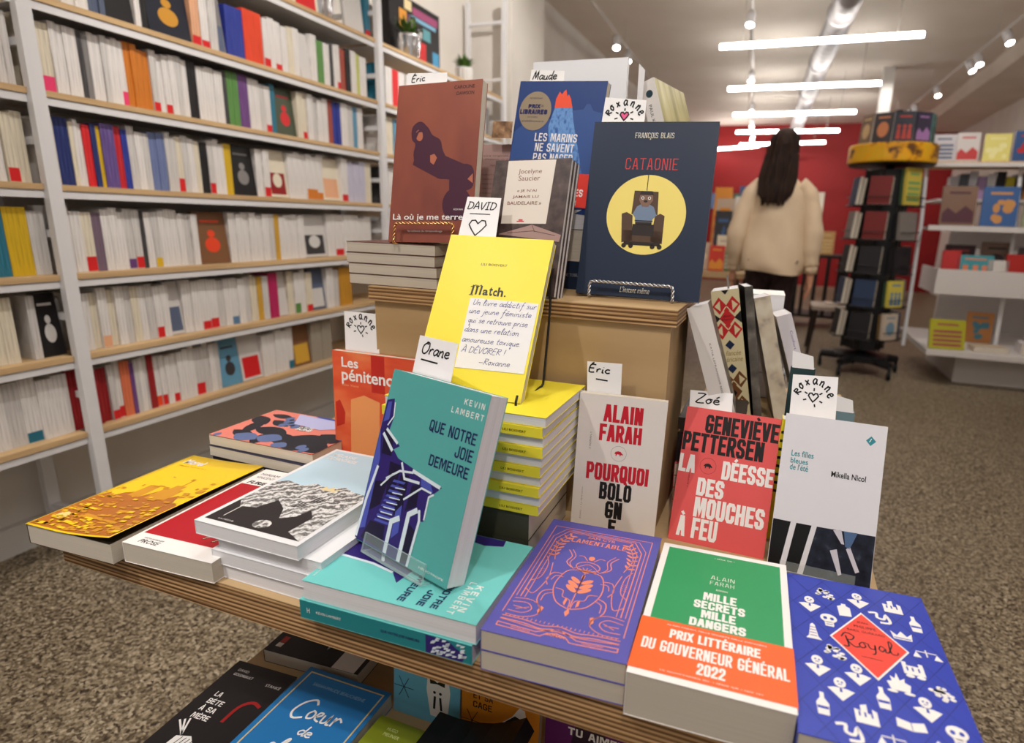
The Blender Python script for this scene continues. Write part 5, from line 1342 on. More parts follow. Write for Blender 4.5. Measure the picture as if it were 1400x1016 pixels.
# stack behind them and the blue sailors novel on top
for i, (z0_, z1_, lab, cv, pg) in enumerate(((PZ+.0003, 1.057, 'navy hardback at the bottom of the stack under the blue tower novel', DB, PAGE_C), (1.0573, 1.106, 'thick cream paged book in the middle of the stack under the blue tower novel', C('pale_grey', (196, 186, 180)), PAGE_C), (1.1063, 1.137, 'white paged book topmost under the blue tower novel', C('night_blue', (34, 40, 80)), PAGE_W))):
    spine_f = i == 0
    pose = (-.278, .902, z1_, 90, 90, 0, .15, .2, z1_-z0_) if spine_f else (-.478, 1.052, z1_, -90, 90, 0, .15, .2, z1_-z0_)
    rt = book('book', lab, pose, cv, pg)
    if spine_f: onspine(rt, 'author_lettering', C('soft_grey', (150, 150, 158)), lambda bm: sans(bm, 'ANTOINE TOBEAU', .14, -.024, .185, -.019), .2)
PMA = (-.438, .915, 1.1378, -4.9, 10, -3.4, .151, .199, .014)
BLU = C('sailor_blue', (36, 62, 120), .42)
b = book('book', 'blue novel with an orange topped tower and a prize seal, behind the grey novels', PMA, BLU, PAGE_C)
LB = noise_mat('tower_blue', [(.35, (72, 116, 182)), (.5, (108, 152, 208)), (.65, (56, 92, 160))], (120, 60, 10), 5, .42)
art(b, 'hill_print', C('hill_blue', (54, 82, 142), .42), lambda bm: poly(bm, [(.001, .06), (.15, .06), (.15, .152), (.135, .155), (.128, .165), (.122, .165), (.118, .157), (.1, .155), (.06, .14), (.02, .135), (.001, .12)]))
art(b, 'tower_print', LB, lambda bm: poly(bm, [(.0686, .1595), (.0986, .1602), (.103, .142), (.118, .1), (.1318, .0609), (.0923, .0584), (.07, .09), (.062, .13)]), 2)
art(b, 'flame_print', C('flame_orange', (236, 84, 56), .42), lambda bm: poly(bm, [(.0683, .1586), (.0685, .1722), (.0733, .183), (.0775, .179), (.0805, .1832), (.0839, .186), (.0875, .176), (.0895, .179), (.0941, .1726), (.0988, .1592)]), 3)
art(b, 'prize_seal', C('seal_gold', (150, 134, 112), .35), lambda bm: ell(bm, .0345, .153, .0285, .030, n=40), 4)
txt(b, 'seal_lettering', NAVY, [('b', 'PRIX', .0215, .1572, .0425, .1635, dict(pen=.4, gap=.12)), ('b', 'LIBRAIRES', .0075, .148, .0565, .1555, dict(pen=.4, gap=.12)), ('s', 'DES', .0435, .1595, .049, .1625), ('s', 'RÉCIPIENDAIRE', .0225, .1715, .045, .1742), ('s', 'DU QUÉBEC', .0225, .1425, .041, .1452), ('s', 'prixdeslibraires.qc.ca', .0135, .1355, .0525, .139)], 5)
txt(b, 'title_lettering', WHT, [('b', 'LES MARINS', .041, .107, .115, .1195, dict(pen=.27, gap=.22)), ('b', 'NE SAVENT', .044, .0915, .1122, .104, dict(pen=.27, gap=.22)), ('b', 'PAS NAGER', .0431, .076, .1122, .0885, dict(pen=.27, gap=.22))], 4)
bm = bmesh.new(); box(bm, (-.0004, .0095, .0002), (.1514, .0605, .0006)); bd_ = obj('paper_band', bm, C('band_red', (226, 62, 52)), b); bd_['label'] = 'red prize band'
txt(bd_, 'band_lettering', WHT, [('b', 'PRIX DES LIBRAIRES', .02, .026, .139, .037, dict(pen=.3, gap=.2)), ('b', '2023', .104, .0105, .1295, .0215, dict(pen=.3, gap=.2))], z=.00078)
bd = thing('display_board', 'blank white upright board behind the blue tower novel', 'panel', frame(-.452, 1.055, PZ+.0008, 1, 2, 0))
obj('panel_board', bmb(((0, 0, -.012), (.172, .377, 0))), M('panel_white', (226, 226, 230), .35), bd)
obj('panel_lip', bmb(((0, 0, 0), (.172, .006, .012))), M('panel_white', (226, 226, 230), .35), bd)
cd = card('thin white card reading Maude in front of the blank white board', PMA, [(.0073, .2232), (.068, .2208), (.0686, .18), (.0083, .18)], -.016, mat=M('panel_white2', (232, 230, 230), .6))
art(cd, 'handwriting', INK, lambda bm: hand(bm, 'Maude', .0115, .2075, .056, .0066, .0018, slant=.35, drop=-.001), 2)
# mauve back cover and little photograph
PV = (-.535, .935, PZ+.0008, 0, 3, 0, .135, .225, .02)
b = book('book', 'mauve novel showing its back cover text, between terracotta and blue novels', PV, C('mauve_cover', (176, 146, 140)), PAGE_W)
GT = C('mauve_text', (110, 82, 82))
txt(b, 'blurb_lettering', GT, [('s', 'une histoire originale, pleine de', .02, .205, .128, .2085), ('s', "longueur d'haleine, un bonheur", .02, .1995, .115, .203), ('s', 'Kathleen Murray', .06, .19, .095, .193)]+[('s', 'dans une maison trop grande pour deux', .02, .175-.0075*i, .125, .1785-.0075*i) for i in range(12)])
o = obj('photo_card', bmb(((0, 0, -.0005), (.034, .026, 0))), noise_mat('sepia_photo', [(.3, (70, 50, 36)), (.55, (160, 124, 92)), (.8, (206, 180, 150))], (60, 60, 6), 4, .4), None, frame(-.4635, .9265, 1.2462, 3, 8, -2)); tag(o, 'small sepia photograph standing on the mauve book beside the blue novel', 'photo')
# slanted white spine and its pale yellow cover, behind the midnight blue novel
def spine_out(name, label, foot, th, h, d, yaw, lean, cov, pages=PAGE_W, spinem=None, back=0, sc=1):
    """book standing with its spine to the viewer; local x across the spine, y up, z towards the viewer"""
    rt = thing('book', label, 'book', Matrix.Translation(foot) @ Matrix.Rotation(R(yaw), 4, 'Z') @ Matrix.Rotation(R(-back), 4, 'X') @ Matrix.Rotation(R(lean), 4, 'Y') @ Matrix(((1, 0, 0, 0), (0, 0, -1, 0), (0, 1, 0, 0), (0, 0, 0, 1))) @ Matrix.Scale(sc, 4))
    c = .0006
    bm = bmesh.new(); box(bm, (-th/2, 0, -c), (th/2, h, 0), 1); box(bm, (-th/2, 0, -d), (-th/2+c, h, -c)); box(bm, (th/2-c, 0, -d), (th/2, h, -c))
    obj('cover', bm, [cov, spinem or cov], rt)
    obj('page_block', bmb(((-th/2+c, .001, -d+.001), (th/2-c, h-.001, -c))), pages, rt)
    return rt
SPW = C('spine_white', (216, 210, 206))
rt = spine_out('book', 'white spined book with a dark round seal, leaning behind the midnight blue novel', (-.184, .99, 1.2), .026, .145, .13, -12, -19, noise_mat('straw_print', [(.3, (150, 140, 84)), (.55, (206, 196, 138)), (.75, (226, 220, 176))], (50, 6, 50), 5, .3), PAGE_W, SPW)
art(rt, 'round_seal', C('seal_slate', (36, 58, 66)), lambda bm: ell(bm, 0, .124, .0058))
txt(rt, 'author_lettering', BLK_, [('s', 'PAUL KAWCZAK', -.035, .073, .03, .078, dict(rot=(-.003, .0755, -PI/2)))])
for i in range(5):
    book('book', ['lowest', 'second', 'third', 'fourth', 'topmost'][i]+' pale book stacked on the plywood block behind the midnight blue novel', (-.318, .945, PZ+.037*(i+1)+.0006, 0, 90, 0, .15, .19, .0365), SPW, PAGE_W)
card('folded white slip poking up beside the slanted white spine', (-.243, 1.0, 1.33, -35, 6, 6, .02, .05, .001), [(-.001, .034), (.014, .02), (.012, -.03), (0, -.03)], 0)
# spine-out books at the right rear
LB = .8575; LZ = .8008; K_ = .843
rt = spine_out('book', 'white spined novel leaning left against the plywood block', (-.048, .832, LB), .036, .192, .135, 4, -19, noise_mat('bark_print', [(.3, (50, 44, 40)), (.6, (128, 120, 112)), (.8, (190, 184, 178))], (50, 50, 16), 5, .4), PAGE_W, SPW, 4, K_)
txt(rt, 'author_lettering', C('spine_grey', (90, 86, 84)), [('s', 'KATIA LEFRANÇOIS SEIGNEUR', -.05, .067, .06, .0705, dict(rot=(.006, .07, -PI/2)))])
rt = spine_out('book', 'thick cream spined novel with red and black stitched diamonds', (-.036, .99, LZ), .044, .222, .14, 4, -11, C('cocoa_cover', (62, 40, 26)), PAGE_W, C('spine_cream', (222, 208, 166)), 3)
SR = C('stitch_red', (198, 36, 40)); SB = C('stitch_brown', (116, 72, 40)); SBK = C('stitch_black', (30, 26, 30)); SNV = C('stitch_navy', (26, 42, 74))
def dmd(bm, cx, cy, rx, ry): poly(bm, [(cx-rx, cy), (cx, cy-ry), (cx+rx, cy), (cx, cy+ry)])
def hourglass(bm, cy):
    for sx in (1, -1):
        for sy in (1, -1): dmd(bm, sx*.0108, cy+sy*.0205, .0112, .0145)
    poly(bm, [(-.0125, cy), (-.0035, cy-.011), (-.0125, cy-.0205), (.0125, cy-.0205), (.0035, cy-.011), (.0125, cy), (.0035, cy+.011), (.0125, cy+.0205), (-.0125, cy+.0205), (-.0035, cy+.011)], 2e-5)
art(rt, 'stitched_pattern_red', SR, lambda bm: hourglass(bm, .176)); art(rt, 'stitched_pattern_brown', SB, lambda bm: hourglass(bm, .052))
art(rt, 'stitched_pattern_black', SBK, lambda bm: (poly(bm, [(-.022, .186), (-.011, .176), (-.022, .166)]), poly(bm, [(.022, .186), (.011, .176), (.022, .166)]), poly(bm, [(-.006, .2215), (.006, .2215), (0, .2145)]), dmd(bm, -.001, .05, .0055, .0065), dmd(bm, 0, .012, .008, .009)), 2)
def wins(bm):
    for cy in (.176, .052):
        for sx in (1, -1):
            for sy in (1, -1):
                y = cy+sy*.0205
                poly(bm, [(sx*.0185, y), (sx*.0095, y+.0085), (sx*.0095, y-.0085)])
            for sy in (1, -1): ln(bm, [(0, cy+sy*.0075), (sx*.011, cy+sy*.0215+.000), (sx*.019, cy+sy*.033)], .0016) if False else ln(bm, [(sx*.0005, cy+sy*.019), (sx*.0115, cy+sy*.0048)], .0017)
art(rt, 'stitched_pattern_cream', C('spine_cream', (222, 208, 166)), wins, 3)
art(rt, 'stitched_pattern_navy', SNV, lambda bm: (dmd(bm, .0, .1315, .0075, .008), dmd(bm, .0, .0915, .0075, .008)), 2)
txt(rt, 'title_lettering', C('stitch_gold', (166, 140, 84)), [('s', 'La fiancée', -.018, .1135, .016, .122, dict(shear=.3)), ('s', 'américaine', -.018, .103, .018, .111, dict(shear=.3))], 2)
txt(rt, 'author_lettering', SBK, [('s', 'Éric', -.006, .1775, .006, .1815, dict(shear=.3)), ('s', 'Dupont', -.009, .1715, .009, .1755, dict(shear=.3))], 4)
o = obj('bookmark', bmb(((.004, .2185, -.05), (.0075, .245, -.0495))), C('bookmark_grey', (130, 124, 116)), None, Matrix.Translation((-.036, .99, LZ)) @ Matrix.Rotation(R(4), 4, 'Z') @ Matrix.Rotation(R(-3), 4, 'X') @ Matrix.Rotation(R(-11), 4, 'Y') @ Matrix(((1, 0, 0, 0), (0, 0, -1, 0), (0, 1, 0, 0), (0, 0, 0, 1)))); tag(o, 'grey bookmark rising from the stitched diamond novel', 'bookmark')
rt = spine_out('book', 'thin grey photograph covered book right of the stitched diamond novel', (-.004, 1.005, LZ), .013, .228, .12, 8, -9.5, noise_mat('grey_photo', [(.3, (52, 50, 48)), (.55, (112, 106, 98)), (.8, (180, 174, 166))], (26, 26, 14), 4, .4), PAGE_W, noise_mat('grey_photo', [], ()), 3)
rt = spine_out('book', 'cream novel with blotted watercolour marks, leaning left in the right rear row', (.036, 1.02, LZ), .026, .215, .12, 6, -15, noise_mat('blot_print', [(.42, (222, 212, 192)), (.55, (206, 190, 168)), (.68, (120, 116, 110))], (22, 22, 14), 3, .35), PAGE_W, noise_mat('blot_print', [], ()), 4)
rt = spine_out('book', 'white spined book with violet lettering, rightmost of the right rear row', (.079, 1.03, LZ), .024, .19, .12, 5, -19, SPW, PAGE_W, C('spine_lilac', (214, 208, 214)), 4)
txt(rt, 'title_lettering', C('violet_ink', (110, 84, 150)), [('s', 'Confort et joie des autres', -.05, .11, .055, .115, dict(rot=(.002, .11, -PI/2)))])
# pale paged stack between the ivory and coral novels
for i in range(4):
    book('book', ['lowest', 'second', 'third', 'topmost'][i]+' cream paged book of the stack glimpsed between ivory and coral red novels', (-.135, .915, TZ+.0195*(i+1)+.0003, 0, 90, 0, .135, .04, .0192) if False else (-.112, .825, TZ+.0195*(i+1)+.0003, 0, 90, 0, .10, .09, .0192), COR, PAGE_C)
book('book', 'small black covered book in the dark gap behind the ivory novel', (-.112, .829, TZ+.0802, 0, 2, 0, .055, .045, .02), noise_mat('black_photo', [(.4, (20, 18, 18)), (.7, (52, 46, 44))], (30, 30, 10), 3, .4), PAGE_C, spine='R')
# yellow spine and boxes between coral and white novels
rt = spine_out('book', 'yellow spined novel with black marks seen between coral red and white novels', (.031, .797, TZ+.0003), .02, .175, .022, 0, 2, C('sun_yellow', (232, 216, 40)), PAGE_W)
art(rt, 'spine_marking', BLK_, lambda bm: [rect(bm, -.009, .155-.012*i, .009, .159-.012*i) for i in range(8)])
GTL = C('grey_teal', (108, 132, 140))
for i, (x, y, z, h, lab) in enumerate(((.029, .833, TZ+.0003, .235, 'dark teal box with a white folded flap behind the Roxanne card'), (.09, .866, TZ+.0003, .172, 'grey teal book with an open white leaf beside the Roxanne card'))):
    rt = book('book', lab, (x, y, z, -4, 6+2*i, 0, .032, h, .014), GTL if i else C('dark_teal', (38, 62, 64)), PAGE_W)
    art(rt, 'open_leaf', CARD, lambda bm: poly(bm, [(.002, h-.001), (.03, h-.001), (.027, h+.017), (.0, h+.022)]), 1)
# loose pile of white books on the low step, in front of the walking woman
for i in range(4):
    q = random.Random(i+9)
    book('book', ['lowest', 'second', 'third', 'topmost'][i]+' white book of the slumped pile at the right rear of the table', (-.045+.006*(3-i)+q.uniform(-.003, .003), 1.165, .80+.0495*(i+1)+.0003, q.uniform(-6, 6), 90, 0, .062, .085, .049), C(['dark_teal', 'spine_white', 'pale_aqua', 'spine_white2'][i], [(38, 82, 84), (216, 210, 206), (180, 206, 216), (226, 220, 216)][i]), PAGE_W)
# ---------------------------------------------------------------- lower shelf
SZ = .4253
def low(label, pose, col, pages=PAGE_G): return book('book', label, pose, C('low_%d_%d_%d' % col, col, .4), pages)
b = low('black novel with white drawn hand and red arc, on the lower shelf', (-.7036, .367, .4455, 3, 90, 0, .107, .2, .02), (34, 31, 32))
txt(b, 'title_lettering', WHT, [('b', 'LA', .02, .133, .031, .1415, dict(pen=.25)), ('b', 'BÊTE', .02, .12, .046, .1285, dict(pen=.25)), ('b', 'À SA', .02, .107, .046, .1155, dict(pen=.25)), ('b', 'MÈRE', .02, .094, .048, .1025, dict(pen=.25))])
txt(b, 'author_lettering', WHT, [('s', 'DAVID', .014, .182, .033, .1865), ('s', 'GOUDREAULT', .014, .1735, .048, .178), ('s', 'STANKÉ', .075, .17, .1, .176)])
art(b, 'red_arc', C('arc_red', (150, 34, 34), .4), lambda bm: ln(bm, [(.068, .1), (.07, .128), (.083, .14), (.098, .136)], .005, smooth=4))
art(b, 'hand_drawing', WHT, lambda bm: (poly(bm, [(.03, .065), (.05, .07), (.062, .06), (.06, .045), (.04, .04), (.028, .05)]), [ln(bm, [(.035, .068), (.012+.006*i, .086+.003*i)], .0025) for i in range(3)]), 2)
art(b, 'hand_detail', BLK_, lambda bm: [ln(bm, [(.036+.006*i, .047), (.04+.006*i, .066)], .0012) for i in range(4)], 3)
b = low('bright blue novel with looping white script and a gold border, on the lower shelf', (-.598, .371, .4502, .5, 90, 0, .144, .222, .0245), (40, 116, 180))
ln_ = lambda bm: ln(bm, [(.009, .0), (.009, .2135), (.136, .2135), (.136, .0)], .0022)
art(b, 'gold_border', C('border_gold', (214, 190, 130), .4), ln_)
txt(b, 'author_lettering', C('pale_sky', (150, 196, 226)), [('s', 'SARAH-MAUDE BEAUCHESNE', .028, .193, .117, .1985)])
def cs(bm):
    ln(bm, [(.062, .166), (.055, .173), (.042, .164), (.036, .147), (.043, .137), (.056, .142)], .0032, smooth=4)
    ln(bm, [(.064, .156), (.06, .15), (.062, .143), (.069, .146), (.069, .154), (.063, .157)], .0028, smooth=4)
    ln(bm, [(.073, .149), (.079, .153), (.0795, .157), (.0745, .156), (.0735, .146), (.081, .143)], .0028, smooth=4)
    ln(bm, [(.084, .156), (.0845, .144), (.091, .146), (.0935, .157), (.0935, .144), (.098, .144)], .0028, smooth=4)
    ln(bm, [(.101, .158), (.1005, .143)], .0028); ln(bm, [(.101, .151), (.106, .158), (.112, .153)], .0028, smooth=4)
    hand(bm, 'de', .068, .118, .09, .008, .0022, slant=.3)
    hand(bm, 'slush', .045, .085, .105, .012, .003, slant=.4)
art(b, 'title_lettering', WHT, cs)
b = low('dark book with a small red badge at the back of the lower shelf', (-.698, .597, .4475, 3.5, 90, 0, .172, .1, .022), (28, 28, 32))
art(b, 'badge_print', C('badge_red', (190, 60, 50)), lambda bm: rect(bm, .012, .022, .022, .036)); art(b, 'badge_white', WHT, lambda bm: rect(bm, .012, .012, .022, .021), 2)
art(b, 'white_margin', C('spine_white', (216, 210, 206)), lambda bm: rect(bm, .125, .0, .165, .1)); art(b, 'bird_print', C('soft_grey2', (170, 170, 172)), lambda bm: (poly(bm, [(.06, .04), (.072, .046), (.075, .056), (.07, .05)]), poly(bm, [(.095, .03), (.1, .042), (.112, .05), (.1, .046), (.09, .05)])), 2)
b = low('olive green novel with small white lettering, on the lower shelf', (-.452, .36, .4462, -1, 90, 0, .108, .2, .0205), (128, 140, 36))
txt(b, 'author_lettering', C('pale_lime', (214, 220, 150)), [('s', 'HUGO', .022, .182, .038, .187), ('s', 'MEUNIER', .022, .1735, .046, .1785)])
b = low('pale blue card novel with a penguin suited figure, upright under the tabletop', (-.452, .592, SZ, 0, 4, 0, .107, .17, .012), (108, 180, 208))
art(b, 'star_print', BLK_, lambda bm: [ln(bm, [(.017-.016*math.cos(i*PI/3), .043-.018*math.sin(i*PI/3)), (.017+.016*math.cos(i*PI/3), .043+.018*math.sin(i*PI/3))], .001) for i in range(3)])
art(b, 'suit_print', WHT, lambda bm: poly(bm, [(.056, .08), (.088, .08), (.092, .055), (.088, .012), (.061, .012), (.054, .052)]), 1)
art(b, 'suit_detail', BLK_, lambda bm: (poly(bm, [(.058, .076), (.071, .066), (.084, .076), (.083, .062), (.071, .064), (.06, .062)]), poly(bm, [(.066, .044), (.0695, .044), (.0685, .024), (.065, .024)]), poly(bm, [(.0745, .044), (.078, .044), (.08, .024), (.0765, .024)]), ell(bm, .067, .05, .0022), ell(bm, .0765, .05, .0022)), 2)
b = low('orange novel lettered about a cage with a white bird, upright under the tabletop', (-.343, .594, SZ, 0, 4, 0, .115, .17, .012), (214, 134, 36))
txt(b, 'title_lettering', BLK_, [('b', 'LUNE', .0175, .074, .046, .083, dict(pen=.24)), ('b', 'ET SA', .0175, .06, .047, .0695, dict(pen=.24)), ('b', 'CAGE', .0175, .046, .046, .0555, dict(pen=.24))])
art(b, 'star_print', BLK_, lambda bm: [ln(bm, [(.0165-.016*math.cos(i*PI/3), .024-.018*math.sin(i*PI/3)), (.0165+.016*math.cos(i*PI/3), .024+.018*math.sin(i*PI/3))], .001) for i in range(3)])
art(b, 'bird_print', WHT, lambda bm: (poly(bm, [(.058, .033), (.076, .05), (.086, .066), (.094, .064), (.096, .052), (.084, .034)]),), 1)
art(b, 'bird_wing', BLK_, lambda bm: poly(bm, [(.066, .039), (.08, .052), (.087, .05), (.08, .038)]), 2)
b = low('purple novel with white capitals, upright under the right of the tabletop', (-.218, .59, SZ, 0, 4, 0, .108, .16, .012), (92, 22, 98))
txt(b, 'title_lettering', WHT, [('b', 'TU AIMER', .031, .056, .106, .067, dict(pen=.28))], 2)
txt(b, 'author_lettering', WHT, [('b', 'KEVIN', .075, .0815, .104, .088, dict(pen=.18, gap=.6)), ('b', 'LAMBERT', .06, .0715, .106, .078, dict(pen=.18, gap=.6))], 2)
art(b, 'dark_shape', C('night_plum', (36, 12, 42)), lambda bm: poly(bm, [(.036, .045), (.042, .078), (.056, .09), (.074, .086), (.082, .062), (.078, .042)]), 1)
bm = bmesh.new()
g = [[bm.verts.new((x, y, .0225+.045*max(0, (x-.02)/.12)**2)) for y in (0, .09, .18)] for x in (0, .03, .06, .09, .12, .14)]
for i in range(5):
    for j in range(2): bm.faces.new((g[i][j], g[i+1][j], g[i+1][j+1], g[i][j+1]))
o = obj('leaflet', bm, C('low_black', (24, 22, 22), .4), None, Matrix.Translation((-.37, .395, SZ+.001)) @ Matrix.Rotation(R(-2), 4, 'Z')); m_ = o.modifiers.new('s', 'SOLIDIFY'); m_.thickness = .02; m_.offset = -1
tag(o, 'black soft covered booklet curling upward at the front of the lower shelf', 'booklet')
rt = spine_out('book', 'slim white and black book leaning at the back of the lower shelf', (-.505, .72, SZ+.0035), .03, .2, .12, 0, 12, C('spine_white', (216, 210, 206)), PAGE_W, BLK_)
# ---------------------------------------------------------------- far part of the shop
def cyl(name, p0, p1, r, mat, parent=None, n=12):
    bm = bmesh.new(); tube(bm, [p0, p1], r, n); return obj(name, bm, mat, parent, None, True)
# ceiling: tube lights, duct, tracks
m_tube = M('tube_glow', (255, 255, 255), .5, 0, emit=(255, 250, 244), es=TUBE)
m_wirec = M('ceiling_wire', (150, 142, 134), .5)
TB = [((-.672, 5.58), (.828, 5.58)), ((-.743, 7.22), (.757, 7.22)), ((-.809, 8.84), (.691, 8.84)), ((-.882, 10.42), (.62, 10.42)), ((-.93, 12.0), (.50, 11.75)), ((-1.6, 12.75), (-.62, 12.2)),
      ((-.6, 3.96), (.9, 3.96)), ((-.53, 2.34), (.97, 2.34)), ((-.45, .72), (1.05, .72)), ((-.4, -.9), (1.1, -.9))]
for i, ((xa, ya), (xb, yb)) in enumerate(TB):
    zt = 2.565
    lb = ['nearest glowing tube light in view, the longest of the row', 'second glowing tube light of the row, counted from the nearest', 'third glowing tube light of the row, counted from the nearest', 'fourth glowing tube light, just above the walking woman', 'fifth glowing tube light, seen behind the head of the woman', 'farthest slanting tube light before the red wall',
          'tube light hanging above the walking woman, outside the view', 'tube light hanging beyond the display table, above the view', 'tube light hanging directly above the display table', 'tube light hanging behind the viewer'][i]
    t = thing('tube_light', lb, 'ceiling light', ((xa+xb)/2, (ya+yb)/2, zt))
    c = Vector(((xa+xb)/2, (ya+yb)/2, zt))
    bm = bmesh.new(); tube(bm, [Vector((xa, ya, zt))-c, Vector((xb, yb, zt))-c], .021, 12); obj('glowing_tube', bm, m_tube, t, None, True)
    for f in (.12, .88):
        p = Vector((xa+(xb-xa)*f, ya+(yb-ya)*f, zt))-c
        bm = bmesh.new(); tube(bm, [p+Vector((0, 0, .02)), p+Vector((0, 0, CZ-zt-.001))], .003, 6); obj('hanging_wire', bm, m_wirec, t)
m_duct = M('galvanised_duct', (150, 146, 146), .5, .4, .6)
nt, N, L, B = nodes(m_duct)
wv = N.new('ShaderNodeTexWave'); wv.inputs['Scale'].default_value = 2.2; wv.bands_direction = 'Y'; wv.inputs['Distortion'].default_value = 0
L.new(coords(N, L), wv.inputs['Vector']); bp = N.new('ShaderNodeBump'); bp.inputs['Strength'].default_value = .25; bp.inputs['Distance'].default_value = .01
L.new(wv.outputs['Fac'], bp.inputs['Height']); L.new(bp.outputs[0], B.inputs['Normal'])
du = thing('air_duct', 'silvery round air duct running along the ceiling', 'duct', (.15, 7, 2.78))
D0 = Vector((.15, 7, 2.78))
bm = bmesh.new(); tube(bm, [Vector((.30, 4.6, 2.78))-D0, Vector((.245, 5.6, 2.78))-D0, Vector((.16, 7.2, 2.78))-D0, Vector((.07, 9.6, 2.78))-D0, Vector((-.02, 12.6, 2.78))-D0], .105, 24); obj('duct_pipe', bm, m_duct, du, None, True)
bm = bmesh.new(); tube(bm, [Vector((.27, 5.1, 2.78))-D0, Vector((.62, 5.05, 2.78))-D0], .09, 20); obj('branch_pipe', bm, m_duct, du, None, True)
for x, y in ((.24, 5.65), (.16, 7.15), (.107, 8.6)):
    bm = bmesh.new(); tube(bm, [Vector((x, y-.02, 2.78))-D0, Vector((x, y+.02, 2.78))-D0], .112, 24); obj('joint_ring', bm, m_duct, du, None, True)
o = obj('ceiling_vent', bmb(((.66, 5.1, CZ-.12), (.80, 5.22, CZ-.0005))), M('dark_metal', (48, 44, 42), .5)); tag(o, 'small dark ceiling fitting beside the duct branch', 'vent')
m_lamp = M('lamp_glow', (255, 255, 255), .5, 0, emit=(255, 248, 238), es=26)
m_trk = M('track_white', (190, 184, 178), .5)
def track(pa, pb, label, heads, zt=2.82, tilt=(0, 0)):
    pa, pb = Vector((*pa, zt)), Vector((*pb, zt)); c = (pa+pb)/2
    t = thing('light_track', label, 'light track', c)
    bm = bmesh.new(); tube(bm, [pa-c, pb-c], .016, 4); obj('rail', bm, m_trk, t)
    for f in (.02, .33, .66, .98):
        p = pa+(pb-pa)*f-c; bm = bmesh.new(); tube(bm, [p, p+Vector((0, 0, CZ-zt-.001))], .004, 6); obj('hanger', bm, m_trk, t)
    for k, (f, dx) in enumerate(heads):
        p = pa+(pb-pa)*f-c; d = Vector((dx, -.45, -1)).normalized(); q = p+Vector((0, 0, -.05))
        bm = bmesh.new(); tube(bm, [p, q], .008, 8); tube(bm, [q-d*.02, q+d*.09], .034, 16); h_ = obj('spot_head', bm, m_white, t, None, True)
        bm = bmesh.new(); tube(bm, [q+d*.0905, q+d*.093], .030, 16); obj('lamp_face', bm, m_lamp, h_)
track((-.40, 4.6), (-.76, 12.6), 'white light track with round lamps above the woman', [(.115, 0), (.365, 0), (.6, 0), (.77, 0), (.93, .2), (.96, 0), (.985, 0)])
track((1.66, 4.6), (1.44, 11.2), 'grey light track with round lamps on the right', [(.29, .3), (.4, .2), (.44, .4), (.62, .2), (.79, .2), (.84, 0)])
track((-1.62, 4.4), (-1.80, 10.0), 'light track with two lit lamps above the white board', [(.27, .2), (.36, .2)])
# framed things on the red wall
for i, (x, z, w_, h, c_) in enumerate(((.52, 1.55, .3, .5, (206, 196, 180)), (.56, 1.05, .3, .32, (160, 150, 140)), (.25, 1.62, .2, .3, (196, 160, 110)), (-1.55, 1.6, .35, .3, (90, 110, 150)), (-1.2, 1.62, .3, .28, (220, 150, 60)), (-.9, 1.6, .25, .3, (60, 110, 90)))):
    o = obj('wall_picture', bmb(((x-w_/2, FY1-.03, z-h/2), (x+w_/2, FY1-.001, z+h/2))), M('picture_%d' % i, c_, .6)); tag(o, ['pale poster on the red wall right of the woman', 'grey picture under the pale poster on the red wall', 'small tan picture on the red wall beside the shoulder of the woman', 'blue picture on the far red wall behind the midnight blue novel', 'orange picture on the far red wall left of the woman', 'green picture on the far red wall near the woman'][i], 'picture')
# generic shop books for the far tables
FARC = [(206, 60, 48), (226, 214, 190), (60, 92, 140), (232, 224, 216), (90, 60, 130), (70, 130, 80), (226, 150, 60), (50, 50, 56), (200, 180, 160), (150, 40, 50), (120, 160, 180), (214, 190, 80)]
def far_book(x, y, z, w_, h, t, c_, yaw=0, tilt=10, label='', group=None, accent=None):
    if tilt < 45: z += t*math.sin(R(tilt))
    rt = thing('far_book', label, 'book', frame(x, y, z, yaw, tilt), group)
    cm = M('far_%d_%d_%d' % c_, c_, .45)
    book_parts(rt, w_, h, t, cm, PAGE_C)
    if accent:
        q_ = random.Random(label); kd = q_.randrange(5)
        def pic(bm):
            rect(bm, .2*w_, .8*h, .8*w_, .86*h)
            if kd == 0: ell(bm, .5*w_, .42*h, .3*w_, .26*h)
            elif kd == 1: [poly(bm, [(a_*w_, .08*h), ((a_+.22)*w_, .08*h), ((a_+.18)*w_, .42*h), ((a_+.04)*w_, .42*h)]) or ell(bm, (a_+.11)*w_, .5*h, .09*w_, .07*h, n=10) for a_ in (.12, .4, .66)]
            elif kd == 2: poly(bm, [(.05*w_, .06*h), (.95*w_, .06*h), (.95*w_, .35*h), (.7*w_, .5*h), (.45*w_, .3*h), (.2*w_, .45*h), (.05*w_, .3*h)])
            elif kd == 3: [rect(bm, .1*w_, (.1+.15*i_)*h, .9*w_, (.18+.15*i_)*h) for i_ in range(4)]
            else: [ell(bm, q_.uniform(.2, .8)*w_, q_.uniform(.15, .65)*h, q_.uniform(.08, .16)*w_, q_.uniform(.06, .12)*h, i_*2e-5, 12) for i_ in range(9)]
        art(rt, 'cover_picture', M('far_%d_%d_%d' % accent, accent, .45), pic, 4)
    return rt
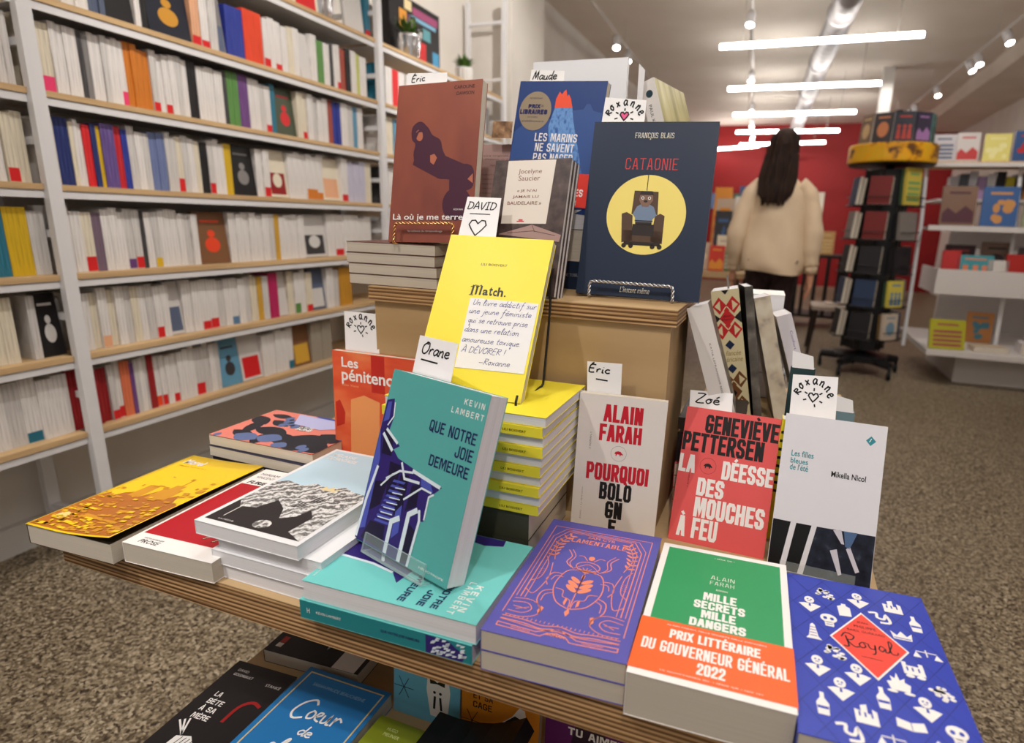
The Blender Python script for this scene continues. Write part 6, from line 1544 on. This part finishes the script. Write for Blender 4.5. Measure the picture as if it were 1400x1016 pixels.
# mid table between the midnight blue novel and the woman
dm = thing('mid_table', 'wooden book table in the middle of the shop left of the woman', 'table', (-.75, 5.6, 0))
obj('table_top', bmb(((-.45, -.8, .72), (.5, .8, .76))), m_ply_face, dm)
for x in (-.4, .44):
    for y in (-.74, .74): obj('leg', bmb(((x-.025, y-.025, 0), (x+.025, y+.025, .72))), M('dark_wood', (50, 38, 32), .5), dm)
names = ['red', 'cream', 'blue', 'white', 'violet', 'green', 'orange', 'black', 'tan', 'wine', 'aqua', 'mustard']
q = random.Random(17)
for i, (x, y, z, w_, h, ci, ai, lab) in enumerate(((-.20, 4.95, .762, .12, .2, 0, 6, 'red and orange picture book at the near right corner of the middle table'), (-.075, 4.98, .762, .04, .2, 5, 3, 'slim green book beside the red picture book on the middle table'), (-.16, 5.1, .762, .13, .28, 1, 8, 'cream book standing behind the red picture book'), (-.34, 5.0, .762, .13, .22, 8, 1, 'tan book hidden mostly by the midnight blue novel'), (-.215, 5.3, .762, .14, .48, 7, 2, 'tall dark board like book beside the midnight blue novel'), (-.09, 5.45, .762, .12, .42, 0, 9, 'scarlet book right of the tall dark board'), (-.10, 5.75, .762, .2, .62, 3, 4, 'white poster book with a violet picture left of the woman'), (-.27, 5.72, .762, .16, .60, 8, 6, 'peach poster book above the tall dark board'), (-.02, 5.6, .762, .1, .36, 11, 1, 'mustard book nearest the elbow of the woman'), (-.33, 6.1, .762, .16, .72, 6, 0, 'orange banner book topmost on the middle table'), (-.1, 6.2, .762, .14, .74, 2, 3, 'blue banner book at the rear of the middle table'))):
    far_book(x-.34, y, z, w_, h, .02, FARC[ci], q.uniform(-8, 8), 8, lab, None, FARC[ai])
for i in range(5):
    far_book(-.42, 5.16, .762+.032*(i+1), .14, .13, .031, FARC[(3, 10, 4, 9, 3)[i]], q.uniform(-4, 4), 90, ['lowest white', 'second aqua', 'third violet', 'fourth wine', 'topmost white'][i]+' book of the flat pile left of the woman')
# low black table and stool right of the woman
lt = thing('low_table', 'low black side table against the red wall right of the woman', 'table', (.46, 7.6, 0)); mb_ = M('black_wood', (30, 26, 26), .5)
obj('table_top', bmb(((-.28, -.25, .8), (.28, .25, .83))), mb_, lt); obj('lower_board', bmb(((-.26, -.23, .12), (.26, .23, .15))), mb_, lt)
for x in (-.26, .26):
    for y in (-.23, .23): obj('leg', bmb(((x-.02, y-.02, 0), (x+.02, y+.02, .8))), mb_, lt)
for i in range(4): obj('slat', bmb(((-.2+.12*i, -.24, .15), (-.16+.12*i, -.22, .8))), mb_, lt)
far_book(.36, 7.5, .832, .2, .26, .02, (196, 150, 90), 0, 10, 'small framed tan picture standing on the low black table', None, (220, 190, 130))
ch = thing('bench', 'small wooden bench with a pale seat beside the book spinner', 'bench', (.58, 5.95, 0))
bm = bmesh.new(); box(bm, (-.26, -.2, .41), (.26, .2, .445)); obj('seat', bm, M('pale_seat', (176, 160, 146), .5), ch)
for x in (-.22, .22):
    for y in (-.16, .16):
        bm = bmesh.new(); tube(bm, [(x, y, .41), (x*1.15, y*1.15, 0)], [.02, .012], 8); obj('leg', bm, M('dark_wood', (50, 38, 32), .5), ch)
far_book(.46, 5.9, .462, .2, .16, .015, (214, 198, 186), 12, 90, 'pale book lying on the small bench')
# book spinner
SX, SY = .70, 5.25
sp_ = thing('book_spinner', 'black revolving book rack on castors with a yellow top ring', 'book rack', (SX, SY, 0)); mbk = M('spinner_black', (26, 25, 28), .4)
bm = bmesh.new(); tube(bm, [(0, 0, .1), (0, 0, 1.98)], .03, 12); obj('centre_pole', bm, mbk, sp_, None, True)
bm = bmesh.new()
for i in range(5):
    a = R(20+72*i); tube(bm, [(0, 0, .13), (.30*math.cos(a), .30*math.sin(a), .11)], [.045, .03], 8)
lathe(bm, [(.16, .10), (.2, .12), (.2, .15), (.05, .17)], 20); obj('base', bm, mbk, sp_)
for i in range(5):
    a = R(20+72*i); x, y = .30*math.cos(a), .30*math.sin(a)
    bm = bmesh.new(); tube(bm, [(x-.012, y, .036), (x+.012, y, .036)], .036, 14); tube(bm, [(x, y, .05), (x, y, .1)], .012, 8); obj('castor', bm, mbk, sp_, None, True)
m_ring = noise_mat('ring_yellow', [(.45, (206, 158, 30)), (.56, (214, 150, 24)), (.64, (96, 62, 30))], (9, 9, 9), 3, .4)
bm = bmesh.new(); lathe(bm, [(.295, 1.60), (.30, 1.61), (.30, 1.72), (.295, 1.73)], 40); obj('top_ring', bm, m_ring, sp_)
bm = bmesh.new(); lathe(bm, [(.05, 1.585), (.285, 1.587), (.297, 1.598)], 40); obj('ring_base', bm, mbk, sp_)
bm = bmesh.new()
for i in range(6):
    a = R(60*i+12); c_, s_ = math.cos(a), math.sin(a)
    for k in range(5):
        z = .30+.25*k; r_ = .17
        tube(bm, [(r_*c_-.09*s_, r_*s_+.09*c_, z), (.25*c_-.09*s_, .25*s_+.09*c_, z), (.25*c_+.09*s_, .25*s_-.09*c_, z), (r_*c_+.09*s_, r_*s_-.09*c_, z)], .005, 6)
        tube(bm, [(.25*c_-.09*s_, .25*s_+.09*c_, z+.06), (.25*c_+.09*s_, .25*s_-.09*c_, z+.06)], .004, 6)
    tube(bm, [(.16*c_, .16*s_, .2), (.16*c_, .16*s_, 1.56)], .008, 6)
obj('wire_pockets', bm, mbk, sp_)
bm = bmesh.new(); lathe(bm, [(.15, .2), (.15, 1.56)], 6); obj('rack_core', bm, mbk, sp_)
q = random.Random(4); wd_ = ['lowest', 'second', 'third', 'fourth', 'highest']
PALC = [((58, 56, 62), 'charcoal'), ((120, 114, 110), 'grey'), ((118, 92, 58), 'ochre'), ((46, 60, 88), 'blue'), ((36, 34, 38), 'black'), ((110, 36, 36), 'red'), ((70, 76, 60), 'moss'), ((30, 28, 32), 'jet')]
sides = ['right', 'right rear', 'left rear', 'left', 'left front', 'right front']
for i in range(6):
    a = 60*i+12
    for k in range(5):
        if i in (1, 2) : continue
        c_, nm_ = q.choice(PALC); acc = None; h = .2
        if i == 5 and k == 1: c_, nm_, acc = (206, 190, 80), 'yellow', (70, 120, 170)
        if i == 5 and k == 0: c_, nm_, acc = (196, 180, 164), 'sand', (110, 140, 160)
        if i == 5 and k == 4: c_, nm_, acc = (190, 170, 70), 'yellow', (110, 150, 90)
        if i == 5 and k == 4: h = .26
        nx, ny = math.cos(R(a)), math.sin(R(a)); yaw = a+90
        w_ = .15
        o_ = Vector((SX+.235*nx, SY+.235*ny, .305+.25*k))-Vector((math.cos(R(yaw)), math.sin(R(yaw)), 0))*w_/2
        for j in range(2):
            o2 = o_-Vector((nx, ny, 0))*.028*j
            if j and nm_ == 'yellow': cc_ = (60, 84, 60)
            else: cc_ = c_ if j == 0 else q.choice(PALC)[0]
            far_book(o2.x, o2.y, o2.z, w_, h-.01*j, .024, cc_, yaw, 4, f'{nm_} book, {"front" if j == 0 else "rear"} one, {wd_[k]} pocket on the {sides[i]} face of the spinner', None, acc if j == 0 else (q.choice(PALC)[0] if j == 0 else None))
# cards crowding the top of the spinner
for i in range(8):
    a = -150+32*i if i < 6 else 60+60*(i-6); nx, ny = math.cos(R(a)), math.sin(R(a)); yaw = a+90
    c_ = [(120, 100, 84), (60, 56, 60), (46, 48, 58), (58, 52, 70), (64, 110, 108), (170, 160, 160), (150, 140, 130), (90, 90, 96)][i]
    o_ = Vector((SX+.25*nx, SY+.25*ny, 1.735))-Vector((math.cos(R(yaw)), math.sin(R(yaw)), 0))*.065
    far_book(o_.x, o_.y, o_.z, .13, .2, .012, c_, yaw, 3, ['tan', 'charcoal', 'dark slate', 'plum', 'teal', 'silver', 'stone', 'grey'][i]+' comic standing in the ring on top of the spinner', None, [(190, 160, 120), (190, 120, 80), (170, 60, 50), (150, 110, 160), (40, 60, 60), (90, 90, 100), (200, 190, 180), (60, 60, 60)][i])
# white display shelving on the right
wu = thing('display_shelving', 'white display shelving unit with a wide bin on the right of the shop', 'shelving', (1.5, 5.2, 0))
WI = Matrix.Translation((-1.5, -5.2, 0)); mw_ = M('unit_white', (214, 208, 206), .5)
def wpart(name, bm, mat):
    for v in bm.verts: v.co = WI @ v.co
    return obj(name, bm, mat, wu)
WX1 = 2.55
wpart('plinth', bmb(((1.36, 5.22, 0), (WX1, 6.1, .235))), mw_)
wpart('foot_shelf', bmb(((1.10, 4.98, .236), (WX1, 6.1, .275))), mw_)
wpart('back_panel', bmb(((1.36, 6.1, 0), (WX1, 6.13, 1.15))), mw_)
wpart('bin_front', bmb(((1.125, 5.2, .67), (WX1, 5.222, .855))), mw_)
wpart('bin_floor', bmb(((1.125, 5.222, .67), (WX1, 5.75, .69))), mw_)
wpart('bin_end', bmb(((1.125, 5.222, .69), (1.145, 5.75, .855))), mw_)
wpart('rack_shelf', bmb(((1.02, 5.26, 1.14), (WX1, 5.6, 1.16))), mw_)
wpart('rack_lip', bmb(((1.02, 5.24, 1.135), (WX1, 5.259, 1.172))), mw_)
wpart('top_shelf', bmb(((.97, 5.45, 1.62), (WX1, 5.85, 1.645))), m_shelfwood)
wpart('top_shelf_lip', bmb(((.97, 5.43, 1.605), (WX1, 5.449, 1.635))), mw_)
for x in (1.0, 1.62, 2.3):
    bm = bmesh.new(); tube(bm, [(x, 5.3, .236), (x, 5.42, 1.2), (x, 5.6, 1.70)], .014, 8); wpart('post', bm, m_white)
wpart('mid_board', bmb(((1.12, 5.6, 1.36), (WX1, 6.1, 1.38))), mw_)
q = random.Random(31)
wide = [((122, 92, 74), (80, 40, 52), 'brown storybook with three figures on the white rack'), ((56, 92, 146), (196, 140, 80), 'blue storybook with a sunlit house on the white rack'), ((150, 160, 130), (110, 140, 70), 'grey green storybook at the edge of the white rack'), ((190, 120, 90), (90, 70, 60), 'rust storybook beyond the frame edge on the white rack')]
x = 1.09
for i, (c_, ac_, lab) in enumerate(wide):
    far_book(x+(.0 if i else 0), 5.275, 1.1735, .225, .285, .02, c_, 0, 10, lab, None, ac_); x += .262
x = 1.16
for i, (c_, w_, h, lab) in enumerate((((178, 40, 40), .12, .2, 'red book standing left in the white bin'), ((68, 146, 156), .23, .17, 'turquoise picture book in the white bin'), ((206, 200, 196), .13, .14, 'white and black squat book in the white bin'), ((170, 36, 32), .24, .19, 'large scarlet book right in the white bin'))):
    far_book(x, 5.26, .69+.10, w_, h, .03, c_, 0, 12, lab, None, (226, 130, 90) if i == 1 else None); x += w_*.86
o = obj('book_ledge', bmb(((1.15, 5.245, .6905), (2.2, 5.5, .789))), mw_, wu); o.data.transform(WI)
for i in range(5): far_book(1.2+.24*i, 5.40+.0*i, .79, .2, .24+.03*(i % 2), .03, [(60, 36, 40), (120, 96, 84), (90, 84, 88), (150, 130, 120), (60, 44, 44)][i], 0, 8, ['dark plum', 'taupe', 'slate', 'beige', 'maroon'][i]+' tall book in the back row of the white bin', None, [(150, 60, 60), (60, 50, 50), (170, 160, 160), (90, 60, 60), (120, 90, 80)][i])
for i, (x, w_, h, c_, ac_, lab) in enumerate(((1.0, .16, .2, (196, 190, 196), (70, 90, 120), 'pale comic at the left end of the wooden top shelf'), (1.165, .15, .21, (206, 198, 196), (188, 44, 44), 'white comic with a red band on the wooden top shelf'), (1.345, .17, .2, (222, 212, 120), (232, 226, 160), 'pale yellow book on the wooden top shelf'), (1.535, .18, .22, (44, 78, 130), (180, 36, 40), 'blue and red comic on the wooden top shelf'), (1.73, .16, .21, (180, 60, 50), (220, 190, 90), 'crimson comic at the far end of the wooden top shelf'))):
    far_book(x, 5.5, 1.6455, w_, h, .02, c_, 0, 8, lab, None, ac_)
for i in range(16):
    c_ = [(190, 186, 190), (92, 96, 104), (206, 206, 214), (170, 140, 180), (226, 222, 222), (40, 36, 40), (196, 180, 50), (60, 56, 50), (176, 110, 56), (80, 40, 46)][i % 10]
    far_book(1.2+.062*i, 5.66, 1.3805, .055, .17+.02*(i % 3), .12, c_, 0, 0, ['silver', 'slate', 'pearl', 'mauve', 'white', 'black', 'yellow', 'olive', 'rust', 'maroon'][i % 10]+f' book in the spine row behind the white rack, {"nearer the spinner" if i < 10 else "nearer the right wall"}')
plant((1.80, 5.62, 1.3805), 1.3, 'small plant among the spine row behind the white rack', m_pot)
far_book(1.12, 5.02, .2755, .24, .22, .02, (170, 166, 40), 8, 16, 'lime picture book with a red round figure on the foot shelf', None, (150, 60, 80))
far_book(1.46, 5.5, .2755, .18, .24, .02, (206, 140, 80), -4, 10, 'orange and blue paperback on the foot shelf of the white unit', None, (80, 140, 160))
for i, (x, y, w_, d, c_, lab) in enumerate(((1.42, 5.06, .22, .14, (206, 186, 160), 'cream book lying flat on the foot shelf'), (1.72, 5.1, .26, .18, (226, 220, 224), 'thick white book lying flat on the foot shelf'))):
    far_book(x, y, .2755+.05*(i+1)*.8, w_, d, .04*(i+1)*.95, c_, 4-10*i, 90, lab)
# toy dinosaur head reaching in at the right edge
td = thing('toy_dinosaur', 'orange brown toy dinosaur with open jaws up in the right corner', 'toy', (1.96, 5.4, 2.16)); m_dino = noise_mat('dino_skin', [(.35, (120, 58, 30)), (.65, (176, 92, 46))], (14, 14, 14), 4, .5)
bm = bmesh.new()
tube(bm, smooth_path([(.5, .1, -.14), (.32, .05, -.04), (.16, 0, .03), (.06, 0, .05), (-.03, 0, .035), (-.1, 0, .02)], 4), [.11]*4+[.09]*4+[.075]*4+[.06]*4+[.045]*4+[.025], 14); obj('head_body', bm, m_dino, td, None, True)
bm = bmesh.new(); tube(bm, smooth_path([(.1, 0, -.0), (.03, 0, -.035), (-.04, 0, -.055), (-.1, 0, -.06)], 4), [.04]*4+[.035]*4+[.028]*4+[.016], 12); obj('lower_jaw', bm, m_dino, td, None, True)
bm = bmesh.new()
for s_ in (-1, 1): lathe(bm, [(.003, -.012), (.012, 0), (.003, .012)], 10, (.05, s_*.06, .085))
obj('eye', bm, M('dino_eye', (20, 18, 16), .3), td)
cyl('hanging_cord', (.2, 0, .1), (.2, 0, CZ-2.16-.001), .003, m_wirec, td)
# bright window sign column behind the spinner (white pier)
struct('trim_3', bmb(((.93, 8.75, 0), (1.06, 8.9, CZ))), M('pier_white', (226, 222, 218), .6))
spot('track_lamp', (.9, 7.9, 2.85), (1.0, 8.75, 2.5), 40, 50)
# ---------------------------------------------------------------- walking woman, seen from behind
def skin_chain(name, joints, edges, mat, parent, sub=2, mw=None):
    """joints: {key:(x,y,z,rx,ry)}; one continuous skinned surface"""
    me = bpy.data.meshes.new(name); keys = list(joints)
    me.from_pydata([joints[k][:3] for k in keys], [(keys.index(a), keys.index(b)) for a, b in edges], [])
    o = bpy.data.objects.new(name, me); COL.objects.link(o); o.parent = parent
    sk = o.modifiers.new('skin', 'SKIN'); sk.use_smooth_shade = True
    for i, k in enumerate(keys):
        v = me.skin_vertices[0].data[i]; j = joints[k]; v.radius = (j[3], j[4] if len(j) > 4 else j[3]); v.use_root = (i == 0)
    s = o.modifiers.new('sub', 'SUBSURF'); s.levels = s.render_levels = sub
    me.materials.append(mat); return o
wm = thing('woman', 'woman with long dark hair in a cream shirt and dark trousers walking away', 'person', Matrix.Translation((-.045, 3.96, 0)) @ Matrix.Rotation(R(2), 4, 'Z'))
m_skin = M('skin', (206, 150, 122), .5, .3); m_trs = noise_mat('trouser_cloth', [(.3, (44, 30, 32)), (.7, (58, 42, 42))], (30, 30, 30), 3, .8)
m_shirt = noise_mat('shirt_cloth', [(.3, (214, 190, 160)), (.7, (232, 210, 182))], (5, 5, 3.2), 5, .8, bump=1.0)
m_hair = noise_mat('dark_hair', [(.3, (24, 16, 14)), (.7, (58, 38, 30))], (90, 90, 4), 4, .62, spec=.2)
J = dict(pelvis=(0, 0, .93, .11, .085), waist=(0, .0, 1.08, .11, .085), chest=(0, .0, 1.26, .13, .09), neckb=(0, 0, 1.39, .06, .06), neck=(.0, .01, 1.45, .048, .048), head=(0, .02, 1.54, .068, .085), crown=(0, .02, 1.62, .065, .075),
  hipL=(-.075, 0, .86, .075, .08), kneeL=(-.07, .10, .50, .058, .06), ankL=(-.06, .02, .09, .04, .042), toeL=(-.065, .15, .035, .036, .03),
  hipR=(.075, 0, .86, .075, .08), kneeR=(.06, .0, .49, .058, .06), ankR=(.05, -.16, .11, .04, .042), toeR=(.055, -.03, .035, .036, .03),
  shL=(-.14, 0, 1.345, .05, .05), elL=(-.215, -.02, 1.08, .038, .038), wrL=(-.235, .04, .86, .026, .026), palmL=(-.232, .06, .80, .03, .018),
  shR=(.14, 0, 1.345, .05, .05), elR=(.20, -.03, 1.09, .038, .038), wrR=(.225, -.05, .87, .026, .026), palmR=(.23, -.045, .80, .03, .018))
ED = [('pelvis', 'waist'), ('waist', 'chest'), ('chest', 'neckb'), ('neckb', 'neck'), ('neck', 'head'), ('head', 'crown'), ('pelvis', 'hipL'), ('hipL', 'kneeL'), ('kneeL', 'ankL'), ('ankL', 'toeL'), ('pelvis', 'hipR'), ('hipR', 'kneeR'), ('kneeR', 'ankR'), ('ankR', 'toeR'),
      ('chest', 'shL'), ('shL', 'elL'), ('elL', 'wrL'), ('wrL', 'palmL'), ('chest', 'shR'), ('shR', 'elR'), ('elR', 'wrR'), ('wrR', 'palmR')]
for s_, sx in (('L', -1), ('R', 1)):
    px, py, pz = J['palm'+s_][:3]
    for f, (dy, l) in enumerate(((-.024, .07), (-.008, .08), (.008, .076), (.022, .06))):
        J[f'f{s_}{f}a'] = (px, py+dy, pz-.03, .009); J[f'f{s_}{f}b'] = (px-sx*.008, py+dy+.004, pz-.03-l*.5, .008); J[f'f{s_}{f}c'] = (px-sx*.022, py+dy+.008, pz-.03-l*.95, .0065)
        ED += [('palm'+s_, f'f{s_}{f}a'), (f'f{s_}{f}a', f'f{s_}{f}b'), (f'f{s_}{f}b', f'f{s_}{f}c')]
    J[f't{s_}a'] = (px-sx*.012, py+.032, pz+.012, .011); J[f't{s_}b'] = (px-sx*.02, py+.046, pz-.025, .009); J[f't{s_}c'] = (px-sx*.024, py+.05, pz-.055, .007)
    ED += [('palm'+s_, f't{s_}a'), (f't{s_}a', f't{s_}b'), (f't{s_}b', f't{s_}c')]
body = skin_chain('body', J, ED, m_skin, wm)
def ring_surface(name, rings, mat, n=28, cap=False):
    """rings: (cx, cy, z, rx, ry[, wob])"""
    bm = bmesh.new(); rs = []
    for i, r_ in enumerate(rings):
        wob = r_[5] if len(r_) > 5 else 0
        rs.append([bm.verts.new((r_[0]+(r_[3]+wob*math.sin(5*t+i))*math.cos(t), r_[1]+(r_[4]+wob*math.sin(4*t+2*i))*math.sin(t), r_[2]+(wob*.9*math.sin(2*t)))) for t in (2*PI*j/n for j in range(n))])
    for a, c in zip(rs, rs[1:]):
        for j in range(n): bm.faces.new((a[j], a[(j+1) % n], c[(j+1) % n], c[j]))
    if cap: bm.faces.new(rs[-1])
    o = obj(name, bm, mat, wm, None, True); s = o.modifiers.new('sub', 'SUBSURF'); s.levels = s.render_levels = 1
    return o
ring_surface('shirt_body', [(0, .0, .85, .188, .165, .012), (.0, .0, .88, .2, .175, .012), (0, 0, .96, .196, .165, .012), (0, 0, 1.05, .18, .14, .017), (0, 0, 1.15, .17, .128, .013), (0, 0, 1.25, .166, .116, .005), (0, 0, 1.32, .16, .105, .003), (0, 0, 1.37, .125, .085), (0, 0, 1.405, .085, .07), (0, .005, 1.44, .06, .06)], m_shirt)
for s_, sx in (('left', -1), ('right', 1)):
    S_ = 'L' if sx < 0 else 'R'
    a, e, w_ = (Vector(J[k+S_][:3]) for k in ('sh', 'el', 'wr'))
    bm = bmesh.new(); pts = smooth_path([a+Vector((-sx*.04, 0, .01)), a+Vector((sx*.01, 0, -.03)), (a+e)/2+Vector((sx*.012, 0, 0)), e+Vector((sx*.01, -.01, 0)), (e+w_)/2, w_+Vector((0, 0, .02))], 4)
    k = len(pts); rad = [(.062-.006*(i/k) if i < k*.75 else .056-.024*((i/k-.75)/.25))+.003*math.sin(i*1.7) for i in range(k)]
    tube(bm, pts, rad, 16); obj('sleeve', bm, m_shirt, wm, None, True)
    bm = bmesh.new(); tube(bm, [w_+Vector((0, 0, .03)), w_+Vector((0, 0, -.015))], .036, 16); obj('cuff', bm, m_shirt, wm, None, True)
JT = {k: J[k] for k in ('pelvis', 'hipL', 'kneeL', 'ankL', 'hipR', 'kneeR', 'ankR')}
JT = {k: (v[0], v[1], v[2], v[3]+.012, v[4]+.012) for k, v in JT.items()}
skin_chain('trousers', JT, [('pelvis', 'hipL'), ('hipL', 'kneeL'), ('kneeL', 'ankL'), ('pelvis', 'hipR'), ('hipR', 'kneeR'), ('kneeR', 'ankR')], m_trs, wm)
for S_ in 'LR':
    bm = bmesh.new(); a, t_ = Vector(J['ank'+S_][:3]), Vector(J['toe'+S_][:3]); tube(bm, smooth_path([a+Vector((0, -.05, -.045)), a+Vector((0, .01, -.035)), t_, t_+Vector((0, .05, -.003))], 3), [.04]*3+[.045]*3+[.04]*3+[.025], 12); obj('shoe', bm, M('shoe_black', (28, 26, 26), .4), wm, None, True)
bm = bmesh.new(); q = random.Random(6)
n = 26; rings = []
HR = ((1.69, .015, .015, .02), (1.683, .045, .05, .015), (1.655, .072, .085, .01), (1.60, .084, .1, .004), (1.54, .086, .1, -.004), (1.49, .09, .095, -.022), (1.44, .096, .08, -.045), (1.39, .099, .058, -.07), (1.35, .092, .045, -.092), (1.31, .072, .036, -.108), (1.28, .046, .028, -.118), (1.26, .02, .014, -.12))
for i, (z, rx, ry, cy) in enumerate(HR):
    rings.append([bm.verts.new(((rx*(1+.05*math.sin(9*t+i*.3)))*math.cos(t)-.006*i*.6, cy+ry*(1+.06*math.sin(11*t))*math.sin(t), z+(.02*math.sin(7*t) if i > 8 else 0))) for t in (2*PI*j/n for j in range(n))])
for a, c in zip(rings, rings[1:]):
    for j in range(n): bm.faces.new((a[j], a[(j+1) % n], c[(j+1) % n], c[j]))
bm.faces.new(rings[0]); bm.faces.new(rings[-1])
for k in range(110):
    t = q.uniform(PI*1.02, PI*1.98); i0 = q.choice((2, 3, 4, 5)); i1 = q.choice((8, 9, 10, 11, 11)); pts = []
    jit = q.uniform(-.006, .006)
    for i in range(i0, i1+1):
        z, rx, ry, cy = HR[i]; f = 1.03 if i < 9 else 1.25
        pts.append((max(rx, .05)*f*math.cos(t)-.0036*i+jit, cy+max(ry, .026)*1.04*math.sin(t), z-(.025*q.random() if i == i1 else 0)))
    tube(bm, smooth_path(pts, 3), [.0055]*(3*(len(pts)-1))+[.001], 5)
h_ = obj('hair', bm, m_hair, wm, None, True); s = h_.modifiers.new('sub', 'SUBSURF'); s.levels = s.render_levels = 1
bm = bmesh.new()
tube(bm, smooth_path([(-.06, 0, 1.41), (-.07, -.02, 1.43), (0, -.055, 1.45), (.07, -.02, 1.43), (.055, 0, 1.41)], 4), .018, 8); obj('collar', bm, m_shirt, wm, None, True)
